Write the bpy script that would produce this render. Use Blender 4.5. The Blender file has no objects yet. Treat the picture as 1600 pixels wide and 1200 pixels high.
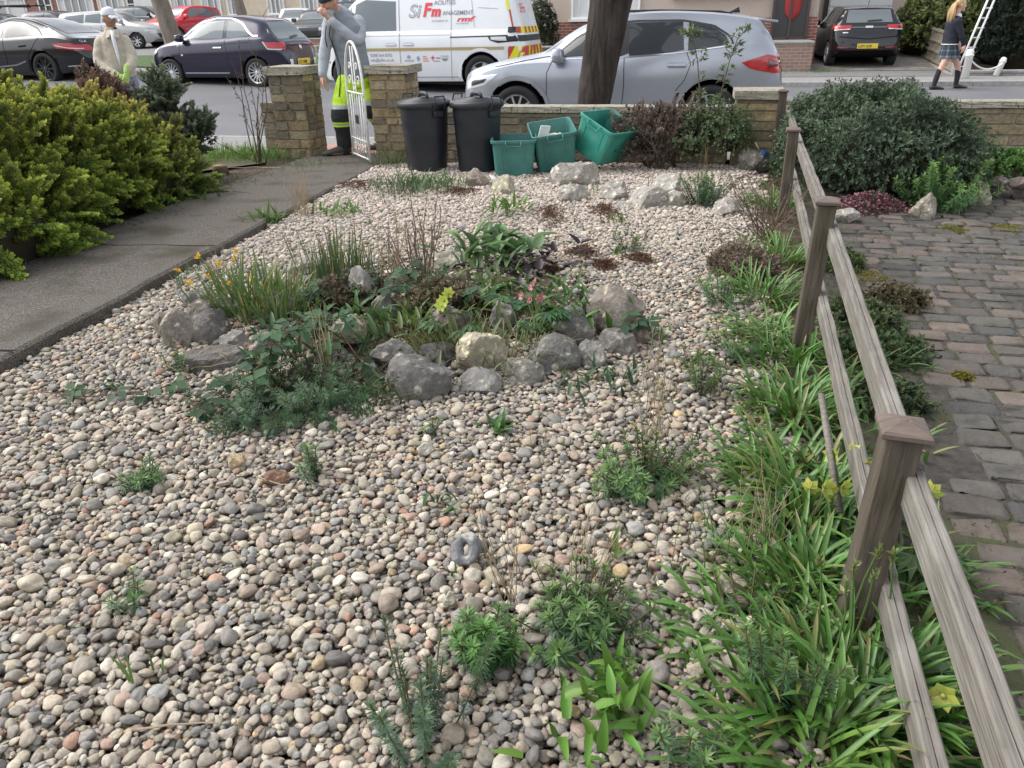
import bpy, bmesh, math, random
import numpy as np
from mathutils import Vector, Matrix, Euler, noise
from mathutils.bvhtree import BVHTree
C = bpy.context.scene.collection
SC = bpy.context.scene
R = math.radians
PI = math.pi
# ------------------------------------------------------------------ camera
CAM_H, PITCH, ROLL, FPX = 1.4, R(25.3), R(1.3), 1200.0
_f = np.array([0, math.cos(PITCH), -math.sin(PITCH)])
_r0 = np.array([1.0, 0, 0]); _u0 = np.array([0, math.sin(PITCH), math.cos(PITCH)])
_r = _r0*math.cos(ROLL) - _u0*math.sin(ROLL)
_u = _u0*math.cos(ROLL) + _r0*math.sin(ROLL)
cd = bpy.data.cameras.new('camera'); cam = bpy.data.objects.new('camera', cd); C.objects.link(cam)
cd.sensor_fit = 'HORIZONTAL'; cd.sensor_width = 36.0; cd.lens = 36.0*FPX/1600.0
cd.clip_start = 0.02; cd.clip_end = 900.0
cam.matrix_world = Matrix(((_r[0], _u[0], -_f[0], 0), (_r[1], _u[1], -_f[1], 0), (_r[2], _u[2], -_f[2], CAM_H), (0, 0, 0, 1)))
SC.camera = cam
# ------------------------------------------------------------------ light: bright overcast sky
SUN_EL, SUN_AZ = R(50), R(285)
w = bpy.data.worlds.new('World'); SC.world = w; w.use_nodes = True
nt = w.node_tree; nt.nodes.clear()
sky = nt.nodes.new('ShaderNodeTexSky'); sky.sky_type = 'NISHITA'; sky.sun_disc = False
sky.sun_elevation = SUN_EL; sky.sun_rotation = SUN_AZ; sky.air_density = 1.2; sky.dust_density = 2.0; sky.ozone_density = 1.0
hs = nt.nodes.new('ShaderNodeHueSaturation'); hs.inputs['Saturation'].default_value = 0.25
bg = nt.nodes.new('ShaderNodeBackground'); bg.inputs['Strength'].default_value = 0.15
wo = nt.nodes.new('ShaderNodeOutputWorld')
nt.links.new(sky.outputs[0], hs.inputs['Color']); nt.links.new(hs.outputs[0], bg.inputs['Color']); nt.links.new(bg.outputs[0], wo.inputs[0])
sd = bpy.data.lights.new('sun', 'SUN'); so = bpy.data.objects.new('sun', sd); C.objects.link(so)
sd.energy = 1.2; sd.angle = R(50); sd.color = (1.0, 0.96, 0.9)
_sdir = Vector((math.sin(SUN_AZ)*math.cos(SUN_EL), math.cos(SUN_AZ)*math.cos(SUN_EL), math.sin(SUN_EL)))
so.rotation_euler = _sdir.to_track_quat('Z', 'Y').to_euler()
SC.view_settings.view_transform = 'Standard'; SC.view_settings.look = 'None'
SC.view_settings.exposure = 1.15; SC.view_settings.gamma = 1.0
SC.cycles.max_bounces = 6; SC.cycles.diffuse_bounces = 3; SC.cycles.glossy_bounces = 3; SC.cycles.transmission_bounces = 4
SC.cycles.transparent_max_bounces = 6
# ------------------------------------------------------------------ layout helpers (photo pixel -> ground point)
def pray(x, y):
    d = _f + _r*(x-800)/FPX - _u*(y-600)/FPX
    return d/np.linalg.norm(d)
def at(x, y, z=0.0):
    d = pray(x, y); t = (z-CAM_H)/d[2]; return Vector((d[0]*t, d[1]*t, z))
def atY(x, y, Y):
    d = pray(x, y); t = Y/d[1]; return Vector((d[0]*t, Y, CAM_H+d[2]*t))
YAW = R(13)
SU = Vector((math.cos(YAW), -math.sin(YAW), 0)); SN = Vector((math.sin(YAW), math.cos(YAW), 0)); SO = Vector((0, 10.5, 0))
ROADW = 7.5
def S(a, b, z=0.0):
    p = SO + SU*a + SN*b; return Vector((p.x, p.y, z))
def toS(p):
    d = Vector((p[0], p[1], 0)) - SO; return d.dot(SU), d.dot(SN)
def zgr(b):
    if b < 0: return 0.0
    if b <= ROADW: return -0.12 + 0.17*b/7.5
    if b < 11: return 0.13
    return 0.13 + (min(b, 27)-11)*0.06
def zg(a, b):
    f = max(0, min(1, b/7.0))*max(0, min(1, (20-b)/11.0)); return zgr(b)+.03*min(14, max(0, -a))*f
def fence_x(y): return 0.853 + 0.284*(y-1.47)
def path_x(y): return -2.297 + 0.168*(y-3.151)
# ------------------------------------------------------------------ tagging
def tag(o, label, cat, group=None):
    o['label'] = label; o['category'] = cat; o['kind'] = 'thing'
    if group: o['group'] = group
    return o
def thing(name, label, cat, loc=(0, 0, 0), rz=0.0, group=None):
    o = bpy.data.objects.new(name, None); C.objects.link(o); o.empty_display_size = 0.1
    o.location = loc; o.rotation_euler = (0, 0, rz)
    return tag(o, label, cat, group)
def struct(o, kind='structure'):
    o['kind'] = kind; return o
def copy_tree(o, parent=None):
    c = o.copy(); C.objects.link(c)
    if parent: c.parent = parent
    for ch in list(o.children): copy_tree(ch, c)
    return c
# ------------------------------------------------------------------ materials
MATS = {}
def mat(name, col=(.5, .5, .5), rough=.6, metal=0.0, var=0.0, scale=6.0, bump=0.0, bscale=60.0, attr=False, spec=.5,
        coat=0.0, trans=0.0, col2=None, detail=4.0, stretch=None, glow=0.0, rvar=0.0, stain=None):
    if name in MATS: return MATS[name]
    m = bpy.data.materials.new(name); m.use_nodes = True; MATS[name] = m
    t = m.node_tree; L = t.links.new; b = t.nodes['Principled BSDF']
    b.inputs['Roughness'].default_value = rough; b.inputs['Metallic'].default_value = metal
    b.inputs['Specular IOR Level'].default_value = spec
    b.inputs['Coat Weight'].default_value = coat; b.inputs['Coat Roughness'].default_value = .05
    tc = t.nodes.new('ShaderNodeTexCoord'); src = tc.outputs['Object']
    if stretch:
        mp = t.nodes.new('ShaderNodeMapping'); mp.inputs['Scale'].default_value = stretch; L(src, mp.inputs[0]); src = mp.outputs[0]
    out = None
    if var or col2:
        n = t.nodes.new('ShaderNodeTexNoise'); n.inputs['Scale'].default_value = scale; n.inputs['Detail'].default_value = detail
        n.inputs['Roughness'].default_value = .65; L(src, n.inputs['Vector'])
        r = t.nodes.new('ShaderNodeValToRGB'); e = r.color_ramp.elements; e[0].position = .32; e[1].position = .68
        a = col2 if col2 else tuple(min(1, c*(1+var)) for c in col)
        lo = col if col2 else tuple(c*(1-var) for c in col)
        e[0].color = (*lo, 1); e[1].color = (*a, 1); L(n.outputs['Fac'], r.inputs[0]); out = r.outputs[0]
    else:
        q = t.nodes.new('ShaderNodeRGB'); q.outputs[0].default_value = (*col, 1); out = q.outputs[0]
    if stain:
        sc, scol, lo, hi = stain
        n = t.nodes.new('ShaderNodeTexNoise'); n.inputs['Scale'].default_value = sc; n.inputs['Detail'].default_value = 5; L(tc.outputs['Object'], n.inputs['Vector'])
        mr = t.nodes.new('ShaderNodeMapRange'); mr.inputs[1].default_value = lo; mr.inputs[2].default_value = hi; L(n.outputs['Fac'], mr.inputs[0])
        mx = t.nodes.new('ShaderNodeMix'); mx.data_type = 'RGBA'; L(mr.outputs[0], mx.inputs[0]); L(out, mx.inputs[6]); mx.inputs[7].default_value = (*scol, 1); out = mx.outputs[2]
    if attr:
        at_ = t.nodes.new('ShaderNodeAttribute'); at_.attribute_name = 'Col'
        if var or col2 or stain:
            mx = t.nodes.new('ShaderNodeMix'); mx.data_type = 'RGBA'; mx.blend_type = 'MULTIPLY'; mx.inputs[0].default_value = 1
            L(at_.outputs['Color'], mx.inputs[6]); L(out, mx.inputs[7]); out = mx.outputs[2]
        else: out = at_.outputs['Color']
    L(out, b.inputs['Base Color'])
    if rvar:
        n = t.nodes.new('ShaderNodeTexNoise'); n.inputs['Scale'].default_value = scale*2; L(src, n.inputs['Vector'])
        mr = t.nodes.new('ShaderNodeMapRange'); mr.inputs[3].default_value = rough-rvar; mr.inputs[4].default_value = rough+rvar; L(n.outputs['Fac'], mr.inputs[0]); L(mr.outputs[0], b.inputs['Roughness'])
    if bump:
        n = t.nodes.new('ShaderNodeTexNoise'); n.inputs['Scale'].default_value = bscale; n.inputs['Detail'].default_value = 5; L(src, n.inputs['Vector'])
        bp = t.nodes.new('ShaderNodeBump'); bp.inputs['Strength'].default_value = 1.0; bp.inputs['Distance'].default_value = bump; L(n.outputs['Fac'], bp.inputs['Height']); L(bp.outputs[0], b.inputs['Normal'])
    if trans:
        tr = t.nodes.new('ShaderNodeBsdfTranslucent'); L(out, tr.inputs[0])
        ms = t.nodes.new('ShaderNodeMixShader'); ms.inputs[0].default_value = trans
        L(b.outputs[0], ms.inputs[1]); L(tr.outputs[0], ms.inputs[2]); L(ms.outputs[0], t.nodes['Material Output'].inputs[0])
    return m
def leafmat(name, rough=.45, trans=.3, spec=.4): return mat(name, attr=True, rough=rough, trans=trans, spec=spec)
# ------------------------------------------------------------------ mesh building
def rotz(a): c, s = math.cos(a), math.sin(a); return np.array([[c, -s, 0], [s, c, 0], [0, 0, 1.0]])
class MB:
    def __init__(s): s.v = []; s.q = []; s.t = []; s.c = []; s.qm = []; s.tm = []; s.n = 0; s.ng = []
    def add(s, v, quads=None, tris=None, col=(1, 1, 1), m=0):
        v = np.asarray(v, float).reshape(-1, 3); o = s.n; s.v.append(v); s.n += len(v)
        c = np.asarray(col, float)
        s.c.append(np.tile(c, (len(v), 1)) if c.ndim == 1 else c)
        if quads is not None and len(quads):
            q = np.asarray(quads, int)+o; s.q.append(q); s.qm.append(np.full(len(q), m))
        if tris is not None and len(tris):
            t = np.asarray(tris, int)+o; s.t.append(t); s.tm.append(np.full(len(t), m))
        return s
    def ngon(s, pts, m=0, col=(1, 1, 1)):
        o = s.n; s.add(pts, col=col); s.ng.append((list(range(o, s.n)), m)); return s
    def bm(s, bm, M=None, col=(1, 1, 1), m=0):
        bm.verts.index_update(); bmesh.ops.triangulate(bm, faces=[f for f in bm.faces if len(f.verts) > 4])
        v = np.array([x.co[:] for x in bm.verts])
        if M is not None:
            A = np.array(M); v = v@A[:3, :3].T + A[:3, 3]
        s.add(v, [[x.index for x in f.verts] for f in bm.faces if len(f.verts) == 4], [[x.index for x in f.verts] for f in bm.faces if len(f.verts) == 3], col, m)
        bm.free(); return s
    def box(s, c, size, rz=0.0, bev=0.0, M=None, m=0, col=(1, 1, 1), seg=1):
        bm = bmesh.new(); bmesh.ops.create_cube(bm, size=1.0)
        bmesh.ops.scale(bm, vec=size, verts=bm.verts)
        if bev: bmesh.ops.bevel(bm, geom=bm.edges[:], offset=bev, segments=seg, affect='EDGES', profile=.5)
        T = Matrix.Translation(c) @ (M if M is not None else Matrix.Rotation(rz, 4, 'Z'))
        return s.bm(bm, T, col, m)
    def loft(s, rings, caps=(True, True), closed=True, m=0, col=(1, 1, 1)):
        k = len(rings[0]); v = np.concatenate([np.asarray(r, float) for r in rings]); q = []
        for i in range(len(rings)-1):
            for j in range(k if closed else k-1):
                j2 = (j+1) % k; q.append((i*k+j, i*k+j2, (i+1)*k+j2, (i+1)*k+j))
        o = s.n; s.add(v, q, col=col, m=m)
        if caps[0]: s.ng.append(([o+j for j in range(k)][::-1], m))
        if caps[1]: s.ng.append(([o+(len(rings)-1)*k+j for j in range(k)], m))
        return s
    def tube(s, pts, r, n=6, m=0, col=(1, 1, 1), flat=1.0, caps=True):
        P = [Vector(p) for p in pts]; k = len(P); r = [r]*k if np.isscalar(r) else list(r)
        rings = []; prev = None
        for i in range(k):
            d = (P[min(i+1, k-1)]-P[max(i-1, 0)])
            d = d.normalized() if d.length > 1e-9 else Vector((0, 0, 1))
            if prev is None:
                a = Vector((0, 0, 1)) if abs(d.z) < .9 else Vector((1, 0, 0)); x = d.cross(a).normalized()
            else:
                x = prev - d*prev.dot(d); x = x.normalized() if x.length > 1e-6 else d.orthogonal().normalized()
            prev = x; y = d.cross(x)
            rings.append([P[i]+(x*math.cos(t)*r[i]+y*math.sin(t)*r[i]*flat) for t in [2*PI*j/n for j in range(n)]])
        return s.loft(rings, (caps, caps), True, m, col)
    def lathe(s, prof, n=32, c=(0, 0, 0), M=None, m=0, col=(1, 1, 1), caps=True):
        rings = []
        for r_, z in prof:
            ring = np.array([[r_*math.cos(2*PI*j/n), r_*math.sin(2*PI*j/n), z] for j in range(n)])
            if M is not None: A = np.array(M); ring = ring@A[:3, :3].T
            rings.append(ring+np.array(c))
        return s.loft(rings, (caps and prof[0][0] > 1e-4, caps and prof[-1][0] > 1e-4), True, m, col)
    def prism(s, poly, y0, y1, M=None, m=0, col=(1, 1, 1)):
        """poly in (x,z), extruded along y"""
        a = np.array([(x, y0, z) for x, z in poly], float); b = np.array([(x, y1, z) for x, z in poly], float)
        if M is not None: A = np.array(M); a = a@A[:3, :3].T+A[:3, 3]; b = b@A[:3, :3].T+A[:3, 3]
        return s.loft([a, b], m=m, col=col)
    def ball(s, c, r, sub=2, m=0, col=(1, 1, 1)):
        bm = bmesh.new(); bmesh.ops.create_icosphere(bm, subdivisions=sub, radius=1)
        rr = (r, r, r) if np.isscalar(r) else r
        return s.bm(bm, Matrix.Translation(c) @ Matrix.Diagonal((*rr, 1)), col, m)
    def mesh(s, name, mats, smooth=True):
        me = bpy.data.meshes.new(name); V = np.concatenate(s.v) if s.v else np.zeros((0, 3))
        me.vertices.add(len(V)); me.vertices.foreach_set('co', V.ravel().astype(np.float32))
        Q = np.concatenate(s.q) if s.q else np.zeros((0, 4), int); T = np.concatenate(s.t) if s.t else np.zeros((0, 3), int)
        QM = np.concatenate(s.qm) if s.qm else np.zeros(0, int); TM = np.concatenate(s.tm) if s.tm else np.zeros(0, int)
        ngv = [i for f, _ in s.ng for i in f]; ngl = [len(f) for f, _ in s.ng]
        idx = np.concatenate([Q.ravel(), T.ravel(), np.array(ngv, int)]).astype(np.int32)
        tot = np.concatenate([np.full(len(Q), 4), np.full(len(T), 3), np.array(ngl, int)]).astype(np.int32)
        st = np.concatenate([[0], np.cumsum(tot)[:-1]]).astype(np.int32) if len(tot) else tot
        me.loops.add(len(idx)); me.loops.foreach_set('vertex_index', idx)
        me.polygons.add(len(tot)); me.polygons.foreach_set('loop_start', st); me.polygons.foreach_set('loop_total', tot)
        me.polygons.foreach_set('material_index', np.concatenate([QM, TM, np.array([m for _, m in s.ng], int)]).astype(np.int32))
        me.polygons.foreach_set('use_smooth', np.full(len(tot), bool(smooth)))
        cl = np.concatenate(s.c) if s.c else np.zeros((0, 3))
        ca = me.color_attributes.new('Col', 'FLOAT_COLOR', 'POINT')
        ca.data.foreach_set('color', np.concatenate([cl, np.ones((len(cl), 1))], 1).ravel().astype(np.float32))
        me.update(calc_edges=True); me.validate()
        for x in (mats if isinstance(mats, (list, tuple)) else [mats]): me.materials.append(x)
        return me
    def build(s, name, mats, parent=None, smooth=True, angle=None):
        me = s.mesh(name, mats, smooth); o = bpy.data.objects.new(name, me); C.objects.link(o)
        if angle: me.set_sharp_from_angle(angle=R(angle))
        if parent: o.parent = parent
        return o
def sheet(name, pts, m, nx=1, parent=None):
    return MB().ngon(pts).build(name, m, parent, smooth=False)
def grid_mesh(xs, ys, zf, pf=None):
    b = MB(); X, Y = np.meshgrid(xs, ys); Z = np.vectorize(zf)(X, Y)
    v = np.stack([X, Y, Z], -1).reshape(-1, 3); nx = len(xs); q = []
    for j in range(len(ys)-1):
        for i in range(nx-1): q.append((j*nx+i, j*nx+i+1, (j+1)*nx+i+1, (j+1)*nx+i))
    if pf is not None: v = np.array([pf(*p) for p in v])
    return b.add(v, q)
rng = np.random.default_rng(11)
random.seed(5)
# ------------------------------------------------------------------ setting
M_soil = mat('soil', (.075, .055, .04), .95, var=.5, scale=9, bump=.02, bscale=30, spec=.2)
M_asph = mat('asphalt', (.135, .135, .145), .9, var=.22, scale=60, bump=.004, bscale=220, spec=.3, stain=(.5, (.18, .18, .185), .45, .75))
M_pave = mat('footway', (.23, .22, .215), .9, var=.2, scale=25, bump=.003, bscale=150)
M_kerb = mat('kerbstone', (.30, .29, .28), .9, var=.2, scale=12, bump=.004, bscale=60)
M_conc = mat('path_concrete', (.115, .102, .088), .95, var=.75, scale=120, bump=.009, bscale=130, detail=3, spec=.25, stain=(2.6, (.055, .05, .034), .5, .72))
M_grass = mat('turf', (.055, .105, .025), .9, var=.6, scale=14, bump=.03, bscale=60)
# the base ground: one sheet to the horizon with the garden level at zero
def base_z(a, b):
    return -0.35 if b < ROADW+0.2 else zgr(b)-0.06
xs = np.concatenate([[-400, -150, -80], np.linspace(-50, 50, 21), [80, 150, 400]]); ys = np.concatenate([[-120, -40], [-3, 0, 3, 7.4, 7.6, 9.5, 12, 16, 20, 30, 45, 60, 90, 150, 420]])
struct(grid_mesh(xs, ys, lambda a, b: base_z(a, b), lambda a, b, z: tuple(S(a, b, z))).build('ground', M_soil))
def garden_z(x, y):
    # gentle mound of the rockery
    d = math.hypot((x+.45)/1.15, (y-3.95)/1.0)
    return -.03 + (0.13*max(0, 1-d**2) if d < 1 else 0)
gx = np.linspace(-9, 9, 91); gy = np.linspace(-2, 10, 81)
def gpf(x, y, z):
    lim = 9.15 - .231*x
    y2 = -2+(y+2)*(lim+2)/12.0
    return (x, y2, garden_z(x, y2))
struct(grid_mesh(gx, gy, lambda x, y: 0, gpf).build('garden_soil', M_soil))
# road with its camber, near and far kerbs, footways
struct(grid_mesh(np.linspace(-120, 120, 41), [0.0, 1.5, 3.6, 5.5, ROADW], lambda a, b: zg(a, b), lambda a, b, z: tuple(S(a, b, z))).build('road', M_asph))
def kerb(name, b0, b1, z0, z1):
    m = MB(); a = -60.0
    while a < 40:
        zz = zg(a+.455, b0)-zgr(b0); m.box(S(a+.455, (b0+b1)/2, (z0+z1)/2+zz), (.905, b1-b0, z1-z0), -YAW, .012); a += .915
    return struct(m.build(name, M_kerb, smooth=False))
kerb('near_kerb', -.13, 0.0, -.3, .012)
kerb('far_kerb', ROADW, ROADW+.13, -.2, .15)
p = [S(-60, -1.45, .004), S(40, -1.45, .004), S(40, -.13, .004), S(-60, -.13, .004)]
struct(sheet('near_pavement', p, M_pave))
M_pink = mat('pink_slab', (.36, .2, .165), .9, var=.2, scale=14, bump=.003, bscale=120)
struct(MB().box(tuple((at(535, 238, .012)+Vector((.05, .25, 0)))), (1.15, .75, .02), -YAW).build('pink_paving', M_pink, smooth=False))
struct(grid_mesh(np.linspace(-60, 40, 21), [ROADW+.13, 8.0, 9.1], lambda a, b: zg(a, b)+.005, lambda a, b, z: tuple(S(a, b, z))).build('far_pavement', M_pave))
# right-hand side of the far street: wider asphalt footway and drive
M_far = mat('worn_footway', (.17, .165, .165), .9, var=.22, scale=8, bump=.004, bscale=120)
struct(grid_mesh(np.linspace(1.0, 40, 9), [9.1, 10.4, 11.0], lambda a, b: zg(a, b)+.012, lambda a, b, z: tuple(S(a, b, z))).build('far_footway', M_far))
M_drive2 = mat('old_drive', (.2, .18, .16), .95, var=.3, scale=3, bump=.008, bscale=60, stain=(1.5, (.09, .1, .05), .55, .7))
struct(grid_mesh(np.linspace(4.3, 8.4, 5), [11.0, 11.4, 13, 15, 17, 20], lambda a, b: zg(a, b)+.02, lambda a, b, z: tuple(S(a, b, z))).build('far_drive', M_drive2))
struct(grid_mesh(np.linspace(-60, -.8, 31), [9.1, 10, 11, 13, 15.2], lambda a, b: zg(a, b)+.02, lambda a, b, z: tuple(S(a, b, z))).build('grass_verge', M_grass))
struct(grid_mesh(np.linspace(-60, -.8, 21), [15.2, 18, 21, 24.5], lambda a, b: zg(a, b)+.015, lambda a, b, z: tuple(S(a, b, z))).build('service_road', M_far))
# concrete garden path with its worn edge
def pathz(y): return .075 - .06*min(1, max(0, (y-5)/4.2))
pm = MB(); ring = []
for k, y in enumerate(np.linspace(-.5, 9.45, 40)):
    j = .012*math.sin(y*5.1)+.008*math.sin(y*13.7+1)
    wl = 1.16 if y < 6 else 1.16-.02*(y-6)
    xr = path_x(y)+j + (.06*(y-8.3) if y > 8.3 else 0); xl = path_x(y)-wl; z = pathz(y)
    ring.append([(xl, y, z-.3), (xl, y, z-.012), (xl+.02, y, z), (xl+.4, y, z+.004), (xr-.4, y, z+.004), (xr-.02, y, z), (xr, y, z-.015), (xr+.008, y, z-.3)])
pm.loft(ring)
struct(pm.build('path', M_conc, smooth=False))
ck = MB(); c0 = at(375, 300, pathz(7.2)+.006); c1 = at(455, 318, pathz(7)+.006)
pts = [c0.lerp(c1, t)+Vector((0, .03*math.sin(t*9), 0)) for t in np.linspace(-.15, 1.1, 14)]
ck.tube(pts, .006, 4, flat=.3)
struct(ck.build('path_crack', mat('crack', (.02, .02, .018), 1)))
jt = MB()
for y in (3.4, 5.2):
    a = Vector((path_x(y)-1.14, y, pathz(y)+.006)); b_ = Vector((path_x(y)-.02, y-.12, pathz(y)+.006)); jt.tube([a.lerp(b_, t)+Vector((0, .008*math.sin(t*14+y), 0)) for t in np.linspace(0, 1, 12)], .006, 4, flat=.3)
struct(jt.build('path_joint', MATS['crack']))
# old batten lying along the path edge
bt = MB(); e = [at(20, 570, .012), at(110, 515, .012), at(215, 478, .014), at(275, 445, .012)]
bt.tube(e, [.014]*4, 4, flat=.5)
tag(bt.build('edging_batten', mat('batten', (.13, .1, .075), .9, var=.3, scale=20, stretch=(1, 8, 1))), 'thin weathered wooden batten lying in the pebbles beside the concrete path edge', 'batten')
# pathside strip of turf/weeds at the street end
struct(MB().ngon([(-5.2, 8.2, .0), (-3.55, 8.35, .0), (-2.75, 9.0, .0), (-2.9, 9.55, .002), (-5.2, 10.0, .002)]).build('weedy_bed', mat('weedy_soil', (.07, .08, .035), .95, col2=(.09, .07, .05), scale=7, bump=.02, bscale=40)))
# ------------------------------------------------------------------ stone-sett driveway
M_set = mat('setts', attr=True, rough=.82, var=.25, col=(.95, .95, .95), scale=14, bump=.009, bscale=45, spec=.3, detail=8, stain=(9, (.5, .48, .42), .58, .75))
M_joint = mat('joint_soil', (.05, .043, .036), .95, var=.5, scale=20, bump=.01, bscale=60, stain=(3, (.06, .07, .02), .5, .7))
FD = Vector((.2732, .962, 0)); FP = Vector((.962, -.2732, 0)); FO = Vector((.853, 1.47, 0))
def F_(u, v, z=0): q = FO+FD*u+FP*v; return Vector((q.x, q.y, z))
struct(MB().ngon([F_(-3, .12, .008), F_(-3, 5, .008), F_(6.2, 5, .008), F_(6.9, .12, .008)]).build('driveway_bed', M_joint))
sm = MB(); u = -1.6
bm0 = bmesh.new(); bmesh.ops.create_cube(bm0, size=1); bmesh.ops.bevel(bm0, geom=bm0.edges[:], offset=.15, segments=3, affect='EDGES', profile=.5)
bm0.verts.index_update(); sv = np.array([x.co[:] for x in bm0.verts]); sq = [[x.index for x in f.verts] for f in bm0.faces if len(f.verts) == 4]; stt = [[x.index for x in f.verts] for f in bm0.faces if len(f.verts) == 3]
setpal = np.array([(.092, .086, .078), (.11, .10, .088), (.078, .075, .071), (.122, .106, .092), (.13, .108, .092), (.10, .095, .083)])
while u < 6.1:
    rw = .112+.022*rng.random(); v = .27+.10*rng.random() + (.10*math.sin(u*1.3)+.08 if u > .8 else 0)
    while v < 3.6:
        ln = .135+.09*rng.random()
        c = F_(u+rw/2, v+ln/2+.0)
        bend = 0
        A = np.array(Euler((rng.normal(0, .032), rng.normal(0, .032), math.atan2(FP.y, FP.x)+rng.normal(0, .03)+bend)).to_matrix())
        vv = sv*np.array([ln-.014, rw-.013, .06])
        taper = 1+.08*rng.normal()*vv[:, 0:1]/ln
        vv = vv*np.concatenate([np.ones((len(vv), 1)), taper, np.ones((len(vv), 1))], 1)
        vv = vv+rng.normal(0, .0034, vv.shape)
        col = setpal[rng.integers(len(setpal))]*(.8+.4*rng.random())
        if v < .7 and rng.random() < .3: col = np.array((.15, .12, .10))*(.8+.4*rng.random())
        sm.add(vv@A.T+np.array([c.x, c.y, -.013+rng.normal(0, .003)]), sq, stt, col)
        v += ln
    u += rw
struct(sm.build('driveway', M_set))
# ------------------------------------------------------------------ pebbles: one loose mass settled over the garden
def pebble_shapes(n):
    col = bpy.data.collections.new('pebble_shapes'); out = []
    pm_ = bpy.data.materials.new('pebble'); pm_.use_nodes = True; t = pm_.node_tree; b = t.nodes['Principled BSDF']; L = t.links.new
    a = t.nodes.new('ShaderNodeAttribute'); a.attribute_type = 'INSTANCER'; a.attribute_name = 'Col'
    tc = t.nodes.new('ShaderNodeTexCoord'); oi = t.nodes.new('ShaderNodeObjectInfo')
    ad = t.nodes.new('ShaderNodeVectorMath'); ad.operation = 'ADD'; L(tc.outputs['Object'], ad.inputs[0])
    ml = t.nodes.new('ShaderNodeMath'); ml.operation = 'MULTIPLY'; ml.inputs[1].default_value = 40; L(oi.outputs['Random'], ml.inputs[0]); L(ml.outputs[0], ad.inputs[1])
    n1 = t.nodes.new('ShaderNodeTexNoise'); n1.inputs['Scale'].default_value = 2.2; n1.inputs['Detail'].default_value = 8; n1.inputs['Roughness'].default_value = .75; L(ad.outputs[0], n1.inputs['Vector'])
    mr = t.nodes.new('ShaderNodeMapRange'); mr.inputs[1].default_value = .3; mr.inputs[2].default_value = .7; mr.inputs[3].default_value = .68; mr.inputs[4].default_value = 1.25; L(n1.outputs['Fac'], mr.inputs[0])
    mx = t.nodes.new('ShaderNodeMix'); mx.data_type = 'RGBA'; mx.blend_type = 'MULTIPLY'; mx.inputs[0].default_value = 1; L(a.outputs['Color'], mx.inputs[6]); L(mr.outputs[0], mx.inputs[7]); L(mx.outputs[2], b.inputs['Base Color'])
    b.inputs['Roughness'].default_value = .62; b.inputs['Specular IOR Level'].default_value = .35
    n2 = t.nodes.new('ShaderNodeTexNoise'); n2.inputs['Scale'].default_value = 9; n2.inputs['Detail'].default_value = 4; L(ad.outputs[0], n2.inputs['Vector'])
    bp = t.nodes.new('ShaderNodeBump'); bp.inputs['Distance'].default_value = .002; bp.inputs['Strength'].default_value = .6; L(n2.outputs['Fac'], bp.inputs['Height']); L(bp.outputs[0], b.inputs['Normal'])
    for k in range(n):
        bm = bmesh.new(); bmesh.ops.create_icosphere(bm, subdivisions=4 if k < 8 else 3, radius=1)
        off = Vector((k*7.3, k*3.1, 0)); e = .7+.3*random.random()
        for v in bm.verts:
            d = v.co.normalized(); p = Vector((abs(d.x)**e*math.copysign(1, d.x), abs(d.y)**e*math.copysign(1, d.y), d.z))
            rad = 1+.32*noise.noise(d*.9+off)+.06*noise.noise(d*2.0+off)+.012*noise.noise(d*5+off)
            v.co = (d*.6+p.normalized()*.4)*rad
        for f in bm.faces: f.smooth = True
        me = bpy.data.meshes.new('pebble'); bm.to_mesh(me); bm.free(); me.materials.append(pm_)
        o = bpy.data.objects.new('pebble_shape_%02d' % k, me); col.objects.link(o)
    return col
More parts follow.
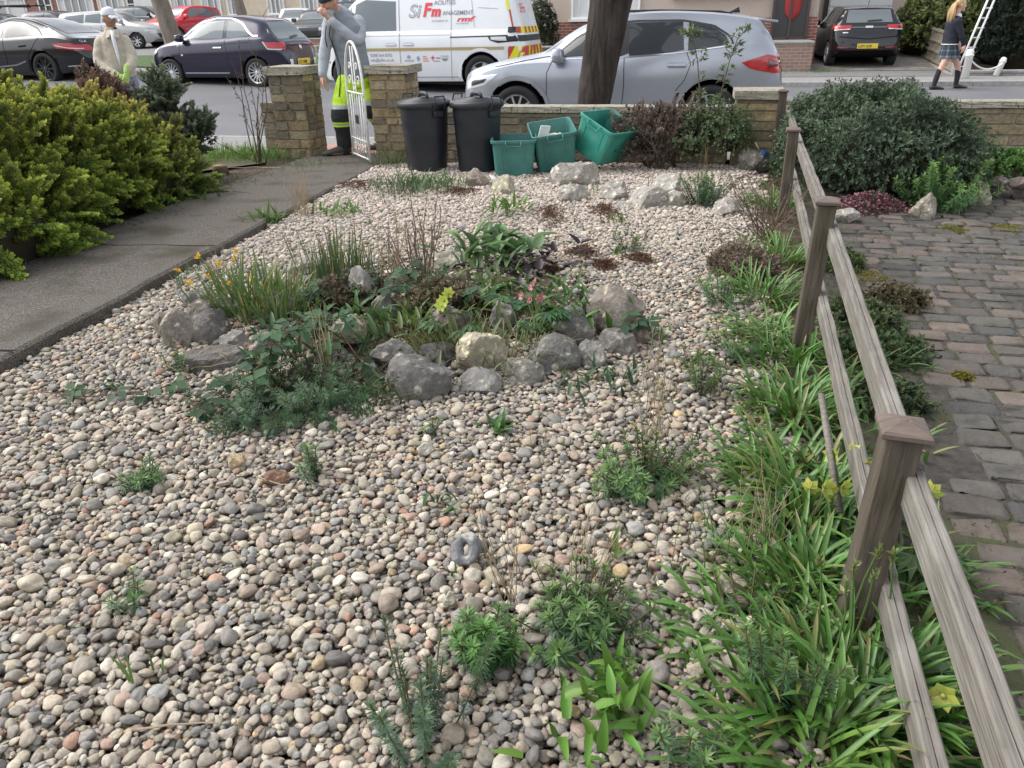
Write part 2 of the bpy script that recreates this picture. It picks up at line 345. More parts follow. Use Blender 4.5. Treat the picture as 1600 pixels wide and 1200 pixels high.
def scatter_pebbles():
    r = np.random.default_rng(3); RES = .005; x0, y0 = -2.9, .55; nx, ny = int(5.9/RES), int(8.3/RES)
    H = np.zeros((nx, ny), np.float32)
    gxx = x0+(np.arange(nx)+.5)*RES; gyy = y0+(np.arange(ny)+.5)*RES
    G = np.vectorize(garden_z)(*np.meshgrid(gxx[::8], gyy[::8], indexing='ij'))
    H += np.kron(G, np.ones((8, 8)))[:nx, :ny] if np.kron(G, np.ones((8, 8))).shape[0] >= nx else 0
    H0 = H.copy()
    pal = np.array([(.40, .355, .30), (.33, .30, .265), (.25, .24, .235), (.42, .385, .33), (.46, .42, .355), (.34, .275, .235), (.38, .28, .235), (.20, .195, .195), (.145, .14, .145), (.32, .30, .24), (.56, .53, .48), (.27, .28, .29), (.36, .225, .175), (.42, .33, .21)])
    wt = np.array([14, 14, 12, 12, 9, 7, 6, 8, 4, 8, 5, 7, 2, 3.]); wt /= wt.sum()
    pos, rot, scl, colr, idx = [], [], [], [], []
    N = 215000
    px = r.uniform(-2.75, 2.75, N*2); py = .6+(8.75-.6)*r.uniform(0, 1, N*2)
    k = 0
    for i in range(N*2):
        x, y = px[i], py[i]
        if k >= N: break
        xl = path_x(y); xr = fence_x(y)-.12+.05*math.sin(y*6)
        if not (xl+.005 < x < xr) or y > 8.72-.231*x: continue
        if y > 8.25-.231*x and r.random() < .5: continue
        near_isl = math.hypot((x+.45)/1.05, (y-3.98)/.92)
        if near_isl < .9 and r.random() < .93: continue
        if x > xr-.25-.1*math.sin(y*3) and r.random() < .55: continue
        # visible cone only, plus a margin for a step aside
        if y < 3 and abs(x) > .75+.75*y: continue
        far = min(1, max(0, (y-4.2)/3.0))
        s = min(.029 if r.random() < .93 else .038, max(.0058, math.exp(r.normal(math.log(.0100-.0002*far), .40))))
        if s < .0072 and r.random() < .3: continue
        e1 = r.uniform(.66, .95); e2 = r.uniform(.5, .8)*e1
        a, b, c = s, s*e1, s*e2
        # settle into the lowest of three nearby spots
        best = None
        for q in range(3):
            xx = x+(r.normal(0, .02) if q else 0); yy = y+(r.normal(0, .02) if q else 0)
            ii, jj = int((xx-x0)/RES), int((yy-y0)/RES); m = int(b/RES*.8)+1
            if ii-m-2 < 0 or jj-m-2 < 0 or ii+m+2 >= nx or jj+m+2 >= ny: continue
            blk = H[ii-m:ii+m+1, jj-m:jj+m+1]; h = blk.max()*.55+blk.mean()*.45
            if best is None or h < best[0]: best = (h, xx, yy, ii, jj, m)
        if best is None: continue
        h, xx, yy, ii, jj, m = best
        if h > H0[ii, jj]+.050: continue
        sx = (H[ii+m, jj]-H[ii-m, jj])/(2*m*RES); sy = (H[ii, jj+m]-H[ii, jj-m])/(2*m*RES)
        sx = max(-.7, min(.7, sx))*.6; sy = max(-.7, min(.7, sy))*.6
        z = h+c*.62
        M2 = int(a/RES)+1; lo, hi = max(0, ii-M2), min(nx, ii+M2+1); l2, h2 = max(0, jj-M2), min(ny, jj+M2+1)
        dx = (gxx[lo:hi]-xx)[:, None]; dy = (gyy[l2:h2]-yy)[None, :]
        d2 = (dx*dx+dy*dy)/(a*b)
        top = np.where(d2 < 1, z+c*np.sqrt(np.maximum(0, 1-d2))+sx*dx+sy*dy, -9)
        np.maximum(H[lo:hi, l2:h2], top, out=H[lo:hi, l2:h2])
        rz = r.uniform(0, 6.283)
        nrm = Vector((-sx+r.normal(0, .16), -sy+r.normal(0, .16), 1)).normalized()
        qz = nrm.to_track_quat('Z', 'Y') @ Euler((0, 0, rz)).to_quaternion()
        eu = qz.to_euler()
        pos.append((xx, yy, z)); rot.append(eu[:]); scl.append((a, b, c)); idx.append(r.integers(8, 20) if y > 2.6 else r.integers(0, 8))
        cc = pal[r.choice(14, p=wt)]*r.uniform(.74, 1.24)
        g = cc.mean(); cc = g+(cc-g)*r.uniform(.55, 1.1); cc = cc*.88*np.array((1.06, 1.0, .90))
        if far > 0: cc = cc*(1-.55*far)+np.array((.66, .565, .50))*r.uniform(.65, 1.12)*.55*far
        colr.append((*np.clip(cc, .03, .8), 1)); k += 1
    print('pebbles', k)
    return np.array(pos), np.array(rot), np.array(scl), np.array(colr), np.array(idx), H, (x0, y0, RES)
PP = scatter_pebbles()
def pebble_z(x, y):
    H, (x0, y0, RES) = PP[5], PP[6]
    i, j = int((x-x0)/RES), int((y-y0)/RES)
    if 8 <= i < H.shape[0]-8 and 8 <= j < H.shape[1]-8: return float(H[i-8:i+9, j-8:j+9].mean())
    return 0.0
me = bpy.data.meshes.new('pebbles'); n = len(PP[0]); me.vertices.add(n); me.vertices.foreach_set('co', PP[0].ravel().astype(np.float32))
for nm, ty, arr in (('rot', 'FLOAT_VECTOR', PP[1]), ('scl', 'FLOAT_VECTOR', PP[2])):
    a = me.attributes.new(nm, ty, 'POINT'); a.data.foreach_set('vector', arr.ravel().astype(np.float32))
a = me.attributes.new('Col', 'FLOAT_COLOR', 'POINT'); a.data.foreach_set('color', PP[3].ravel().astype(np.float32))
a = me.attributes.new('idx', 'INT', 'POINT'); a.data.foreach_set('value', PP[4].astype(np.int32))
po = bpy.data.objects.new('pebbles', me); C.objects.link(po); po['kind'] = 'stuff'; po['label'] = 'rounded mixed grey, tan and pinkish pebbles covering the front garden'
g = bpy.data.node_groups.new('pebble_scatter', 'GeometryNodeTree')
g.interface.new_socket('Geometry', in_out='INPUT', socket_type='NodeSocketGeometry'); g.interface.new_socket('Geometry', in_out='OUTPUT', socket_type='NodeSocketGeometry')
N_ = g.nodes.new; gi = N_('NodeGroupInput'); go = N_('NodeGroupOutput'); iop = N_('GeometryNodeInstanceOnPoints'); ci = N_('GeometryNodeCollectionInfo')
ci.inputs['Collection'].default_value = pebble_shapes(20); ci.inputs['Separate Children'].default_value = True; ci.inputs['Reset Children'].default_value = True
def na(name, ty):
    x = N_('GeometryNodeInputNamedAttribute'); x.data_type = ty; x.inputs[0].default_value = name; return x.outputs[0]
e2r = N_('FunctionNodeEulerToRotation')
L = g.links.new
L(gi.outputs[0], iop.inputs['Points']); L(ci.outputs[0], iop.inputs['Instance']); iop.inputs['Pick Instance'].default_value = True
L(na('idx', 'INT'), iop.inputs['Instance Index']); L(na('rot', 'FLOAT_VECTOR'), e2r.inputs[0]); L(e2r.outputs[0], iop.inputs['Rotation']); L(na('scl', 'FLOAT_VECTOR'), iop.inputs['Scale'])
L(iop.outputs[0], go.inputs[0])
mo = po.modifiers.new('scatter', 'NODES'); mo.node_group = g
# ------------------------------------------------------------------ fence
M_post = mat('post_wood', (.085, .07, .052), .85, var=.38, scale=5, stretch=(9, 9, .9), bump=.006, bscale=9, detail=8, spec=.3, stain=(3, (.07, .075, .05), .5, .75))
M_cap = mat('cap_wood', (.125, .095, .08), .7, var=.3, scale=7, stretch=(1, 6, 1), bump=.003, bscale=20, spec=.35)
M_rail = mat('rail_wood', (.165, .15, .13), .85, var=.3, scale=16, stretch=(.5, 9, 9), bump=.006, bscale=14, detail=9, spec=.3, stain=(5, (.23, .215, .19), .5, .7))
fence = thing('fence', 'weathered low timber post and rail fence with capped posts between pebble garden and sett driveway', 'fence', (0, 0, 0))
# posts: (base x,y), top z, size, lean
def post(base, h, sz, lean, rz, nail=False):
    pb = MB(); M = Euler((lean[1], lean[0], rz)).to_matrix().to_4x4()
    T = Matrix.Translation(base) @ M
    o = MB().box((0, 0, h/2-.1), (sz, sz, h+.2), bev=.004).build('post', M_post, fence, smooth=False); o.matrix_local = T
    c = MB(); k = sz/2
    prof = [(k+.008, h+.0), (k+.013, h+.004), (k+.013, h+.014), (k+.008, h+.019)]
    c.loft([[(sx*r, sy*r, z) for sx, sy in ((-1, -1), (1, -1), (1, 1), (-1, 1))] for r, z in prof]+[[(sx*.012, sy*.012, h+.030) for sx, sy in ((-1, -1), (1, -1), (1, 1), (-1, 1))]])
    if nail: c.ball((0, 0, h+.030), (.006, .006, .003), 1)
    cc = c.build('post_cap', M_cap, o, smooth=False)
    return o
FR = math.atan2(FD.x, FD.y)
PB = [Vector((.832, 1.47, 0)), Vector((1.335, 3.27, 0)), Vector((2.091, 5.825, 0)), Vector((2.74, 8.05, 0)), Vector((.30, -.42, 0))]
PH = [.570, .672, .635, .71, .60]
for k in range(5):
    post(PB[k], PH[k], .076, ((.035, .0), (.03, .01), (.0, .02), (0, 0), (0, 0))[k], -FR, nail=(k == 0))
def rail(p0, p1, hgt, th, name='rail', sag=0.0, chipped=0.0, seed=0):
    r = np.random.default_rng(seed); d = p1-p0; n = 90; rings = []
    side = Vector((d.y, -d.x, 0)).normalized()
    for i in range(n+1):
        t = i/n; c = p0.lerp(p1, t)+Vector((0, 0, -sag*4*t*(1-t)))
        ch = chipped*max(0, noise.noise(Vector((t*9, seed, 0)))) + .003*noise.noise(Vector((t*8, seed+5, 2)))
        hh = hgt/2; hw = th/2; b = .006
        sec = [(-hw, -hh), (hw, -hh), (hw, hh-b-ch*1.2), (hw*.75-ch, hh-ch*.7), (hw*.05, hh-.001), (hw*.0, hh-.010), (-hw*.08, hh-.002), (-hw*.8, hh), (-hw, hh-b)]
        rings.append([c+side*(x+.002*noise.noise(Vector((t*7, seed, 9))))+Vector((0, 0, z)) for x, z in sec])
    zx = d.normalized(); yx = Vector((0, 0, 1)).cross(zx).normalized(); M = Matrix((zx, yx, zx.cross(yx))).transposed().to_4x4(); M.translation = p0; Mi = M.inverted()
    o = MB().loft([[Mi @ q for q in rg] for rg in rings]).build(name, M_rail, fence, angle=30); o.matrix_local = M
    return o
off = .06  # rails are fixed to the driveway face of the posts
def fp(k, z, o=off): return PB[k]+FP*o+Vector((0, 0, z))
h = .042
rail(fp(4, .44), fp(0, .488-h), .074, .042, seed=1, chipped=.004)
rail(fp(0, .50-h, .06), fp(1, .585-h, .06), .074, .042, seed=2, chipped=.008)
rail(fp(1, .587-h, .06), fp(2, .562-h, .06), .074, .042, seed=3, chipped=.01)
rail(fp(2, .562-h, .06), fp(3, .60-h, .06), .074, .042, seed=4, chipped=.006)
rail(fp(4, .15), fp(0, .194-h), .066, .040, seed=5, chipped=.03)
rail(fp(0, .20-h, .06), fp(1, .286-h, .06), .066, .040, seed=6, chipped=.006)
rail(fp(1, .286-h, .06), fp(2, .30-h, .06), .066, .040, seed=7, chipped=.006)
rail(fp(2, .30-h, .06), fp(3, .33-h, .06), .066, .040, seed=8)
# loose broken batten leaning in the leaves inside the second bay
ld = MB(); a = at(1283, 615, .34); b = at(1312, 800, .1); ld.tube([a, a.lerp(b, .5), b], [.010, .012, .011], 4, flat=.5)
tag(ld.build('loose_batten', M_rail), 'thin pale batten leaning among strap leaves just inside the fence', 'batten')
# ------------------------------------------------------------------ rubble walls and pillars
M_stone = mat('walling_stone', attr=True, rough=.92, var=.4, col=(.95, .95, .95), scale=18, bump=.010, bscale=40, detail=8, spec=.25, stain=(5, (.35, .33, .28), .56, .72))
M_mort = mat('mortar', (.30, .27, .21), .95, var=.3, scale=15, bump=.004, bscale=60)
M_coping = mat('coping', (.23, .205, .155), .95, col2=(.36, .33, .27), scale=12, bump=.010, bscale=45, detail=8, stain=(30, (.09, .08, .06), .58, .68))
M_topgrey = mat('coping_top', (.33, .32, .29), .95, var=.25, scale=20, bump=.006, bscale=60)
WP = np.array([(.33, .26, .155), (.29, .235, .15), (.36, .30, .19), (.25, .205, .14), (.38, .29, .165), (.22, .19, .14)])
def blocks(mb, x0, x1, yf, zlo, zhi, courses, lmin, lmax, r, out=.006, pal=WP, depth=.06):
    """stones on a face in the local xz-plane at y=yf facing -y"""
    z = zlo
    while z < zhi-.02:
        h = min(courses[r.integers(len(courses))], zhi-z)
        if zhi-z-h < .03: h = zhi-z
        x = x0
        while x < x1-.01:
            l = r.uniform(lmin, lmax)
            if x1-x-l < lmin*.6: l = x1-x
            c = pal[r.integers(len(pal))]*r.uniform(.75, 1.2)
            bm = bmesh.new(); bmesh.ops.create_cube(bm, size=1); bmesh.ops.bevel(bm, geom=bm.edges[:], offset=.07, segments=2, affect='EDGES')
            for v in bm.verts: v.co = Vector((v.co.x*(l-.008), v.co.y*depth, v.co.z*(h-.009)))+Vector(r.normal(0, .002, 3))
            mb.bm(bm, Matrix.Translation((x+l/2, yf+depth/2-out-r.uniform(0, .006), z+h/2)), c); x += l
        z += h
def rub_wall(name, p0, p1, th, h, label, cope=None, courses=(.075, .09, .1, .11), lens=(.16, .34), seed=1, z0=-.1, back=True, cat='wall', cope_over=.03, cope_h=.06, pal=WP):
    r = np.random.default_rng(seed); d = p1-p0; Lw = d.length; rz = math.atan2(d.y, d.x)
    t = thing(name, label, cat, (p0.x, p0.y, 0), rz)
    MB().box((Lw/2, th/2, (h+z0)/2-.002), (Lw-.012, th-.012, h-z0-.01)).build('core', M_mort, t, smooth=False)
    b = MB(); blocks(b, 0, Lw, 0, z0, h, courses, lens[0], lens[1], r, pal=pal)
    b.build('face_stones', M_stone, t, smooth=False)
    b = MB()
    if back:   # other faces: rotate by building locally and transforming
        q = MB(); blocks(q, 0, Lw, 0, z0, h, courses, lens[0], lens[1], r, pal=pal)
        for v, c in zip(q.v, q.c): pass
        b.add(np.concatenate(q.v)*np.array([-1, -1, 1])+np.array([Lw, th, 0]), np.concatenate(q.q), np.concatenate(q.t) if q.t else None, np.concatenate(q.c))
    for sgn in (0, 1):
        q = MB(); blocks(q, 0.006, th-.006, 0, z0, h, courses, min(lens[0], th*.45), min(lens[1], th*.8), r, pal=pal)
        v = np.concatenate(q.v); A = rotz(-PI/2 if sgn == 0 else PI/2)
        v = v@A.T + (np.array([0, th, 0]) if sgn == 0 else np.array([Lw, 0, 0]))
        b.add(v, np.concatenate(q.q), np.concatenate(q.t) if q.t else None, np.concatenate(q.c))
    b.build('end_stones', M_stone, t, smooth=False)
    if cope:
        c = MB(); x = -cope_over
        while x < Lw+cope_over-.01:
            l = Lw+2*cope_over if cope == 'slab' else min(r.uniform(.35, .55), Lw+cope_over-x)
            bm = bmesh.new(); bmesh.ops.create_cube(bm, size=1); bmesh.ops.subdivide_edges(bm, edges=bm.edges[:], cuts=3, use_grid_fill=True)
            for v in bm.verts:
                n_ = noise.noise(Vector((v.co.x*3+x*7, v.co.y*3, v.co.z*3+seed)))
                v.co = Vector((v.co.x*(l-.006)+.006*n_, v.co.y*(th+2*cope_over)+.008*n_, v.co.z*cope_h+.004*n_))
            c.bm(bm, Matrix.Translation((x+l/2, th/2, h+cope_h/2+.003))); x += l
        c.build('coping', M_coping, t, smooth=False)
    return t
def wl(x, dy=0.0): return Vector((x, 8.75-.231*x+dy, 0))
GREYW = np.array([(.23, .20, .155), (.27, .235, .17), (.20, .18, .145), (.30, .255, .175)])
rub_wall('front_wall', wl(-1.08, .06), wl(2.30, .06), .2, .50, 'low rubble stone front wall with rough coping behind the bins and green boxes', cope='row', seed=4, lens=(.22, .5), pal=GREYW)
rub_wall('gate_pillar', Vector((-2.68, 9.36, 0)), Vector((-2.68, 9.36, 0))+SU*.42, .42, .90, 'square stone gate pillar on the left of the gateway, free standing', cope='slab', seed=6, cope_over=.045, cope_h=.085, cat='pillar', lens=(.14, .3))
rub_wall('gate_pillar', Vector((-1.50, 9.12, 0)), Vector((-1.50, 9.12, 0))+SU*.42, .42, .90, 'square stone gate pillar behind the white gate and beside the black dustbins', cope='slab', seed=9, cope_over=.045, cope_h=.085, cat='pillar', lens=(.14, .3))
rub_wall('wall_pillar', Vector((2.33, 8.16, 0)), Vector((2.33, 8.16, 0))+SU*.42, .42, .64, 'squat stone pillar at the end of the front wall by the last fence post', cope='slab', seed=12, cope_over=.04, cope_h=.08, cat='pillar', lens=(.16, .42))
rub_wall('wall_stub', Vector((-2.86, 9.52, 0)), Vector((-2.70, 9.483, 0)), .2, .60, 'broken stub of stone wall joined to the left gate pillar', seed=15, lens=(.1, .2), pal=GREYW)
rub_wall('driveway_wall', wl(2.80, .16), wl(9.5, .16), .2, .54, 'long coursed stone wall at the far end of the sett driveway', cope='row', courses=(.095, .10), lens=(.25, .6), seed=21, pal=np.array([(.37, .31, .2), (.33, .27, .17), (.30, .25, .17), (.42, .36, .22)]))
# ------------------------------------------------------------------ dustbins
M_bin = mat('bin_plastic', (.016, .018, .023), .42, var=.25, scale=5, bump=.0006, bscale=300, spec=.45, rvar=.1, stain=(6, (.035, .035, .036), .6, .8))
def dustbin(loc, rz, label):
    t = thing('dustbin', label, 'dustbin', loc, rz, 'black dustbins by the gate pillar')
    b = MB(); b.lathe([(.0, 0), (.195, 0), (.205, .01), (.222, .3), (.243, .66), (.25, .665), (.25, .685), (.235, .69)], 48); b.build('body', M_bin, t, angle=40)
    l = MB(); pr = [(.268, .655), (.272, .66), (.272, .70), (.262, .712), (.24, .716)]
    for k in range(7):
        r0 = .235-.03*k; z = .716+.026*(1-(r0/.26)**2); pr += [(r0, z), (r0-.004, z+.005), (r0-.013, z+.005), (r0-.017, z+.001)]
    pr += [(.0, .746)]
    l.lathe(pr, 48)
    lo = l.build('lid', M_bin, t, angle=40)
    h = MB(); h.tube([(-.075, 0, .735), (-.07, 0, .765), (-.04, 0, .778), (.04, 0, .778), (.07, 0, .765), (.075, 0, .735)], [.013]*6, 8, flat=1.8); h.build('lid_handle', M_bin, lo)
    for s in (0, 1):
        M = Matrix.Rotation(s*PI, 4, 'Z')
        c = MB(); hx = .278
        pts = [(hx, -.058, .64), (hx+.03, -.058, .70), (hx+.012, -.055, .765), (hx+.012, .055, .765), (hx+.03, .058, .70), (hx, .058, .64)]
        c.tube([M @ Vector(p) for p in pts], .0085, 8)
        c.box(M @ Vector((hx-.025, 0, .60)), (.05, .11, .055), M=M, bev=.008)
        c.box(M @ Vector((hx+.008, 0, .69)), (.01, .10, .02), M=M, bev=.003)
        c.build('side_handle', M_bin, t, angle=40)
    return t
dustbin((-.83, 8.24, -.02), R(-52), 'round black plastic dustbin next to the gate pillar, left of the other bin')
dustbin((-.29, 8.12, -.02), R(-48), 'round black plastic dustbin between the other bin and green boxes')
# ------------------------------------------------------------------ recycling boxes
M_box = mat('box_plastic', (.048, .165, .145), .5, var=.25, scale=4, bump=.0005, bscale=200, spec=.4, stain=(9, (.07, .19, .165), .58, .75))
M_box2 = mat('box_plastic_faded', (.04, .26, .20), .5, var=.25, scale=4, spec=.4, stain=(7, (.1, .26, .21), .55, .75))
def rrect(w, d, r, z, n=5):
    o = []
    for cx, cy, a0 in ((w/2-r, d/2-r, 0), (-w/2+r, d/2-r, 90), (-w/2+r, -d/2+r, 180), (w/2-r, -d/2+r, 270)):
        for k in range(n+1): a = R(a0+90*k/n); o.append((cx+r*math.cos(a), cy+r*math.sin(a), z))
    return o
def recbox(M, label, m):
    t = thing('recycling_box', label, 'recycling box', (0, 0, 0), 0, 'green recycling boxes along the wall')
    t.matrix_world = M
    w, d, h = .42, .52, .36
    b = MB(); k = .86
    rings = [rrect(w*k, d*k, .03, .0), rrect(w*k+.004, d*k+.004, .035, .006), rrect(w*.985, d*.985, .04, h-.03), rrect(w, d, .04, h-.03)]
    rings += [rrect(w+.025, d+.025, .045, h-.028), rrect(w+.028, d+.028, .045, h-.004), rrect(w+.022, d+.022, .045, h), rrect(w+.002, d+.002, .042, h), rrect(w-.006, d-.006, .04, h-.006), rrect(w*k-.008, d*k-.008, .03, .008)]
    b.loft(rings)
    for s in (-1, 1):
        for x in (-.11, .11):
            b.box((x, s*(d*.465), h*.48), (.012, .008, h*.72), M=Euler((-s*.108, 0, 0)).to_matrix().to_4x4(), bev=.002)
    b.build('body', m, t, angle=35)
    for s in (-1, 1):
        hm = MB(); y = s*(d/2+.014)
        hm.tube([(-.075, y-s*.004, h-.01), (-.075, y+s*.03, h-.012), (-.07, y+s*.034, h-.052), (.07, y+s*.034, h-.052), (.075, y+s*.03, h-.012), (.075, y-s*.004, h-.01)], .0062, 6)
        hm.build('handle', m, t)
    return t
def xf(loc, rz, rx=0, ry=0): return Matrix.Translation(loc) @ Euler((R(rx), R(ry), R(rz)), 'XYZ').to_matrix().to_4x4()
recbox(xf((.075, 7.93, .0), -2), 'upright green recycling box beside the black dustbin, lowest of the three boxes', M_box)
def xw(loc, rz, rx, ry): return Matrix.Translation(loc) @ Matrix.Rotation(R(ry), 4, 'Y') @ Matrix.Rotation(R(rx), 4, 'X') @ Matrix.Rotation(R(rz), 4, 'Z')
bx2 = xw((.485, 8.05, .085), 3, 9, -6); recbox(bx2, 'tilted green recycling box holding white paper, between the two others', M_box)
recbox(xw((.93, 8.05, .16), -40, 15, 20), 'bright green recycling box tipped over to the right above the grey boulder', M_box2)
M_white = mat('white_card', (.75, .75, .73), .7)
pp = MB(); pp.box((-.09, .06, .25), (.13, .012, .24), M=Euler((R(12), R(18), R(35))).to_matrix().to_4x4(), bev=.002); o = tag(pp.build('card_sheet', M_white, None, smooth=False), 'sheet of white card sticking up in the tilted green box', 'card'); o.matrix_world = bx2
lp = MB(); lp.ball((.08, .0, .25), (.03, .03, .045), 2); lp.ball((.02, .08, .22), (.1, .09, .05), 2); lp.ball((-.02, -.1, .2), (.12, .08, .06), 2)
o = tag(lp.build('paper_scraps', mat('scrap_paper', (.5, .48, .4), .8, var=.5, scale=25)), 'crumpled pale paper scraps lying inside the tilted green box', 'paper'); o.matrix_world = bx2
# small litter
wl_ = MB(); p_ = at(772, 279, .03); wl_.box(p_, (.055, .11, .006), R(35), M=Euler((R(25), R(15), R(35))).to_matrix().to_4x4(), bev=.002); tag(wl_.build('litter', M_white, smooth=False), 'scrap of white litter on the pebbles at the foot of the lowest green box', 'litter')
bb = MB(); pb = atY(1190, 255, 7.75)
bm = bmesh.new(); bmesh.ops.create_icosphere(bm, subdivisions=3, radius=1)
for v in bm.verts: v.co *= 1+.35*noise.noise(v.co*1.8+Vector((3, 1, 2))); v.co.x *= .06*(1.1-.5*v.co.z); v.co.y *= .05; v.co.z *= .09
bb.bm(bm, Matrix.Translation(pb+Vector((0, 0, .05)))); tag(bb.build('plastic_wrapper', mat('blue_plastic', (.02, .06, .16), .35, var=.4, scale=20)), 'crumpled dark blue plastic wrapper caught by the squat wall pillar', 'wrapper')
cn = MB(); cn.tube([atY(1180, 222, 7.75), atY(1189, 240, 7.75)], .006, 5); tag(cn.build('cane', mat('cane', (.5, .42, .3), .7)), 'short pale cane poking up above the blue wrapper', 'cane')
# ------------------------------------------------------------------ boulders and rockery stones
M_rock = mat('rock', attr=True, rough=.92, var=.5, col=(1, 1, .98), scale=16, bump=.012, bscale=45, detail=10, spec=.25, stain=(26, (1.9, 1.8, 1.55), .58, .70))
def rock_mesh(sx, sy, sz, col, seed, facets=13, sub=4, cut=.78, rough=1.0):
    r = np.random.default_rng(seed); bm = bmesh.new(); bmesh.ops.create_icosphere(bm, subdivisions=sub, radius=1)
    V = np.array([v.co[:] for v in bm.verts]); nr = r.normal(0, 1, (facets, 3)); nr /= np.linalg.norm(nr, axis=1)[:, None]
    dist = r.uniform(cut-.18, cut+.14, facets); D = V@nr.T
    rad = np.min(np.where(D > .05, dist/np.maximum(D, .05), 9), 1); rad = np.minimum(rad, 1.15)
    of = Vector((seed*3.7, seed*1.3, 0))
    rad = np.array([q+rough*(.08*noise.noise(Vector(v)*2.2+of)-.07*abs(noise.noise(Vector(v)*4+of))+.05*noise.noise(Vector(v)*7+of)+.035*noise.noise(Vector(v)*14+of)) for q, v in zip(rad, V)])
    V2 = V*rad[:, None]; V2 /= np.abs(V2).max(0)
    V2 = V2*np.array([sx, sy, sz])/2
    cc = np.array(col)*(1+.16*np.array([noise.noise(Vector(v)*3+of) for v in V]))[:, None]
    mb = MB(); mb.add(V2, None, [[x.index for x in f.verts] for f in bm.faces], cc); bm.free()
    return mb
GD, GM, GB, CR, PK = (.175, .165, .155), (.26, .245, .225), (.25, .22, .19), (.40, .36, .27), (.30, .26, .235)
LT = (.40, .37, .335)
G1 = G2 = ''
def rock(px, py, wpx, hpx, col, label, seed, rz=None, dep=.85, zb=0.0, sink=.3, grp=None, facets=12, cut=.78, tilt=0, lift=0.0, name='rock'):
    p = at(px, py, zb); d = (p-Vector((0, 0, CAM_H))); dep_axis = float(np.dot(_f, np.array(d)))
    if grp == G1: wpx, hpx = wpx*1.2, hpx*1.25
    if grp == G2: wpx, hpx = wpx*1.1, hpx*1.12
    w_ = wpx*dep_axis/FPX; h_ = hpx*dep_axis/FPX*1.02
    dd = w_*dep; beta = math.atan2(CAM_H-zb, math.hypot(p.x, p.y))
    hz = max(w_*.35, (h_-dd*.5*math.sin(beta))/math.cos(beta)); tot = hz/(1-sink)
    o = rock_mesh(w_, dd, tot, col, seed, facets, 4 if wpx > 40 else 3, cut).build(name, M_rock)
    me_ = o.data; me_.set_sharp_from_angle(angle=R(24))
    fw = Vector((p.x, p.y, 0)).normalized()
    o.location = p+fw*dd*.42+Vector((0, 0, tot/2-tot*sink+lift))
    o.rotation_euler = (R(tilt*.5), R(tilt), math.atan2(-fw.x, fw.y)+(rz or 0))
    tag(o, label, 'rock', grp); return o
G1 = 'stones of the rockery'
rock(653, 633, 104, 74, GD, 'largest dark grey block at the front edge of the rockery', 1, grp=G1, facets=9)
rock(622, 580, 72, 46, GD, 'flat topped dark grey stone resting above the largest front block', 2, grp=G1, zb=.05)
rock(685, 577, 58, 38, (.11, .105, .105), 'very dark low stone wedged between the flat topped stone and cream stone', 3, grp=G1, zb=.03)
rock(752, 586, 74, 56, CR, 'cream yellow angular stone in the front of the rockery', 4, grp=G1, zb=.02, facets=9)
rock(748, 623, 68, 38, (.24, .23, .22), 'low plain grey stone lying in front of the cream yellow stone', 5, grp=G1)
rock(814, 608, 64, 44, (.25, .24, .21), 'rounded grey stone with a pale right side, right of the low grey one', 6, grp=G1)
rock(858, 590, 90, 56, GD, 'long dark stone sloping down to the right in the rockery front', 7, grp=G1, tilt=14)
rock(897, 540, 62, 54, (.19, .185, .17), 'layered blocky grey stone above the long sloping stone', 8, grp=G1, zb=.05)
rock(922, 580, 44, 38, GM, 'small pointed grey stone at the right foot of the sloping stone', 9, grp=G1)
rock(964, 563, 58, 44, GM, 'grey brown stone at the lower right corner of the rockery', 10, grp=G1, tilt=10)
rock(962, 532, 80, 70, GB, 'broad brown grey boulder behind the lower right corner stone', 11, grp=G1, zb=.03)
rock(995, 545, 36, 42, GB, 'thin upright stone at the far right side of the rockery', 12, grp=G1)
rock(548, 536, 68, 38, CR, 'flat cream topped stone half hidden by the dark leaves', 13, grp=G1, zb=.07)
rock(433, 497, 58, 38, GB, 'squarish brown grey stone under the daffodil leaves', 14, grp=G1, zb=.05)
rock(322, 505, 52, 34, GB, 'brownish stone stacked on the two left hand rockery stones', 15, grp=G1, zb=.06)
rock(336, 540, 68, 46, (.18, .165, .155), 'dark angular stone on the left side of the rockery', 16, grp=G1, zb=.01)
rock(290, 550, 54, 56, GB, 'tall sloping stone at the far left end of the rockery', 17, grp=G1, facets=8)
rock(308, 474, 36, 22, GM, 'small flat stone at the back left, nearest the path', 18, grp=G1, zb=.02)
rock(338, 588, 90, 36, (.19, .175, .165), 'flaking slab lying low under dead stems at the left', 19, grp=G1, dep=.6)
rock(418, 556, 44, 30, PK, 'pinkish stone showing through bramble leaves', 20, grp=G1, zb=.04)
rock(566, 478, 44, 50, GM, 'pyramid shaped grey stone at the back of the rockery', 21, grp=G1, zb=.1, facets=7)
rock(602, 500, 40, 36, GM, 'grey stone just in front of the pyramid shaped one', 22, grp=G1, zb=.08)
rock(482, 435, 66, 30, GM, 'long flat grey stone behind the daffodils', 23, grp=G1, zb=.03)
rock(700, 520, 66, 36, PK, 'pale brown sloping stone in the middle of the rockery', 24, grp=G1, zb=.1, tilt=-14)
rock(790, 507, 46, 30, GM, 'small grey stone below the pink flowers', 25, grp=G1, zb=.1)
rock(584, 602, 36, 28, GM, 'small stone left of the largest front block', 26, grp=G1)
rock(696, 420, 56, 20, (.33, .3, .25), 'flat pale stone at the back among dry stems', 28, grp=G1, zb=.06)
rock(268, 530, 40, 36, GB, 'small brown stone outermost on the left of the rockery', 81, grp=G1)
rock(372, 560, 56, 36, GM, 'grey stone tucked between the left pile and the dark spurge', 82, grp=G1)
rock(352, 498, 40, 30, GM, 'pale grey stone on top of the left pile below the daffodils', 83, grp=G1, zb=.05)
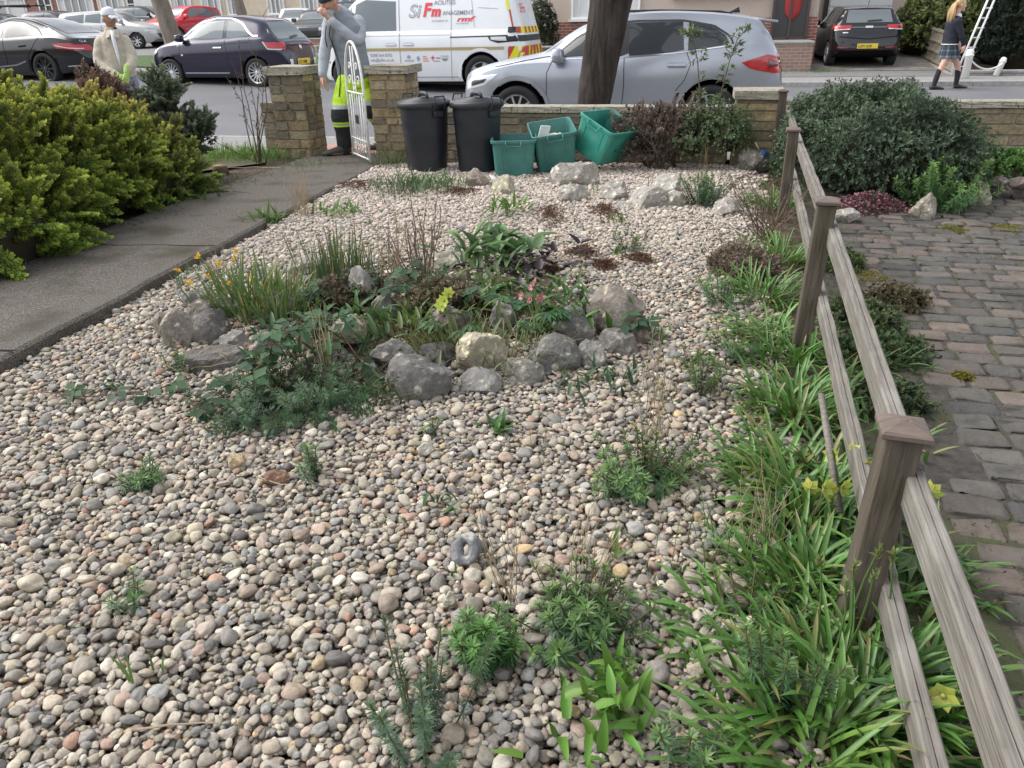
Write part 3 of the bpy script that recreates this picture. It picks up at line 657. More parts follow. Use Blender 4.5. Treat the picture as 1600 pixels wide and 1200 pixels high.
rock(520, 575, 46, 30, PK, 'buff stone inside the dark spurge mass', 84, grp=G1, zb=.03)
rock(925, 500, 56, 40, GM, 'light grey stone behind the layered blocky one', 85, grp=G1, zb=.06)
G2 = 'boulders below the front wall'
rock(745, 296, 36, 30, (.33, .28, .24), 'tan pointed boulder in front of the second dustbin', 31, grp=G2)
rock(789, 307, 40, 30, (.42, .39, .30), 'cream rounded boulder in front of the upright green box', 32, grp=G2)
rock(899, 296, 70, 48, LT, 'biggest pale grey boulder under the tipped green box', 33, grp=G2, facets=8)
rock(870, 292, 36, 28, LT, 'grey boulder between the big boulder and the tilted box', 43, grp=G2)
rock(896, 320, 50, 34, LT, 'angular boulder in front of the biggest pale boulder', 34, grp=G2)
rock(955, 317, 54, 32, LT, 'broad low boulder to the right of the biggest one', 35, grp=G2)
rock(1043, 305, 46, 30, (.45, .42, .38), 'whitish boulder at the top of the right hand group', 36, grp=G2)
rock(1014, 330, 62, 38, LT, 'sloping streaked boulder in front of the whitish boulder', 37, grp=G2, tilt=-10)
rock(1058, 328, 42, 28, LT, 'rounded boulder directly below the whitish boulder', 38, grp=G2)
rock(1100, 316, 46, 24, LT, 'small boulder half hidden in green spurge', 39, grp=G2)
rock(1172, 270, 50, 36, (.27, .25, .22), 'sharp grey boulder against the squat wall pillar', 40, grp=G2, facets=7)
rock(1132, 340, 42, 28, LT, 'boulder under the dead twigs near the fence', 41, grp=G2)
rock(970, 330, 30, 14, LT, 'lowest small boulder at the pebble edge, below the broad low one', 42, grp=G2)
rock(1312, 352, 56, 30, (.45, .42, .38), 'white lichened rock beside the pink heather', 51)
rock(1440, 345, 44, 44, (.33, .3, .25), 'pale twiggy rock between the heather and bright spurge', 54)
rock(1520, 325, 46, 48, (.36, .33, .24), 'lichen spotted rock at the corner of the raised bed', 52, zb=.0)
for k, (x, y, w_, c) in enumerate([(1556, 296, 34, (.17, .14, .135)), (1592, 298, 40, (.2, .165, .15)), (1634, 302, 44, (.17, .15, .14)), (1560, 312, 34, (.16, .14, .135)), (1594, 314, 36, (.2, .17, .155)), (1632, 316, 40, (.18, .15, .14))]):
    rock(x, y, w_, 22, c, ['brown rounded edging stone on top beside the lichen spotted rock', 'squared brown edging stone second along the top row', 'outer edging stone on the top row by the frame edge', 'small edging stone on the bottom row by the rock', 'middle edging stone of the bottom row', 'outer edging stone of the bottom row'][k], 60+k, cut=.9, zb=.0 if k > 2 else .10, grp='stones edging the raised bed', dep=.7, sink=.05, name='edging_stone')
# holed flint
hp = at(728, 880, .03); hm = MB(); rings = []
for i in range(28):
    a = 2*PI*i/28; rr = []
    for j in range(14):
        b_ = 2*PI*j/14; q = .029+.0175*math.cos(b_)*(1+.3*math.sin(2*a+1)); nn = noise.noise(Vector((math.cos(a)*1.5, math.sin(a)*1.5, b_*.3)))
        rr.append((q*math.cos(a)*(1+.2*nn)*.85, q*math.sin(a)*(1+.25*nn)*1.12, .019*math.sin(b_)*(1+.3*nn)))
    rings.append(rr)
rings.append(rings[0]); hm.loft(rings, (False, False), col=(.24, .24, .25)); o = hm.build('holed_flint', M_rock); o.location = hp+Vector((0, .03, .022)); o.rotation_euler = (R(38), 0, R(-12))
tag(o, 'grey flint with a round hole through it lying on the pebbles', 'stone')
for (x, y, wd, hh, c, lb, sd) in [(372, 728, 28, 20, (.5, .4, .25), 'cream and orange broken flint among the pebbles left of the rockery', 71), (432, 756, 46, 12, (.22, .13, .09), 'long flat rusty brown stone lying on the pebbles', 72), (665, 712, 30, 20, (.45, .42, .35), 'large cream pebble below the rockery front', 73), (705, 948, 26, 24, (.42, .4, .32), 'round buff pebble bigger than its neighbours', 74), (848, 898, 36, 26, (.5, .43, .33), 'broken sandy stone behind the spurge bush', 75), (1128, 930, 44, 22, (.5, .43, .33), 'cracked sandy stone at the edge of the strap leaves', 76)]:
    rock(x, y, wd, hh, c, lb, sd, zb=.03, sink=.3)
# ------------------------------------------------------------------ plant generators
PR = np.random.default_rng(77)
def nz(v): return v/np.maximum(np.linalg.norm(v, axis=-1, keepdims=True), 1e-9)
def jit(col, n, amt=.25, r=None):
    r = r or PR; c = np.array(col)*(1+amt*r.uniform(-1, 1, (n, 1))); return np.clip(c*(1+.12*r.uniform(-1, 1, (n, 3))), .003, 1)
def leaves(mb, P, D, Nn, Ln, Wd, col, droop=.15, fold=.25, m=0):
    """simple pointed leaves; P,D,Nn (n,3), Ln,Wd (n,), col (n,3)"""
    n = len(P); D = nz(D); S_ = nz(np.cross(D, Nn)); U = np.cross(S_, D); Ln = np.broadcast_to(Ln, (n,))[:, None]; Wd = np.broadcast_to(Wd, (n,))[:, None]
    mid = P+D*Ln*.45-U*Wd*fold
    v = np.stack([P, mid+S_*Wd*.5+U*Wd*fold, mid, mid-S_*Wd*.5+U*Wd*fold, P+D*Ln-U*Ln*droop], 1).reshape(-1, 3)
    o = np.arange(n)[:, None]*5
    t = np.concatenate([o+np.array([0, 2, 1]), o+np.array([0, 3, 2]), o+np.array([1, 2, 4]), o+np.array([2, 3, 4])])
    mb.add(v, None, t, np.repeat(np.broadcast_to(col, (n, 3)), 5, 0), m)
def blades(mb, P, az, L_, W_, lean, curl, col, seg=5, m=0, twist=0.0, tip=None, blunt=.35, root=None):
    n = len(P); az = np.broadcast_to(az, (n,)); L_ = np.broadcast_to(L_, (n,)); W_ = np.broadcast_to(W_, (n,)); lean = np.broadcast_to(lean, (n,)); curl = np.broadcast_to(curl, (n,))
    h = np.stack([np.cos(az), np.sin(az), np.zeros(n)], 1); s = np.stack([-np.sin(az), np.cos(az), np.zeros(n)], 1); z = np.array([0, 0, 1.0])
    p = P.copy(); V = []; Cc = []; colb = np.broadcast_to(col, (n, 3))
    for k in range(seg+1):
        t = k/seg; th = lean+curl*t**1.3
        w = W_*(.55+.45*min(1, t*3))*(max(0, 1-t)**blunt if k < seg else .03)
        nrm = h*-np.cos(th)[:, None]+z*np.sin(th)[:, None]
        V += [p+s*(w*.5)[:, None]+nrm*(w*.18)[:, None], p-nrm*(w*.1)[:, None], p-s*(w*.5)[:, None]+nrm*(w*.18)[:, None]]
        ck = colb if tip is None else colb*(1-t**3)+np.array(tip)*t**3
        if root is not None: ck = ck*(1-(1-t)**4)+np.array(root)*(1-t)**4
        Cc += [ck, ck, ck]
        p = p+(h*np.sin(th)[:, None]+z*np.cos(th)[:, None])*(L_/seg)[:, None]
    K = 3*(seg+1); v = np.stack(V, 1).reshape(-1, 3); c = np.stack(Cc, 1).reshape(-1, 3); o = np.arange(n)[:, None]*K; q = []
    for k in range(seg):
        for j in (0, 1): a = 3*k+j; q.append(o+np.array([a, a+1, a+4, a+3]))
    mb.add(v, np.concatenate(q), None, c, m)
def twig(mb, p0, p1, r0, r1=None, n=4, wob=.04, k=5, m=0, col=(1, 1, 1), r=None):
    r = r or PR; p0 = np.array(p0, float); p1 = np.array(p1, float); d = np.linalg.norm(p1-p0); pts = []
    off = np.zeros(3)
    for i in range(k+1):
        t = i/k
        if 0 < i < k: off = off+r.normal(0, wob*d/k, 3)
        pts.append(p0+(p1-p0)*t+off*math.sin(PI*t))
    r1 = r0*.4 if r1 is None else r1
    mb.tube(pts, [r0+(r1-r0)*i/k for i in range(k+1)], n, m=m, col=col, caps=False); return pts
LM = leafmat('leaf'); LMs = leafmat('strap_leaf', .33, .25, .5); LMd = leafmat('dull_leaf', .6, .2, .25)
TW = mat('twig_wood', attr=True, rough=.9, spec=.2)
def strap_clump(x, y, n, L, W, label, name='strap_leaf_clump', z=0.0, spread=.1, col=(.085, .155, .035), lean=(.1, .9), curl=(.5, 1.5), seed=0, group=None, flowers=0, cat='plant', tip=(.15, .2, .05), dead=.05, face=None):
    r = np.random.default_rng(seed+900); mb = MB()
    P = np.stack([r.normal(0, spread, n), r.normal(0, spread, n), np.zeros(n)-.02], 1)
    az = np.arctan2(P[:, 1], P[:, 0])+r.normal(0, .7, n)
    if face is not None: az = np.where(r.random(n) < .5, face+r.normal(0, .6, n), az)
    c = jit(col, n, .3, r); dd = r.random(n) < dead; c[dd] = jit((.34, .27, .12), int(dd.sum()), .2, r)
    bt_ = r.random(n) < .22
    for sel, tp_ in ((~bt_, tip), (bt_, (.26, .19, .08))):
        k_ = int(sel.sum())
        if k_: blades(mb, P[sel], az[sel], L*r.uniform(.55, 1.1, k_), W*r.uniform(.65, 1.2, k_), r.uniform(*lean, k_), r.uniform(*curl, k_), c[sel], 6, tip=tp_, root=(.16, .2, .07))
    o = mb.build('leaves' if flowers else name, LMs)
    if not flowers:
        o.location = (x, y, z); return tag(o, label, cat, group)
    t = thing(name, label, cat, (x, y, z), 0, group); o.parent = t
    return t
def whorl_mesh(r, stems, H, spread, lf=(.033, .0055), col=(.06, .125, .055), tipc=(.14, .24, .06), dens=1.0, lean=.5, bare=.15, dir0=None):
    """spurge: upright stems with dense narrow leaves"""
    sb, lb = MB(), MB()
    for s in range(stems):
        a = r.uniform(0, 2*PI); q = r.random()**.6; b0 = np.array([math.cos(a)*q*spread*.35, math.sin(a)*q*spread*.35, -.02])
        h = H*r.uniform(.6, 1.08); ln = lean*q*r.uniform(.6, 1.2); hd = np.array([math.cos(a), math.sin(a), 0])
        N = 7; pts = []
        for i in range(N):
            t = i/(N-1); pts.append(b0+hd*(spread*.65*q*t**.8*(.6+ln))+np.array([0, 0, h*(t-.12*ln*t*t)]))
        pts = np.array(pts); sb.tube(pts, [.0028-.0012*i/N for i in range(N)], 4, col=(.12, .10, .05), caps=False)
        m = int(95*dens*h/.2); t = bare+(1-bare)*r.random(m)**.8
        idx = t*(N-1); i0 = np.minimum(idx.astype(int), N-2); f = (idx-i0)[:, None]; P = pts[i0]*(1-f)+pts[i0+1]*f; ax = nz(pts[i0+1]-pts[i0])
        phi = r.uniform(0, 2*PI, m); rad = nz(np.cross(ax, np.stack([np.cos(phi), np.sin(phi), .3*np.ones(m)], 1)))
        up = (-.25+1.15*t**2.2)[:, None]; D = nz(rad+ax*up)
        L_ = lf[0]*(.65+.5*r.random(m))*np.where(t > .93, .7, 1)
        c = np.array(col)*(1-t[:, None]**5)+np.array(tipc)*t[:, None]**5; c = c*(1+.25*r.uniform(-1, 1, (m, 1)))
        leaves(lb, P, D, ax, L_, lf[1]*r.uniform(.8, 1.2, m), c, droop=.12, fold=.1)
    return sb, lb
def spurge(px, py, label, seed, stems=14, H=.16, spread=.14, z=.03, group='spurge clumps in the pebbles', cat='plant', name='spurge', **k):
    p = at(px, py, z); r = np.random.default_rng(seed+100); sb, lb = whorl_mesh(r, stems, H, spread, **k)
    t = thing(name, label, cat, p, 0, group); sb.build('stems', TW, t); lb.build('foliage', LM, t); return t
def rosette(px, py, label, seed, n=22, L=.12, W=.045, z=.03, col=(.10, .19, .035), lean=(.2, 1.2), curl=(.2, .9), name='leafy_weed', cat='plant', group=None, spread=.04, pos=None, stem=0, blunt=.6):
    p = pos or at(px, py, z); r = np.random.default_rng(seed+300); mb = MB()
    P = np.stack([r.normal(0, spread, n), r.normal(0, spread, n), r.uniform(-.02, stem, n)], 1); az = r.uniform(0, 2*PI, n)
    blades(mb, P, az, L*r.uniform(.6, 1.1, n), W*r.uniform(.7, 1.2, n), r.uniform(*lean, n), r.uniform(*curl, n), jit(col, n, .3, r), 6, blunt=blunt)
    o = mb.build(name, LM); o.location = p; return tag(o, label, cat, group)
def frond_proto(r, n=9, w=.55, lw=.05):
    """flat fan spray of unit length in the xz... returns (verts, tris, t)"""
    V, T, K = [], [], []
    def lf(p, d, l, wd):
        s = np.array([-d[1], d[0]]); o = len(V); q = [p, p+d*l*.5+s*wd, p+d*l, p+d*l*.5-s*wd]
        for a in q: V.append((a[0], a[1], .10*r.normal()*wd/.05-.25*abs(a[1])*.6)); K.append(min(1, max(0, a[0])))
        T.append((o, o+1, o+2)); T.append((o, o+2, o+3))
    for i in range(n):
        t = i/n; p = np.array([t, .05*r.normal()]); lf(p, nz(np.array([1, .15*r.normal()])), 1.5/n, lw*.6)
        for s in (-1, 1):
            l = w*(1-t)**.7*r.uniform(.6, 1.1); a = s*r.uniform(.55, .95); d = np.array([math.cos(a), math.sin(a)])
            k = max(1, int(l/.12)); q = p
            for j in range(k):
                lf(q, d, l/k*1.25, lw*.75); lf(q+d*l/k*.5, np.array([math.cos(a*.35), math.sin(a*.35)]), l/k*.9, lw*.6); q = q+d*l/k
    return np.array(V), np.array(T), np.array(K)
def fronds(mb, P, D, U, L_, protos, base, tip, r, amt=.25, wscale=1.0):
    n = len(P); D = nz(D); S_ = nz(np.cross(D, U)); W = np.cross(S_, D); which = r.integers(0, len(protos), n)
    for k, (V, T, K) in enumerate(protos):
        i = np.where(which == k)[0]; 
        if not len(i): continue
        m = len(V); L3 = L_[i][:, None, None]
        v = P[i][:, None, :]+(V[None, :, 0:1]*D[i][:, None, :]+wscale*V[None, :, 1:2]*S_[i][:, None, :]+V[None, :, 2:3]*W[i][:, None, :])*L3
        jj = 1+amt*r.uniform(-1, 1, (len(i), 1, 1))
        kk = (K**1.6)[None, :, None]; c = (base[i][:, None, :]*(1-kk)+tip[i][:, None, :]*kk)*jj
        t = (np.arange(len(i))[:, None, None]*m+T[None]).reshape(-1, 3); mb.add(v.reshape(-1, 3), None, t, c.reshape(-1, 3))
def dome_points(lobes, n, r, lump=.10, zmin=0.0, inset=(.8, 1.03)):
    """points and outward normals on a union of ellipsoids (center, radii)"""
    P, Nn = [], []; A = np.array([l[1][0]*l[1][1]+l[1][0]*l[1][2]*2 for l in lobes]); A = A/A.sum()
    for (c, rad), a in zip(lobes, A):
        m = int(n*a*1.6); d = nz(r.normal(0, 1, (m, 3))); d[:, 2] = np.where(d[:, 2] < -.35, -d[:, 2], d[:, 2])
        lm = np.array([1+lump*noise.noise(Vector(q)*2.6+Vector(c))+lump*.7*noise.noise(Vector(q)*6+Vector(c)) for q in d])[:, None]
        p = np.array(c)+d*np.array(rad)*lm*(inset[0]+(inset[1]-inset[0])*r.random((m, 1))**.6); nn = nz(d/np.array(rad))
        ok = p[:, 2] > zmin
        for c2, r2 in lobes:
            if c2 is c: continue
            ok &= (((p-np.array(c2))/np.array(r2))**2).sum(1) > .82
        P.append(p[ok]); Nn.append(nn[ok])
    return np.concatenate(P), np.concatenate(Nn)
def core(mb, lobes, k=.78, col=(.03, .026, .016)):  # solid dark lump for inner twigs; its colour also stands in for interior shade
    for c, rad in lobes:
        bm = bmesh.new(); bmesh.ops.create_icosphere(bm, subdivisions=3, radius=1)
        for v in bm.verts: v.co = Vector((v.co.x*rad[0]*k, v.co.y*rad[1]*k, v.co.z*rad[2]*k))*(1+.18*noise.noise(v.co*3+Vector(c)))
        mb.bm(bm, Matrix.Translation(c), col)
def conifer(name, label, lobes, n, L_, base, tip, seed, up=.5, group=None, protos=None, lump=.12, branches_shade_core=True, cat='shrub', corek=.78, wscale=1.0, out=1.0, inset=(.8, 1.03), gold=None, plume=None):
    r = np.random.default_rng(seed); t = thing(name, label, cat, (0, 0, 0), 0, group)
    protos = protos or [frond_proto(r) for _ in range(5)]
    P, Nn = dome_points(lobes, n, r, lump, inset=inset); m = len(P)
    D = nz(Nn*out+np.array([0, 0, up])+r.normal(0, .42, (m, 3))); U = nz(Nn+r.normal(0, .5, (m, 3))+np.array([0, 0, .3]))
    hz = np.clip(P[:, 2:3]/max(c[2]+q[2] for c, q in lobes), 0, 1)
    b = np.broadcast_to(np.array(base), (m, 3)); tp = np.array(tip[0])*(1-hz**1.5)+np.array(tip[1])*hz**1.5
    if gold is not None:
        cl = np.array([noise.noise(Vector(q)*3.2) for q in P])[:, None]; tp = tp*(1+.35*cl); b = b*(1+.35*cl)
    if plume:
        M_, PL, per = plume; sel = r.choice(m, min(M_, m), replace=False); P0, N0 = P[sel], Nn[sel]; hh = hz[sel]; k_ = len(sel)
        ax = nz(N0*out+np.array([0, 0, up])+r.normal(0, .28, (k_, 3))); ln = PL*r.uniform(.6, 1.3, k_)[:, None]; sd = nz(np.cross(ax, N0+r.normal(0, .6, (k_, 3)))); nn_ = np.cross(sd, ax); cl = 1+.35*r.uniform(-1, 1, (k_, 1))
        FPs, FD_, FU, FL, FB, FT = [], [], [], [], [], []
        for q in range(per):
            f_ = q/(per-1); droop = np.array([0, 0, -.22])*f_*f_
            c = P0-ax*ln*.55+ax*ln*f_+droop*ln; sg = (1 if q % 2 else -1); spread_ = .85*(1-f_)**.6
            d = nz(ax+droop*1.6+sd*sg*spread_+r.normal(0, .10, (k_, 3))+nn_*.12)
            FPs.append(c); FD_.append(d); FU.append(nz(nn_+r.normal(0, .25, (k_, 3)))); FL.append((L_*(1.15-.45*f_)*r.uniform(.8, 1.2, k_)))
            tt = np.array(tip[0])*(1-hh**1.3)+np.array(tip[1])*hh**1.3; FB.append(np.array(base)*cl*(.75+.5*f_)); FT.append(tt*cl*(.55+.6*f_))
        P, D, U, b, tp = map(np.concatenate, (FPs, FD_, FU, FB, FT)); FL = np.concatenate(FL)
        mb = MB(); fronds(mb, P, D, U, FL, protos, b, tp, r, wscale=wscale, amt=.15); mb.build('foliage', LMd, t)
    else:
      mb = MB(); fronds(mb, P-D*L_*.45, D, U, L_*r.uniform(.6, 1.25, m), protos, b, tp, r, wscale=wscale); mb.build('foliage', LMd, t)
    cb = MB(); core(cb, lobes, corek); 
    for c, rad in lobes:
        for q in range(5 if branches_shade_core else 0):  # flag drops only these twigs; the dark core stays
            a = r.uniform(0, 6.28); twig(cb, (c[0], c[1], 0), np.array(c)+np.array([math.cos(a)*rad[0]*.8, math.sin(a)*rad[1]*.8, rad[2]*.3]), .012, .004, 5, col=(.09, .06, .04), r=r)
    cb.build('branches_shade_core', TW, t); return t  # twigs plus the dark core that paints the shaded inside
def leaf_shrub(name, label, lobes, n, lsz, col, tipc, seed, per=6, group=None, corek=.8, lump=.12, cat='shrub', corecol=(.03, .026, .016), mat_=None, rnd=.5, inset=(.8, 1.03)):
    r = np.random.default_rng(seed); t = thing(name, label, cat, (0, 0, 0), 0, group)
    P, Nn = dome_points(lobes, n, r, lump, inset=inset); m = len(P); mb = MB()
    ax = nz(Nn+np.array([0, 0, .4])+r.normal(0, .45, (m, 3))); tint = (1+.3*r.uniform(-1, 1, (m, 1)))*(1+.4*np.array([noise.noise(Vector(q)*4) for q in P])[:, None])
    for k in range(per):
        phi = r.uniform(0, 2*PI, m); rad = nz(np.cross(ax, np.stack([np.cos(phi), np.sin(phi), .2*np.ones(m)], 1))); q = r.random(m)
        D = nz(rad+ax*(.2+1.2*q)[:, None]); c = (np.array(col)*(1-q[:, None]**2)+np.array(tipc)*q[:, None]**2)*tint
        leaves(mb, P+ax*(lsz[0]*.8*q)[:, None], D, ax, lsz[0]*r.uniform(.7, 1.2, m), lsz[1]*r.uniform(.8, 1.2, m), c)
    mb.build('foliage', mat_ or LMd, t); cb = MB(); core(cb, lobes, corek, corecol); cb.build('branches_shade_core', TW, t); return t  # dark core only, its colour painting the shaded inside; no twigs
def twiggy(name, label, base, n, H, spread, seed, col=(.10, .075, .05), r0=.004, sub=4, group=None, cat='shrub', leaf=None, targets=None, up=.8, subl=.35):
    r = np.random.default_rng(seed); mb = MB(); lb = MB(); base = np.array(base, float)
    for i in range(n):
        if targets is not None: tip = np.array(targets[i % len(targets)], float)+(0 if i < len(targets) else r.normal(0, .05, 3))
        else:
            a = r.uniform(0, 6.283); q = r.random()**.5; tip = base+np.array([math.cos(a)*spread*q, math.sin(a)*spread*q, H*r.uniform(.55, 1.05)])
        b0 = base+np.array([r.normal(0, spread*.12), r.normal(0, spread*.12), -.02])
        cc = np.array(col)*r.uniform(.7, 1.4); pts = twig(mb, b0, tip, r0*r.uniform(.7, 1.2), r0*.35, 4, .12, 6, col=cc, r=r); L0 = np.linalg.norm(tip-b0)
        for s in range(sub):
            t = r.uniform(.3, .98); k = min(5, int(t*6)); p = pts[k]+(pts[k+1]-pts[k])*(t*6-k); d = nz(nz(pts[k+1]-pts[k])*up+r.normal(0, .55, 3)); l = L0*subl*r.uniform(.3, 1)*(1.2-t)
            e = p+d*l; p2 = twig(mb, p, e, r0*.45, r0*.2, 3, .12, 3, col=cc*1.05, r=r)
            for s2 in range(2):
                q = p2[1+s2]; twig(mb, q, q+nz(d+r.normal(0, .7, 3))*l*.45, r0*.3, r0*.15, 3, .1, 2, col=cc*1.1, r=r)
            if leaf: 
                m = leaf[2]; tt = r.random(m)[:, None]; P = p+(e-p)*tt
                leaves(lb, P, nz(d+r.normal(0, .8, (m, 3))), nz(r.normal(0, 1, (m, 3))), leaf[0]*r.uniform(.6, 1.2, m), leaf[1]*r.uniform(.7, 1.2, m), jit(leaf[3], m, .3, r))
    if not leaf: return tag(mb.build(name, TW), label, cat, group)
    t = thing(name, label, cat, (0, 0, 0), 0, group); mb.build('twigs', TW, t); lb.build('foliage', LMd, t); return t
def low_patch(name, label, px, py, wpx, hpx, col, seed, cat='plant', n=350, h=.04, z=.03, group=None, bead=.007, col2=None, pos=None, rx=None, ry=None):
    """low cushion of little beads and leaves"""
    p = pos or at(px, py, z); r = np.random.default_rng(seed+40)
    if rx is None: d = float(np.dot(_f, np.array(p-Vector((0, 0, CAM_H))))); rx = wpx*d/FPX/2; be = math.atan2(CAM_H, p.length); ry = max(.03, hpx*d/FPX/2/math.sin(be))
    a = r.uniform(0, 6.283, n); q = r.random(n)**(.55 if cat != 'sedum' else .85); lump = np.array([.55+(.6 if cat != 'sedum' else 1.1)*noise.noise(Vector((math.cos(x)*2, math.sin(x)*2, seed))) for x in a])+.3; lump = lump*r.uniform(.8, 1.25, n)
    P = np.stack([np.cos(a)*q*rx*lump, np.sin(a)*q*ry*lump, h*(1-q**2)*r.uniform(.5, 1, n)-.005], 1)
    mb = MB(); c = jit(col, n, .35, r)
    if col2 is not None: k = r.random(n) < .4; c[k] = jit(col2, int(k.sum()), .3, r)
    up = nz(np.stack([r.normal(0, .5, n), r.normal(0, .5, n), np.ones(n)], 1))
    for j in range(4):
        ph = r.uniform(0, 6.283, n); rad = np.stack([np.cos(ph), np.sin(ph), .5*r.random(n)], 1); leaves(mb, P, nz(rad+up*.6), up, bead*2*r.uniform(.7, 1.3, n), bead*1.1, c, droop=-.1)
    o = mb.build(name, LMd); o.location = p; return tag(o, label, cat, group)
def tuft(px, py, n, L, label, seed, col=(.10, .17, .04), W=.004, z=.02, spread=.04, lean=(.0, .6), curl=(.1, .9), name='grass_tuft', cat='grass', group=None, pos=None):
    p = pos or at(px, py, z); r = np.random.default_rng(seed+500); P = np.stack([r.normal(0, spread, n), r.normal(0, spread, n), np.zeros(n)-.02], 1); mb = MB()
    blades(mb, P, r.uniform(0, 6.283, n), L*r.uniform(.5, 1.1, n), W*r.uniform(.7, 1.3, n), r.uniform(*lean, n), r.uniform(*curl, n), jit(col, n, .3, r), 5)
    o = mb.build(name, LM); o.location = p; return tag(o, label, cat, group)
# ------------------------------------------------------------------ shrubs
def lob(px, py, Y, rx, ry, rz): 
    p = atY(px, py, Y); return ((p.x, p.y, p.z), (rx, ry, rz))
GR = np.random.default_rng(5); FP5 = [frond_proto(GR) for _ in range(5)]
JP = [frond_proto(GR, 8, .35, .06) for _ in range(4)]
conifer('golden_conifer', 'large spreading golden green conifer sprawling beside the concrete path', [((-4.0, 5.75, .42), (.92, 1.1, .64)), ((-3.42, 5.0, .20), (.52, .85, .42)), ((-5.2, 5.9, .46), (1.2, 1.2, .66)), ((-3.55, 6.45, .30), (.62, .7, .5))], 3000, .13, (.055, .105, .022), ((.31, .42, .065), (.58, .55, .12)), 3, protos=FP5, up=.45, lump=.2, inset=(.8, 1.06), wscale=.75, plume=(1150, .34, 13))
conifer('golden_conifer', 'smaller golden conifer at the street end, in front of the man in cream jacket', [((-3.45, 7.15, .25), (.46, .5, .42)), ((-3.95, 7.35, .35), (.5, .5, .48)), ((-3.12, 7.05, .16), (.3, .45, .3))], 1500, .12, (.06, .105, .03), ((.30, .38, .08), (.58, .48, .14)), 4, protos=FP5, up=.8, lump=.25, inset=(.75, 1.12), wscale=.75, plume=(420, .32, 13))
conifer('dark_conifer', 'dark green conifer hedge at the far left edge behind the golden one', [((-6.0, 7.4, .4), (1.0, .6, .58))], 2200, .12, (.02, .04, .018), ((.035, .065, .025), (.05, .085, .03)), 5, protos=FP5)
conifer('juniper', 'upright blue green juniper with feathery sprays by the road', [((-3.45, 8.1, .38), (.24, .24, .33)), ((-3.38, 8.1, .66), (.15, .15, .28)), ((-3.2, 8.1, .45), (.2, .15, .15)), ((-3.58, 8.1, .6), (.12, .12, .2))], 1200, .11, (.08, .11, .07), ((.17, .205, .125), (.23, .26, .16)), 6, up=.7, protos=JP, lump=.4, corek=.35, inset=(.5, 1.2), plume=(230, .26, 11))
conifer('dead_shrub', 'reddish brown dead conifer between the cream jacketed man and the juniper', [((-3.98, 8.05, .48), (.27, .25, .42)), ((-3.75, 8.0, .35), (.2, .2, .4))], 1300, .14, (.12, .08, .06), ((.19, .125, .09), (.24, .15, .11)), 7, up=.9, protos=JP, lump=.45, corek=.35, inset=(.35, 1.25))
b = at(405, 254, .0); Yb = b.y
twiggy('bare_shrub', 'tall leafless shrub with thin brown seedy stems beside the left gate pillar', b, 10, 1, .08, 8, r0=.007, sub=5, subl=.16, targets=[atY(362, 95, Yb), atY(373, 62, Yb+.1), atY(385, 110, Yb), atY(398, 78, Yb), atY(408, 120, Yb), atY(352, 118, Yb), atY(420, 100, Yb-.1), atY(325, 215, Yb), atY(388, 60, Yb), atY(403, 150, Yb)], leaf=(.02, .007, 10, (.14, .10, .065)))
leaf_shrub('evergreen_shrub', 'broad dense dark green dome of small leaves beyond the fence', [((3.15, 6.75, .30), (.66, .80, .50)), ((3.46, 6.55, .20), (.46, .58, .38)), ((2.98, 7.2, .34), (.44, .6, .44))], 8500, (.034, .013), (.045, .075, .042), (.115, .155, .092), 21, per=6, lump=.26, inset=(.72, 1.08), corecol=(.02, .02, .014))
wp = at(1010, 262, .0)
conifer('brown_shrub', 'brown dried heathery shrub against the front wall right of the boxes', [((1.45, 8.05, .25), (.36, .26, .30)), ((1.72, 8.05, .3), (.25, .22, .28))], 850, .09, (.11, .085, .065), ((.19, .15, .115), (.25, .185, .155)), 9, protos=JP, up=.5, lump=.45, corek=.35, inset=(.2, 1.25))
twiggy('dead_twigs', 'thicket of bare grey brown twigs tangled through the dried brown shrub', (1.55, 8.0, 0), 46, .62, .42, 91, col=(.17, .13, .105), r0=.004, sub=5, subl=.35)
leaf_shrub('wall_shrub', 'bushy mid green shrub against the wall with a dark shaded core', [((2.0, 7.95, .36), (.26, .24, .22)), ((2.22, 7.9, .28), (.2, .2, .26)), ((1.86, 7.9, .22), (.2, .2, .18))], 1150, (.036, .014), (.07, .105, .05), (.15, .20, .095), 22, per=5, corek=.4, lump=.45, inset=(.35, 1.2))
def sprout(name, label, pts, seed, Lf, n, col):
    r = np.random.default_rng(seed); t = thing(name, label, 'sapling', (0, 0, 0), 0, 'leafy shoots by the front wall'); mb = MB(); lb = MB()
    P = [np.array(p) for p in pts]; mb.tube(P, [.007-.004*i/len(P) for i in range(len(P))], 5, col=(.12, .09, .06), caps=False)
    for i in range(n):
        f = (1-r.random()**1.3*.9)*(len(P)-1); k = min(len(P)-2, int(f)); b = P[k]+(P[k+1]-P[k])*(f-k); d = nz(np.array([r.normal(), r.normal(), .5])); e = b+d*r.uniform(.03, .09); mb.tube([b, e], [.002, .0012], 3, col=(.12, .10, .06), caps=False)
        m = 6; leaves(lb, e+r.normal(0, .006, (m, 3)), nz(d+r.normal(0, .8, (m, 3))), nz(r.normal(0, .5, (m, 3))+np.array([0, 0, 1])), Lf*r.uniform(.6, 1.2, m), Lf*.36, jit(col, m, .3, r))
    mb.build('stem', TW, t); lb.build('foliage', LM, t); return t
sprout('leafy_shoot', 'left of two tall leafy shoots rising above the wall before the silver car', [atY(1094, 190, 8.1), atY(1093, 140, 8.1), atY(1090, 95, 8.1), atY(1083, 60, 8.1), atY(1075, 52, 8.1)], 31, .055, 42, (.12, .16, .07))
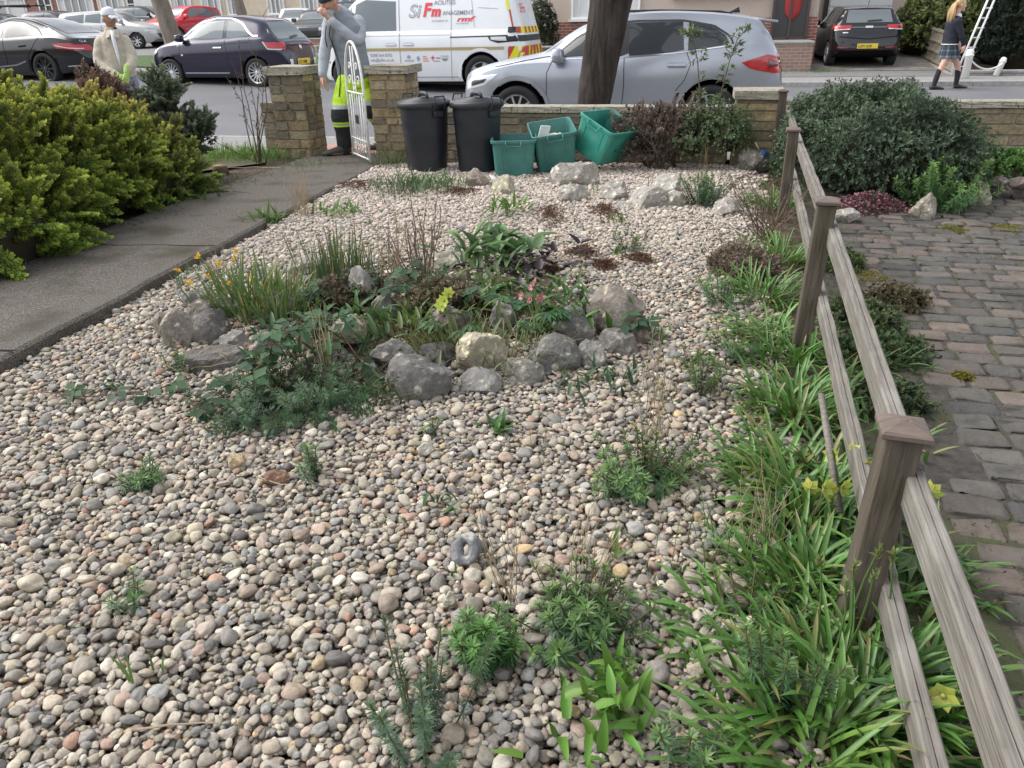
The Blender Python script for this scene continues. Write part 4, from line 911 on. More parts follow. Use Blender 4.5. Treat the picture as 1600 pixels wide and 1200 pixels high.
sprout('leafy_shoot', 'taller right hand leafy shoot rising above the wall before the silver car', [atY(1118, 190, 8.05), atY(1128, 140, 8.05), atY(1140, 95, 8.05), atY(1152, 62, 8.05), atY(1165, 46, 8.05)], 32, .055, 46, (.12, .16, .07))
# dead twig mass by the last posts
p = at(1195, 372, .0); twiggy('dead_shrub', 'tangle of bare brown twigs inside the fence near its third post', p, 26, .42, .36, 33, col=(.13, .095, .07), r0=.005, sub=5, subl=.4)
p = at(1160, 425, .0); conifer('dead_heath', 'low greyish brown dead heath at the pebble edge near the twig tangle', [((p.x, p.y, .02), (.19, .24, .09))], 520, .08, (.13, .105, .075), ((.22, .175, .13), (.25, .20, .15)), 34, protos=JP, up=.5, corek=.3, inset=(.3, 1.1), branches_shade_core=False)
# bright spurge, heather and ground cover beyond the driveway
p = at(1470, 332, .0); r_ = np.random.default_rng(41); t = thing('spurge', 'tall bright green spurge leaning against the dark dome by the setts', 'plant', (p.x, p.y+.12, 0)); sb, lb = whorl_mesh(r_, 80, .40, .42, lf=(.05, .008), col=(.08, .17, .06), tipc=(.20, .36, .08), lean=.5, bare=.05, dens=.8); sb.build('stems', TW, t); lb.build('foliage', LM, t)
p = at(1365, 338, .0); low_patch('heather', 'low mound of pink flowering heather at the edge of the setts', 0, 0, 0, 0, (.10, .09, .045), 42, n=1900, h=.17, bead=.008, col2=(.50, .20, .30), pos=Vector((p.x, p.y+.12, .0)), rx=.36, ry=.2)
for k, (x, y, rx, ry) in enumerate([(1575, 268, .5, .22), (1530, 262, .25, .25)]):
    p = at(x, y, .08); r_ = np.random.default_rng(50+k); leaf_shrub('ground_cover', ['patch of small bright green leaves on the raised bed below the driveway wall', 'leafy green patch in the bed corner beside the dark dome'][k], [((p.x, p.y+.1, .08), (rx, ry, .14))], 900, (.04, .022), (.06, .13, .03), (.10, .20, .05), 50+k, per=4, corek=.6)
struct(MB().box((5.6, 7.15, .04), (2.6, .9, .16), -YAW).build('raised_bed', M_soil, smooth=False))
tuft(1405, 170, 40, .35, 'tuft of arching grass poking from the top of the dark dome shrub', 55, pos=Vector((4.05, 7.4, .45)), W=.008, lean=(.2, 1.0), curl=(.4, 1.2), col=(.12, .17, .06))
for k, (x, y, w_, h_) in enumerate([(1488, 358, 50, 12), (1575, 357, 56, 14), (1358, 432, 52, 26), (1505, 588, 36, 14), (1610, 300, 40, 10)]):
    low_patch('moss_cushion', ['flat yellow green moss cushion on the setts below the bright spurge', 'moss cushion on the setts near the right frame edge, level with the heather', 'largest mossy cushion, on the setts beside the second post', 'small yellow moss cushion alone on a sett between posts', 'moss on the bed edge by the frame'][k], x, y, w_, h_, (.16, .15, .025), 60+k, 'moss', n=500, h=.022, z=.015, bead=.004, col2=(.22, .19, .03), group='moss cushions on the setts')
for k, (x, y, rx, ry, cc, tc) in enumerate([(1372, 560, .20, .16, (.045, .075, .03), (.08, .12, .045)), (1345, 505, .16, .2, (.06, .085, .035), (.10, .13, .05)), (1395, 480, .16, .12, (.09, .075, .04), (.13, .11, .06)), (1385, 640, .13, .12, (.055, .08, .035), (.09, .12, .05)), (1310, 420, .12, .16, (.07, .10, .035), (.12, .15, .05))]):
    p = at(x, y, 0); leaf_shrub('creeping_plant', ['low leafy creeper on the driveway edge level with the second post foot', 'greener creeper growing behind the second post', 'brownish creeper spreading onto the setts beyond the second post', 'small creeper under the top rail behind the nearest post', 'creeper on the driveway side of the third post'][k], [((p.x, p.y, .0), (rx, ry, .085))], 420, (.026, .013), cc, tc, 160+k, per=5, corek=.5, lump=.3, inset=(.5, 1.15), cat='plant', group='creepers along the driveway edge')
# weeds in the joints: ground cover nobody could count
jm = MB(); r_ = np.random.default_rng(66); n = 9000
u_ = r_.uniform(-1.5, 6.1, n); v_ = .15+3.2*r_.random(n)**1.5; ok = np.array([noise.noise(Vector((a*1.1, b_*1.1, 4))) > -.05+.12*(b_ > .8) for a, b_ in zip(u_, v_)])
pts = np.array([F_(a, b_, 0) for a, b_ in zip(u_[ok], v_[ok])]); m = len(pts)
hl = np.where(v_[ok] < .45, 1.0, .25)
leaves(jm, pts+np.stack([np.zeros(m), np.zeros(m), r_.uniform(0, .05, m)*hl+.004], 1), nz(r_.normal(0, 1, (m, 3))+np.array([0, 0, .4])), nz(r_.normal(0, .5, (m, 3))+np.array([0, 0, 1])), r_.uniform(.008, .022, m)*(.5+.5*hl), r_.uniform(.005, .01, m), np.where(r_.random((m, 1)) < .4, jit((.09, .085, .03), m, .4, r_), jit((.10, .07, .045), m, .4, r_)))
struct(jm.build('joint_weeds', LMd), 'stuff')['label'] = 'tiny weeds, moss and dead leaves between the driveway setts'
# ------------------------------------------------------------------ strap-leaved clumps along the fence
CL = [(1165, 1015, 60, .25, 'strap leaves flopping left over the pebbles at the bottom right', (.3, 1.3), (.6, 1.5)),
 (1330, 1110, 95, .33, 'big glossy strap leaf clump at the foot of the nearest post', (.1, .9), (.5, 1.4)),
 (1440, 1080, 45, .30, 'strap leaves squeezed between the two rails at bottom right', (.1, .9), (.4, 1.2)),
 (1260, 1170, 60, .30, 'strap leaf clump in front of the nearest post at the frame bottom', (.1, 1.0), (.5, 1.5)),
 (1250, 905, 60, .28, 'strap leaf clump left of the nearest post near its base', (.1, .9), (.5, 1.5)),
 (1300, 930, 40, .26, 'narrow strap leaves hugging the left face of the nearest post', (.1, .7), (.4, 1.2)),
 (1255, 790, 70, .30, 'tall strap leaf clump beside the pale loose batten', (.1, .9), (.4, 1.3)),
 (1235, 725, 60, .28, 'strap leaf clump spreading over the pebble edge midway along the fence', (.2, 1.1), (.5, 1.5)),
 (1245, 640, 80, .28, 'bushy strap leaf clump below the second post', (.1, .9), (.5, 1.4)),
 (1205, 530, 75, .30, 'long arching strap leaf clump left of the second post foot', (.3, 1.2), (.6, 1.5)),
 (1240, 560, 40, .26, 'strap leaves crowding the foot of the second post', (.1, .9), (.4, 1.2)),
 (1190, 462, 60, .30, 'fresh green strap clump beyond the second post', (.1, 1.0), (.5, 1.5)),
 (1225, 405, 60, .28, 'strap leaf clump below the third post', (.1, .9), (.4, 1.3)),
 (1335, 570, 55, .30, 'strap leaf clump on the driveway side of the second post', (.1, .9), (.4, 1.3)),
 (1355, 690, 36, .20, 'low strap leaves under the rail behind the nearest post cap', (.1, .9), (.4, 1.2)),
 (1210, 262, 40, .24, 'light green strap leaves in front of the squat wall pillar', (.2, 1.0), (.5, 1.5)),
 (1205, 320, 50, .26, 'strap leaf clump below the blue wrapper', (.2, 1.0), (.5, 1.5)),
 (1415, 905, 40, .22, 'short leaf clump on the driveway side of the nearest post', (.1, .9), (.4, 1.2))]
for k, (x, y, n, L_, lb_, le, cu) in enumerate(CL):
    p = at(x, y, 0); strap_clump(p.x, p.y, int(n*(2.3 if k not in (13, 14, 2) else 1.2)), L_*(.8 if k not in (13, 14) else .62), .0195 if y > 600 else .016, lb_, seed=k, group='strap leaf clumps along the fence', lean=(le[0]+.1, le[1]+.25), curl=cu, spread=.085, face=PI if k in (0, 7, 9) else None, col=(.075, .19, .034) if k % 3 else (.10, .225, .042), dead=.03, tip=(.11, .21, .045))
# bluebell buds at the nearest post
p = at(1335, 1040, 0); mb = MB(); r_ = np.random.default_rng(88)
for k in range(6):
    a = np.array([p.x+r_.normal(0, .05), p.y+r_.normal(0, .04), 0]); e = a+np.array([r_.normal(0, .02), r_.normal(0, .02), .27+.06*r_.random()]); twig(mb, a, e, .003, .0025, 5, .05, 4, col=(.10, .17, .05), r=r_)
    for q in range(14): leaves(mb, (e+np.array([0, 0, -.03*q/14]))[None], nz(r_.normal(0, .4, (1, 3))+np.array([0, 0, 1.0])), nz(r_.normal(0, 1, (1, 3))), .022, .009, jit((.2, .24, .09), 1, .2, r_))
tag(mb.build('bluebell', LM), 'budding bluebell stalks standing in front of the nearest post foot', 'flower')
# yellow-green hellebores along the fence
def hellebore(pos, label, seed, H=.22, heads=5, fcol=(.42, .46, .10), lcol=(.05, .10, .03), nl=10, group='pale yellow green hellebores', R0=.035):
    r = np.random.default_rng(seed); t = thing('hellebore', label, 'flower', pos, 0, group); s, l, f = MB(), MB(), MB()
    for k in range(heads):
        a = r.uniform(0, 6.28); e = np.array([math.cos(a)*.08*r.random(), math.sin(a)*.08*r.random(), H*r.uniform(.75, 1.1)]); twig(s, (0, 0, -.02), e, .003, .002, 4, .1, 4, col=(.13, .17, .06), r=r)
        fd = nz(np.array([math.cos(a), math.sin(a)-.6, -.1+.5*r.random()])); o1 = nz(np.cross(fd, [0, 0, 1])); o2 = np.cross(o1, fd)
        m = 6; ph = np.arange(m)*2*PI/m; D = nz(np.cos(ph)[:, None]*o1+np.sin(ph)[:, None]*o2+fd*.35); leaves(f, np.repeat(e[None], m, 0), D, np.repeat(fd[None], m, 0), R0, R0*.85, jit(fcol, m, .15, r), droop=-.12, fold=-.08)
        f.ball(e+fd*.006, .006, 1, col=(.45, .42, .12))
    for k in range(nl):
        a = r.uniform(0, 6.28); e = np.array([math.cos(a)*.1, math.sin(a)*.1, H*.55*r.uniform(.6, 1.1)]); twig(s, (0, 0, -.02), e, .0025, .002, 4, .1, 3, col=(.10, .13, .05), r=r)
        m = 7; ph = a+np.linspace(-1.5, 1.5, m); D = np.stack([np.cos(ph), np.sin(ph), -.15*np.ones(m)], 1); leaves(l, np.repeat(e[None], m, 0), D, np.repeat(np.array([[0, 0, 1.]]), m, 0), .085*r.uniform(.7, 1.1, m), .024, jit(lcol, m, .3, r), droop=.2)
    s.build('stems', TW, t); l.build('foliage', LM, t); f.build('flowers', LM, t); return t
for k, (x, y, h_, hd, lb_) in enumerate([(1258, 830, .17, 4, 'yellow green hellebore left of the loose batten'), (1318, 800, .2, 3, 'yellow green hellebore between the lower rail and loose batten'), (1415, 890, .22, 5, 'pale hellebore right behind the nearest post'), (1475, 1165, .18, 4, 'pale hellebore on the driveway side at the bottom right')]):
    hellebore(at(x, y, 0.0), lb_, 110+k, h_, hd)
# ------------------------------------------------------------------ spurges and weeds standing in the pebbles
spurge(1003, 752, 'wide spurge bush at mid right of the pebbles with dry seed heads', 1, 60, .115, .21, lf=(.036, .006))
spurge(905, 985, 'wide loose spurge in front of the strap leaves, bottom centre', 2, 56, .125, .21, lf=(.036, .006))
spurge(757, 1030, 'compact upright bright green spurge at bottom centre', 3, 30, .125, .085, lf=(.036, .0065), col=(.06, .14, .045), tipc=(.13, .27, .06), bare=.02, dens=1.3)
spurge(655, 1165, 'bluish branching spurge with a yellowed tip at the frame bottom', 4, 14, .22, .22, col=(.07, .125, .075), tipc=(.09, .15, .07), dens=1.4, lf=(.026, .004), bare=.05)
spurge(228, 752, 'small spurge clump alone on the left pebbles', 5, 22, .07, .075)
spurge(490, 742, 'sparse upright spurge in the middle of the pebbles', 6, 6, .13, .08)
spurge(1095, 600, 'loose yellowish spurge right of the rockery', 7, 12, .14, .13, col=(.08, .12, .05), tipc=(.14, .2, .07))
spurge(205, 935, 'tiny wispy spurge shoots in the left foreground', 8, 4, .09, .07)
spurge(1075, 1180, 'spurge shoot at the frame bottom beside the strap leaves', 9, 5, .12, .08)
spurge(1215, 1100, 'spurge shoots mixed into the strap leaves', 10, 7, .2, .12)
spurge(270, 575, 'thin spurge sprig at the left foot of the rockery', 11, 5, .10, .1)
spurge(675, 672, 'tiny spurge seedling in front of the largest rockery stone', 12, 3, .06, .04)
spurge(985, 390, 'bluish spurge beyond the rockery on the right', 13, 9, .14, .14, col=(.06, .085, .06))
spurge(1100, 318, 'dense dark spurge among the boulders by the wall', 14, 40, .26, .22, col=(.05, .11, .055))
spurge(1160, 545, 'low spurge at the pebble edge left of the second post', 15, 12, .12, .18)
spurge(505, 620, 'broad dark spurge mass spilling over the rockery front', 16, 90, .16, .42, col=(.04, .085, .04), tipc=(.075, .15, .06), z=.02)
spurge(420, 640, 'dark spurge trailing onto the pebbles at the left front', 17, 50, .13, .32, col=(.04, .08, .04), tipc=(.07, .14, .06), z=.02)
spurge(1130, 470, 'spurge clump at the pebble edge, beyond the second post', 18, 14, .16, .2)
spurge(1170, 985, 'feathery spurge above the flopping strap leaves', 19, 14, .13, .16, col=(.05, .10, .04))
rosette(955, 1120, 'bright green broad leaved weed at the bottom right of the pebbles', 1, 56, .09, .030, spread=.055, stem=.08, col=(.10, .21, .03), lean=(.1, 1.3))
rosette(1075, 1040, 'small bright weed left of the flopping strap leaves', 2, 8, .07, .02, spread=.02, stem=.08)
rosette(968, 862, 'little green weed above the wide loose spurge', 3, 8, .06, .018, spread=.02, stem=.05)
rosette(775, 362, 'large grey green foxglove rosette behind the rockery', 4, 80, .18, .075, spread=.12, stem=.10, col=(.09, .17, .06), lean=(.3, 1.4), curl=(.4, 1.3), pos=at(775, 400, .1))
rosette(790, 333, 'leafy light green plant in front of the cream boulder', 5, 34, .17, .03, spread=.09, stem=.06)
rosette(640, 297, 'dull green clump on the pebbles before the first dustbin', 6, 300, .15, .012, spread=.2, stem=.06, col=(.085, .13, .06), name='low_clump')
rosette(672, 290, 'brighter green clump behind the dull one near the bins', 7, 150, .13, .018, spread=.14, stem=.05, col=(.08, .16, .04))
rosette(420, 345, 'light green leafy plant at the path edge', 8, 34, .17, .032, spread=.06, col=(.11, .19, .05))
rosette(527, 332, 'ferny light green plant right of the dry grass', 9, 34, .15, .028, spread=.09, col=(.12, .2, .05))
rosette(755, 285, 'small plant behind the tan boulder', 10, 14, .10, .02)
rosette(965, 345, 'green tuft below the broad low boulder', 11, 14, .09, .018)
rosette(985, 392, 'fresh green seedling group right of the sedum', 12, 16, .10, .02, pos=at(970, 395, .02))
rosette(690, 795, 'little bramble seedling in the open pebbles', 13, 9, .07, .026, col=(.04, .09, .04))
rosette(775, 668, 'small leafy weed in front of the cream yellow stone', 14, 16, .09, .03, col=(.06, .15, .03), spread=.03)
rosette(600, 610, 'green leafy sprig left of the largest rockery stone', 15, 16, .10, .03, col=(.10, .18, .04))
rosette(290, 300, 'glossy green leaves under the golden conifer by the path', 16, 40, .16, .05, spread=.16, col=(.07, .14, .035), pos=Vector((-2.95, 6.9, .03)))
rosette(20, 440, 'bluebell leaves at the far left path edge', 17, 30, .14, .02, spread=.12, col=(.06, .13, .05), pos=at(8, 436, .0))
rosette(935, 595, 'dark low leaves under the corner of the rockery', 18, 40, .10, .022, spread=.1, col=(.045, .09, .04))
rosette(1010, 520, 'yellow green sprouts at the right side of the rockery', 19, 12, .11, .018, pos=at(1025, 528, .02))
rosette(1085, 570, 'light weed right of the rockery', 20, 16, .1, .02)
tuft(222, 1070, 5, .11, 'single small grass tuft in the left foreground pebbles', 1, W=.007)
tuft(850, 705, 14, .13, 'dry grassy tuft in front of the long sloping stone', 2, col=(.2, .18, .08), W=.003)
tuft(1130, 870, 26, .22, 'thin grass at the right pebble edge', 3, col=(.10, .17, .05), W=.004, spread=.08)
tuft(290, 430, 14, .1, 'grass tuft at the path edge by the yellow flowers', 4, W=.005)
tuft(370, 243, 520, .17, 'bright grass at the foot of the left gate pillar, streetward', 5, col=(.12, .22, .035), W=.009, spread=.26)
tuft(425, 246, 200, .17, 'green grass right against the left gate pillar', 6, col=(.10, .19, .035), W=.006, spread=.14)
tuft(480, 258, 200, .09, 'short weeds along the path before the left gate pillar', 7, col=(.11, .15, .06), W=.006, spread=.22)
tuft(350, 290, 130, .10, 'sparse weeds on the soil beside the path', 8, col=(.09, .14, .05), W=.007, spread=.2)
tuft(610, 258, 130, .26, 'weeds and grass against the right gate pillar foot', 9, col=(.11, .15, .06), W=.006, spread=.14)
tuft(925, 300, 60, .09, 'grassy cushion between the pale boulders', 10, col=(.11, .19, .04), W=.006, spread=.1)
for k, (x, y, h_, n, sp, lb_) in enumerate([(475, 335, .36, 46, .13, 'dry tan grass clump at the path edge'), (350, 470, .40, 8, .05, 'dry flower stalks rising from the daffodil leaves'), (515, 580, .32, 12, .05, 'pale dry stalks in the dark spurge mass'), (790, 930, .34, 10, .08, 'thin dry stems behind the compact spurge'), (1020, 680, .34, 18, .12, 'dry seed stems over the mid right spurge'), (930, 900, .2, 16, .12, 'dry stems over the wide loose spurge'), (1180, 850, .26, 22, .14, 'pale dry stems along the pebble edge'), (1095, 310, .42, 9, .06, 'tall straw stems by the wall boulders'), (870, 480, .2, 14, .12, 'dry stems behind the pink hellebore'), (300, 560, .25, 12, .16, 'pale dead stems lying over the left stones'), (1020, 620, .34, 8, .06, 'single thin dry stems right of the rockery')]):
    p = at(x, y, .03 if y < 400 or y > 600 else .06); r_ = np.random.default_rng(700+k); mb = MB()
    for q in range(n):
        a = r_.uniform(0, 6.28); e = np.array([math.cos(a)*sp*1.2*r_.random(), math.sin(a)*sp*1.2*r_.random(), h_*r_.uniform(.5, 1.05)])
        if k == 9: e = np.array([r_.normal(.1, .2), r_.normal(-.05, .1), .03+.05*r_.random()])
        twig(mb, (r_.normal(0, sp*.35), r_.normal(0, sp*.35), -.02), e, .0018, .0009, 3, .1, 5, col=jit((.32, .25, .15), 1, .25, r_)[0], r=r_)
    o = mb.build('dried_grass', TW); o.location = p; tag(o, lb_, 'dry stems', 'dry stems standing in the garden')
# ------------------------------------------------------------------ rockery planting
for k, (x, y, n, L_, W_, c, lb_) in enumerate([(560, 520, 40, .12, .03, (.06, .13, .04), 'green leafy growth between the cream topped stone and yellow hellebore'), (660, 505, 50, .13, .03, (.10, .15, .04), 'mixed leaves under the yellow hellebore'), (880, 480, 46, .12, .028, (.07, .15, .04), 'leafy growth behind the layered grey stone'), (470, 540, 40, .10, .035, (.05, .11, .045), 'round leaves beside the squarish rockery stone'), (700, 450, 40, .11, .03, (.07, .12, .05), 'greyish leaves at the very back of the rockery')]):
    rosette(0, 0, lb_, 130+k, n, L_, W_, col=c, spread=.13, stem=.08, pos=at(x, y, .09))
def zi(px, py, z=.09): return at(px, py, z)
p = zi(392, 482, .06); t = strap_clump(p.x, p.y, 170, .30, .015, 'daffodil clump with yellow buds at the left of the rockery', 'daffodils', p.z, .10, (.07, .15, .045), (.0, .75), (.1, .7), 71, flowers=1, cat='flower')
fm = MB(); r_ = np.random.default_rng(72)
for (x, y) in [(393, 436), (360, 444), (410, 450), (428, 458)]:
    q = np.array(atY(x, y, p.y-.02))-np.array(p); 
    for j in range(9): leaves(fm, q[None], nz(r_.normal(0, .6, (1, 3))+np.array([0, 0, .7])), nz(r_.normal(0, 1, (1, 3))), .022, .013, jit((.68, .46, .05), 1, .15, r_))
fm.build('flowers', LM, t)
p = zi(440, 492, .06); strap_clump(p.x, p.y, 110, .26, .014, 'second green daffodil clump right of the budding one', 'daffodils', p.z, .07, (.08, .16, .045), (.0, .7), (.1, .6), 73, cat='flower')
for k, (x, y, lb_) in enumerate([(312, 408, 'yellow crocus nearest the path'), (281, 430, 'yellow crocus beside the path edge tuft'), (330, 440, 'yellow crocus left of the daffodil leaves'), (370, 412, 'yellow crocus behind the dry flower stalks'), (300, 450, 'yellow crocus below the others, before the left stones'), (372, 398, 'rearmost yellow crocus on the pebbles'), (345, 420, 'yellow crocus in the middle of its group')]):
    p = at(x, y+12, .03); r_ = np.random.default_rng(800+k); t = thing('crocus', lb_, 'flower', p, 0, 'yellow crocuses near the path'); a, b_ = MB(), MB()
    blades(a, np.stack([r_.normal(0, .01, 9), r_.normal(0, .01, 9), np.zeros(9)-.02], 1), r_.uniform(0, 6.28, 9), .09, .006, r_.uniform(.2, .9, 9), r_.uniform(.1, .8, 9), jit((.08, .15, .05), 9, .2, r_), 4); a.build('leaves', LM, t)
    m = 14; leaves(b_, np.repeat(np.array([[0, 0, .07]]), m, 0)+r_.normal(0, .006, (m, 3)), nz(r_.normal(0, .5, (m, 3))+np.array([0, 0, 1])), nz(r_.normal(0, 1, (m, 3))), .024, .014, jit((.72, .46, .05), m, .15, r_)); b_.build('flower', LM, t)
p = zi(522, 440, .05); strap_clump(p.x, p.y, 90, .34, .011, 'stiff upright dark iris leaves at the back of the rockery', 'iris', p.z, .09, (.04, .085, .045), (.0, .32), (.0, .15), 74, dead=.1)
p = zi(555, 446, .05); strap_clump(p.x, p.y, 80, .28, .010, 'second stiff iris tuft right of the first', 'iris', p.z, .10, (.05, .095, .05), (.0, .35), (.0, .2), 75, dead=.15)
# brambles: arching stems with groups of three toothed dark leaves
def bramble(pts, n, label, seed, L_=.07, col=(.035, .075, .035)):
    r = np.random.default_rng(seed); t = thing('bramble', label, 'plant', (0, 0, 0), 0, 'trailing brambles in the rockery'); s, l = MB(), MB(); P = [np.array(q) for q in pts]
    s.tube(P, [.004-.002*i/len(P) for i in range(len(P))], 5, col=(.12, .07, .05), caps=False)
    for i in range(n):
        f = r.random()*(len(P)-1.001); k = int(f); b = P[k]+(P[k+1]-P[k])*(f-k); d = nz(np.array([r.normal(), r.normal(), .5*abs(r.normal())])); e = b+d*r.uniform(.04, .09); s.tube([b, e], [.0018, .0014], 3, col=(.11, .10, .05), caps=False)
        up = nz(np.array([r.normal(0, .3), r.normal(0, .3)-.2, 1])); sd = nz(np.cross(d, up)); fw = nz(d-up*np.dot(d, up)); c = jit(col, 1, .35, r)
        for dd, sc in ((fw, 1), (fw*.15+sd, .8), (fw*.15-sd, .8)):
            b0 = e+dd*.004; dd = nz(dd)
            # a broad leaf from two lens halves
            ll = L_*sc*r.uniform(.75, 1.15); leaves(l, b0[None], dd[None]-up*.15, up[None], ll, ll*.72, c, droop=.14, fold=.10)
    s.build('stem', TW, t); l.build('foliage', LMd, t); return t
bramble([zi(520, 520), zi(470, 500, .2), zi(420, 560, .16), zi(350, 620, .06), zi(300, 645, .04)], 34, 'bramble arching over the left stones and down onto the pebbles', 91)
bramble([zi(560, 560), zi(520, 500, .22), zi(450, 520, .2), zi(400, 570, .12), zi(390, 640, .06)], 36, 'bramble trailing through the dark spurge mass', 92)
bramble([zi(480, 470), zi(520, 455, .18), zi(560, 440, .2), zi(600, 470, .16)], 30, 'bramble with round leaves behind the cream topped stone', 93)
bramble([zi(430, 620, .05), zi(430, 650, .05), zi(400, 670, .04)], 10, 'short bramble tip lying on the pebbles at the rockery front', 94)
bramble([zi(300, 590, .03), zi(240, 610, .04), zi(140, 620, .04), zi(60, 612, .04)], 12, 'long thin bramble runner reaching left across the pebbles', 95)
bramble([zi(690, 470, .12), zi(720, 455, .2), zi(790, 480, .18)], 16, 'reddish bramble stem crossing the middle of the rockery', 96)
bramble([zi(940, 490, .06), zi(970, 500, .14), zi(1000, 520, .06)], 12, 'bramble over the brown grey boulder on the right', 97)
bramble([zi(640, 470, .12), zi(610, 450, .22), zi(660, 430, .25)], 18, 'grey leaved bramble in the centre back of the rockery', 98)
for k, (x, y, n, L_, W_, c, lb_) in enumerate([(720, 545, 130, .17, .007, (.09, .14, .035), 'grassy green clump behind the cream yellow stone'), (805, 545, 100, .16, .006, (.09, .14, .035), 'grassy green clump above the rounded grey stone'), (690, 540, 50, .15, .008, (.11, .13, .04), 'yellowing grass left of the rockery centre'), (640, 530, 50, .17, .01, (.16, .16, .04), 'yellow green crocosmia leaves above the flat dark stone')]):
    p = zi(x, y, .07); strap_clump(p.x, p.y, n, L_, W_, lb_, 'grass_clump', p.z, .10, c, (.1, .9), (.3, 1.1), 76+k, group='grassy clumps inside the rockery', cat='grass', dead=.18)
hellebore(zi(705, 535, .08), 'yellow green hellebore flower in the middle of the rockery', 121, .23, 3, (.50, .56, .10), nl=6, group=None)
hellebore(zi(840, 515, .10), 'pink hellebore with nodding flowers at the right of the rockery', 122, .20, 7, (.42, .17, .20), (.045, .11, .035), 14, group=None, R0=.027)
hellebore(zi(800, 480, .10), 'leafy green hellebore plant without open flowers at the rockery back', 123, .16, 1, (.2, .25, .06), (.06, .15, .04), 26, group=None, R0=.01)
rosette(890, 520, 'fresh green leafy clump right of the pink hellebore', 24, 46, .15, .04, spread=.09, stem=.06, col=(.08, .17, .035), pos=zi(890, 510, .07))
rosette(735, 460, 'light green low foliage in the rockery behind the brambles', 25, 70, .13, .035, spread=.16, stem=.06, col=(.10, .17, .04), pos=zi(745, 465, .09))
rosette(620, 480, 'mixed green foliage at the rockery centre left', 26, 50, .12, .03, spread=.15, stem=.06, col=(.07, .12, .04), pos=zi(625, 495, .09))
rosette(760, 500, 'dull olive foliage between the small grey stones', 27, 50, .12, .03, spread=.16, stem=.05, col=(.09, .11, .04), pos=zi(745, 515, .09))
rosette(850, 410, 'dark purple leaved plant beside the foxglove', 28, 46, .10, .06, spread=.16, stem=.10, col=(.028, .016, .022), lean=(.5, 1.4), pos=zi(845, 415, .05), name='purple_plant')
rosette(826, 460, 'small dark purple leaves below the larger purple plant', 29, 16, .08, .05, spread=.06, stem=.06, col=(.026, .016, .02), lean=(.5, 1.4), pos=zi(826, 445, .1), name='purple_plant')
p = zi(660, 470, .06); twiggy('dead_shrub', 'leafless brown stems rising from the back of the rockery', p, 20, .55, .2, 36, col=(.16, .115, .085), r0=.005, sub=4, subl=.3)
p = zi(625, 462, .06); twiggy('dry_thistle', 'pale dry branching stems left of the brown ones', p, 14, .48, .2, 37, col=(.30, .235, .16), r0=.004, sub=3, subl=.3)
p = zi(690, 500, .08); conifer('dead_heath', 'grey brown dead heath in the centre of the rockery', [((p.x, p.y+.1, .1), (.15, .12, .12))], 420, .10, (.13, .11, .06), ((.20, .17, .10), (.22, .18, .12)), 38, protos=JP, up=.5, corek=.3, inset=(.3, 1.1), branches_shade_core=False)
p = zi(545, 490, .06); conifer('dead_heath', 'dark brown twiggy heath under the brambles on the left', [((p.x, p.y+.08, .09), (.16, .13, .11))], 420, .09, (.08, .065, .045), ((.13, .105, .07), (.15, .12, .08)), 39, protos=JP, up=.5, corek=.3, inset=(.3, 1.1), branches_shade_core=False)
for k, (x, y, w_, h_, lb_) in enumerate([(910, 396, 44, 20, 'largest rust red sedum patch behind the rockery'), (860, 336, 44, 30, 'rusty sedum patch before the pale boulders, left one'), (945, 330, 44, 24, 'rusty sedum patch before the pale boulders, right one'), (945, 415, 40, 14, 'thin red sedum mat right of the largest patch'), (865, 425, 40, 14, 'red sedum between the purple leaves and pink flowers'), (1000, 405, 36, 14, 'sparse red sedum on the pebbles toward the fence'), (720, 300, 50, 12, 'brownish sedum mat by the tan boulder'), (560, 290, 60, 14, 'brown dry mat by the path end')]):
    low_patch('sedum', lb_, x, y, w_*1.35, h_*1.3, (.15, .07, .045), 90+k, cat='sedum', n=560, h=.035, z=.025, group='rust red sedum patches', bead=.006, col2=(.10, .07, .04))
# seedlings scattered between pebbles: too many and too small to count
jm = MB(); r_ = np.random.default_rng(67); n = 0
for q in range(900):
    x = r_.uniform(-2.2, 2.4); y = r_.uniform(1.2, 8.0)
    if not (path_x(y)+.1 < x < fence_x(y)-.2): continue
    e = fence_x(y)-x
    if r_.random() > (.75 if e < .6 else .22 if y > 4.5 else .05): continue
    m = r_.integers(4, 9); b0 = np.array([x, y, pebble_z(x, y)-.004]); c = (.075, .12, .045) if r_.random() < .7 else (.13, .11, .06)
    leaves(jm, b0+r_.normal(0, .012, (m, 3))*np.array([1, 1, .3]), nz(r_.normal(0, .7, (m, 3))+np.array([0, 0, .8])), nz(r_.normal(0, 1, (m, 3))), r_.uniform(.02, .055, m), r_.uniform(.005, .013, m), jit(c, m, .35, r_))
struct(jm.build('seedlings', LM), 'stuff')['label'] = 'tiny weed seedlings scattered between the pebbles'
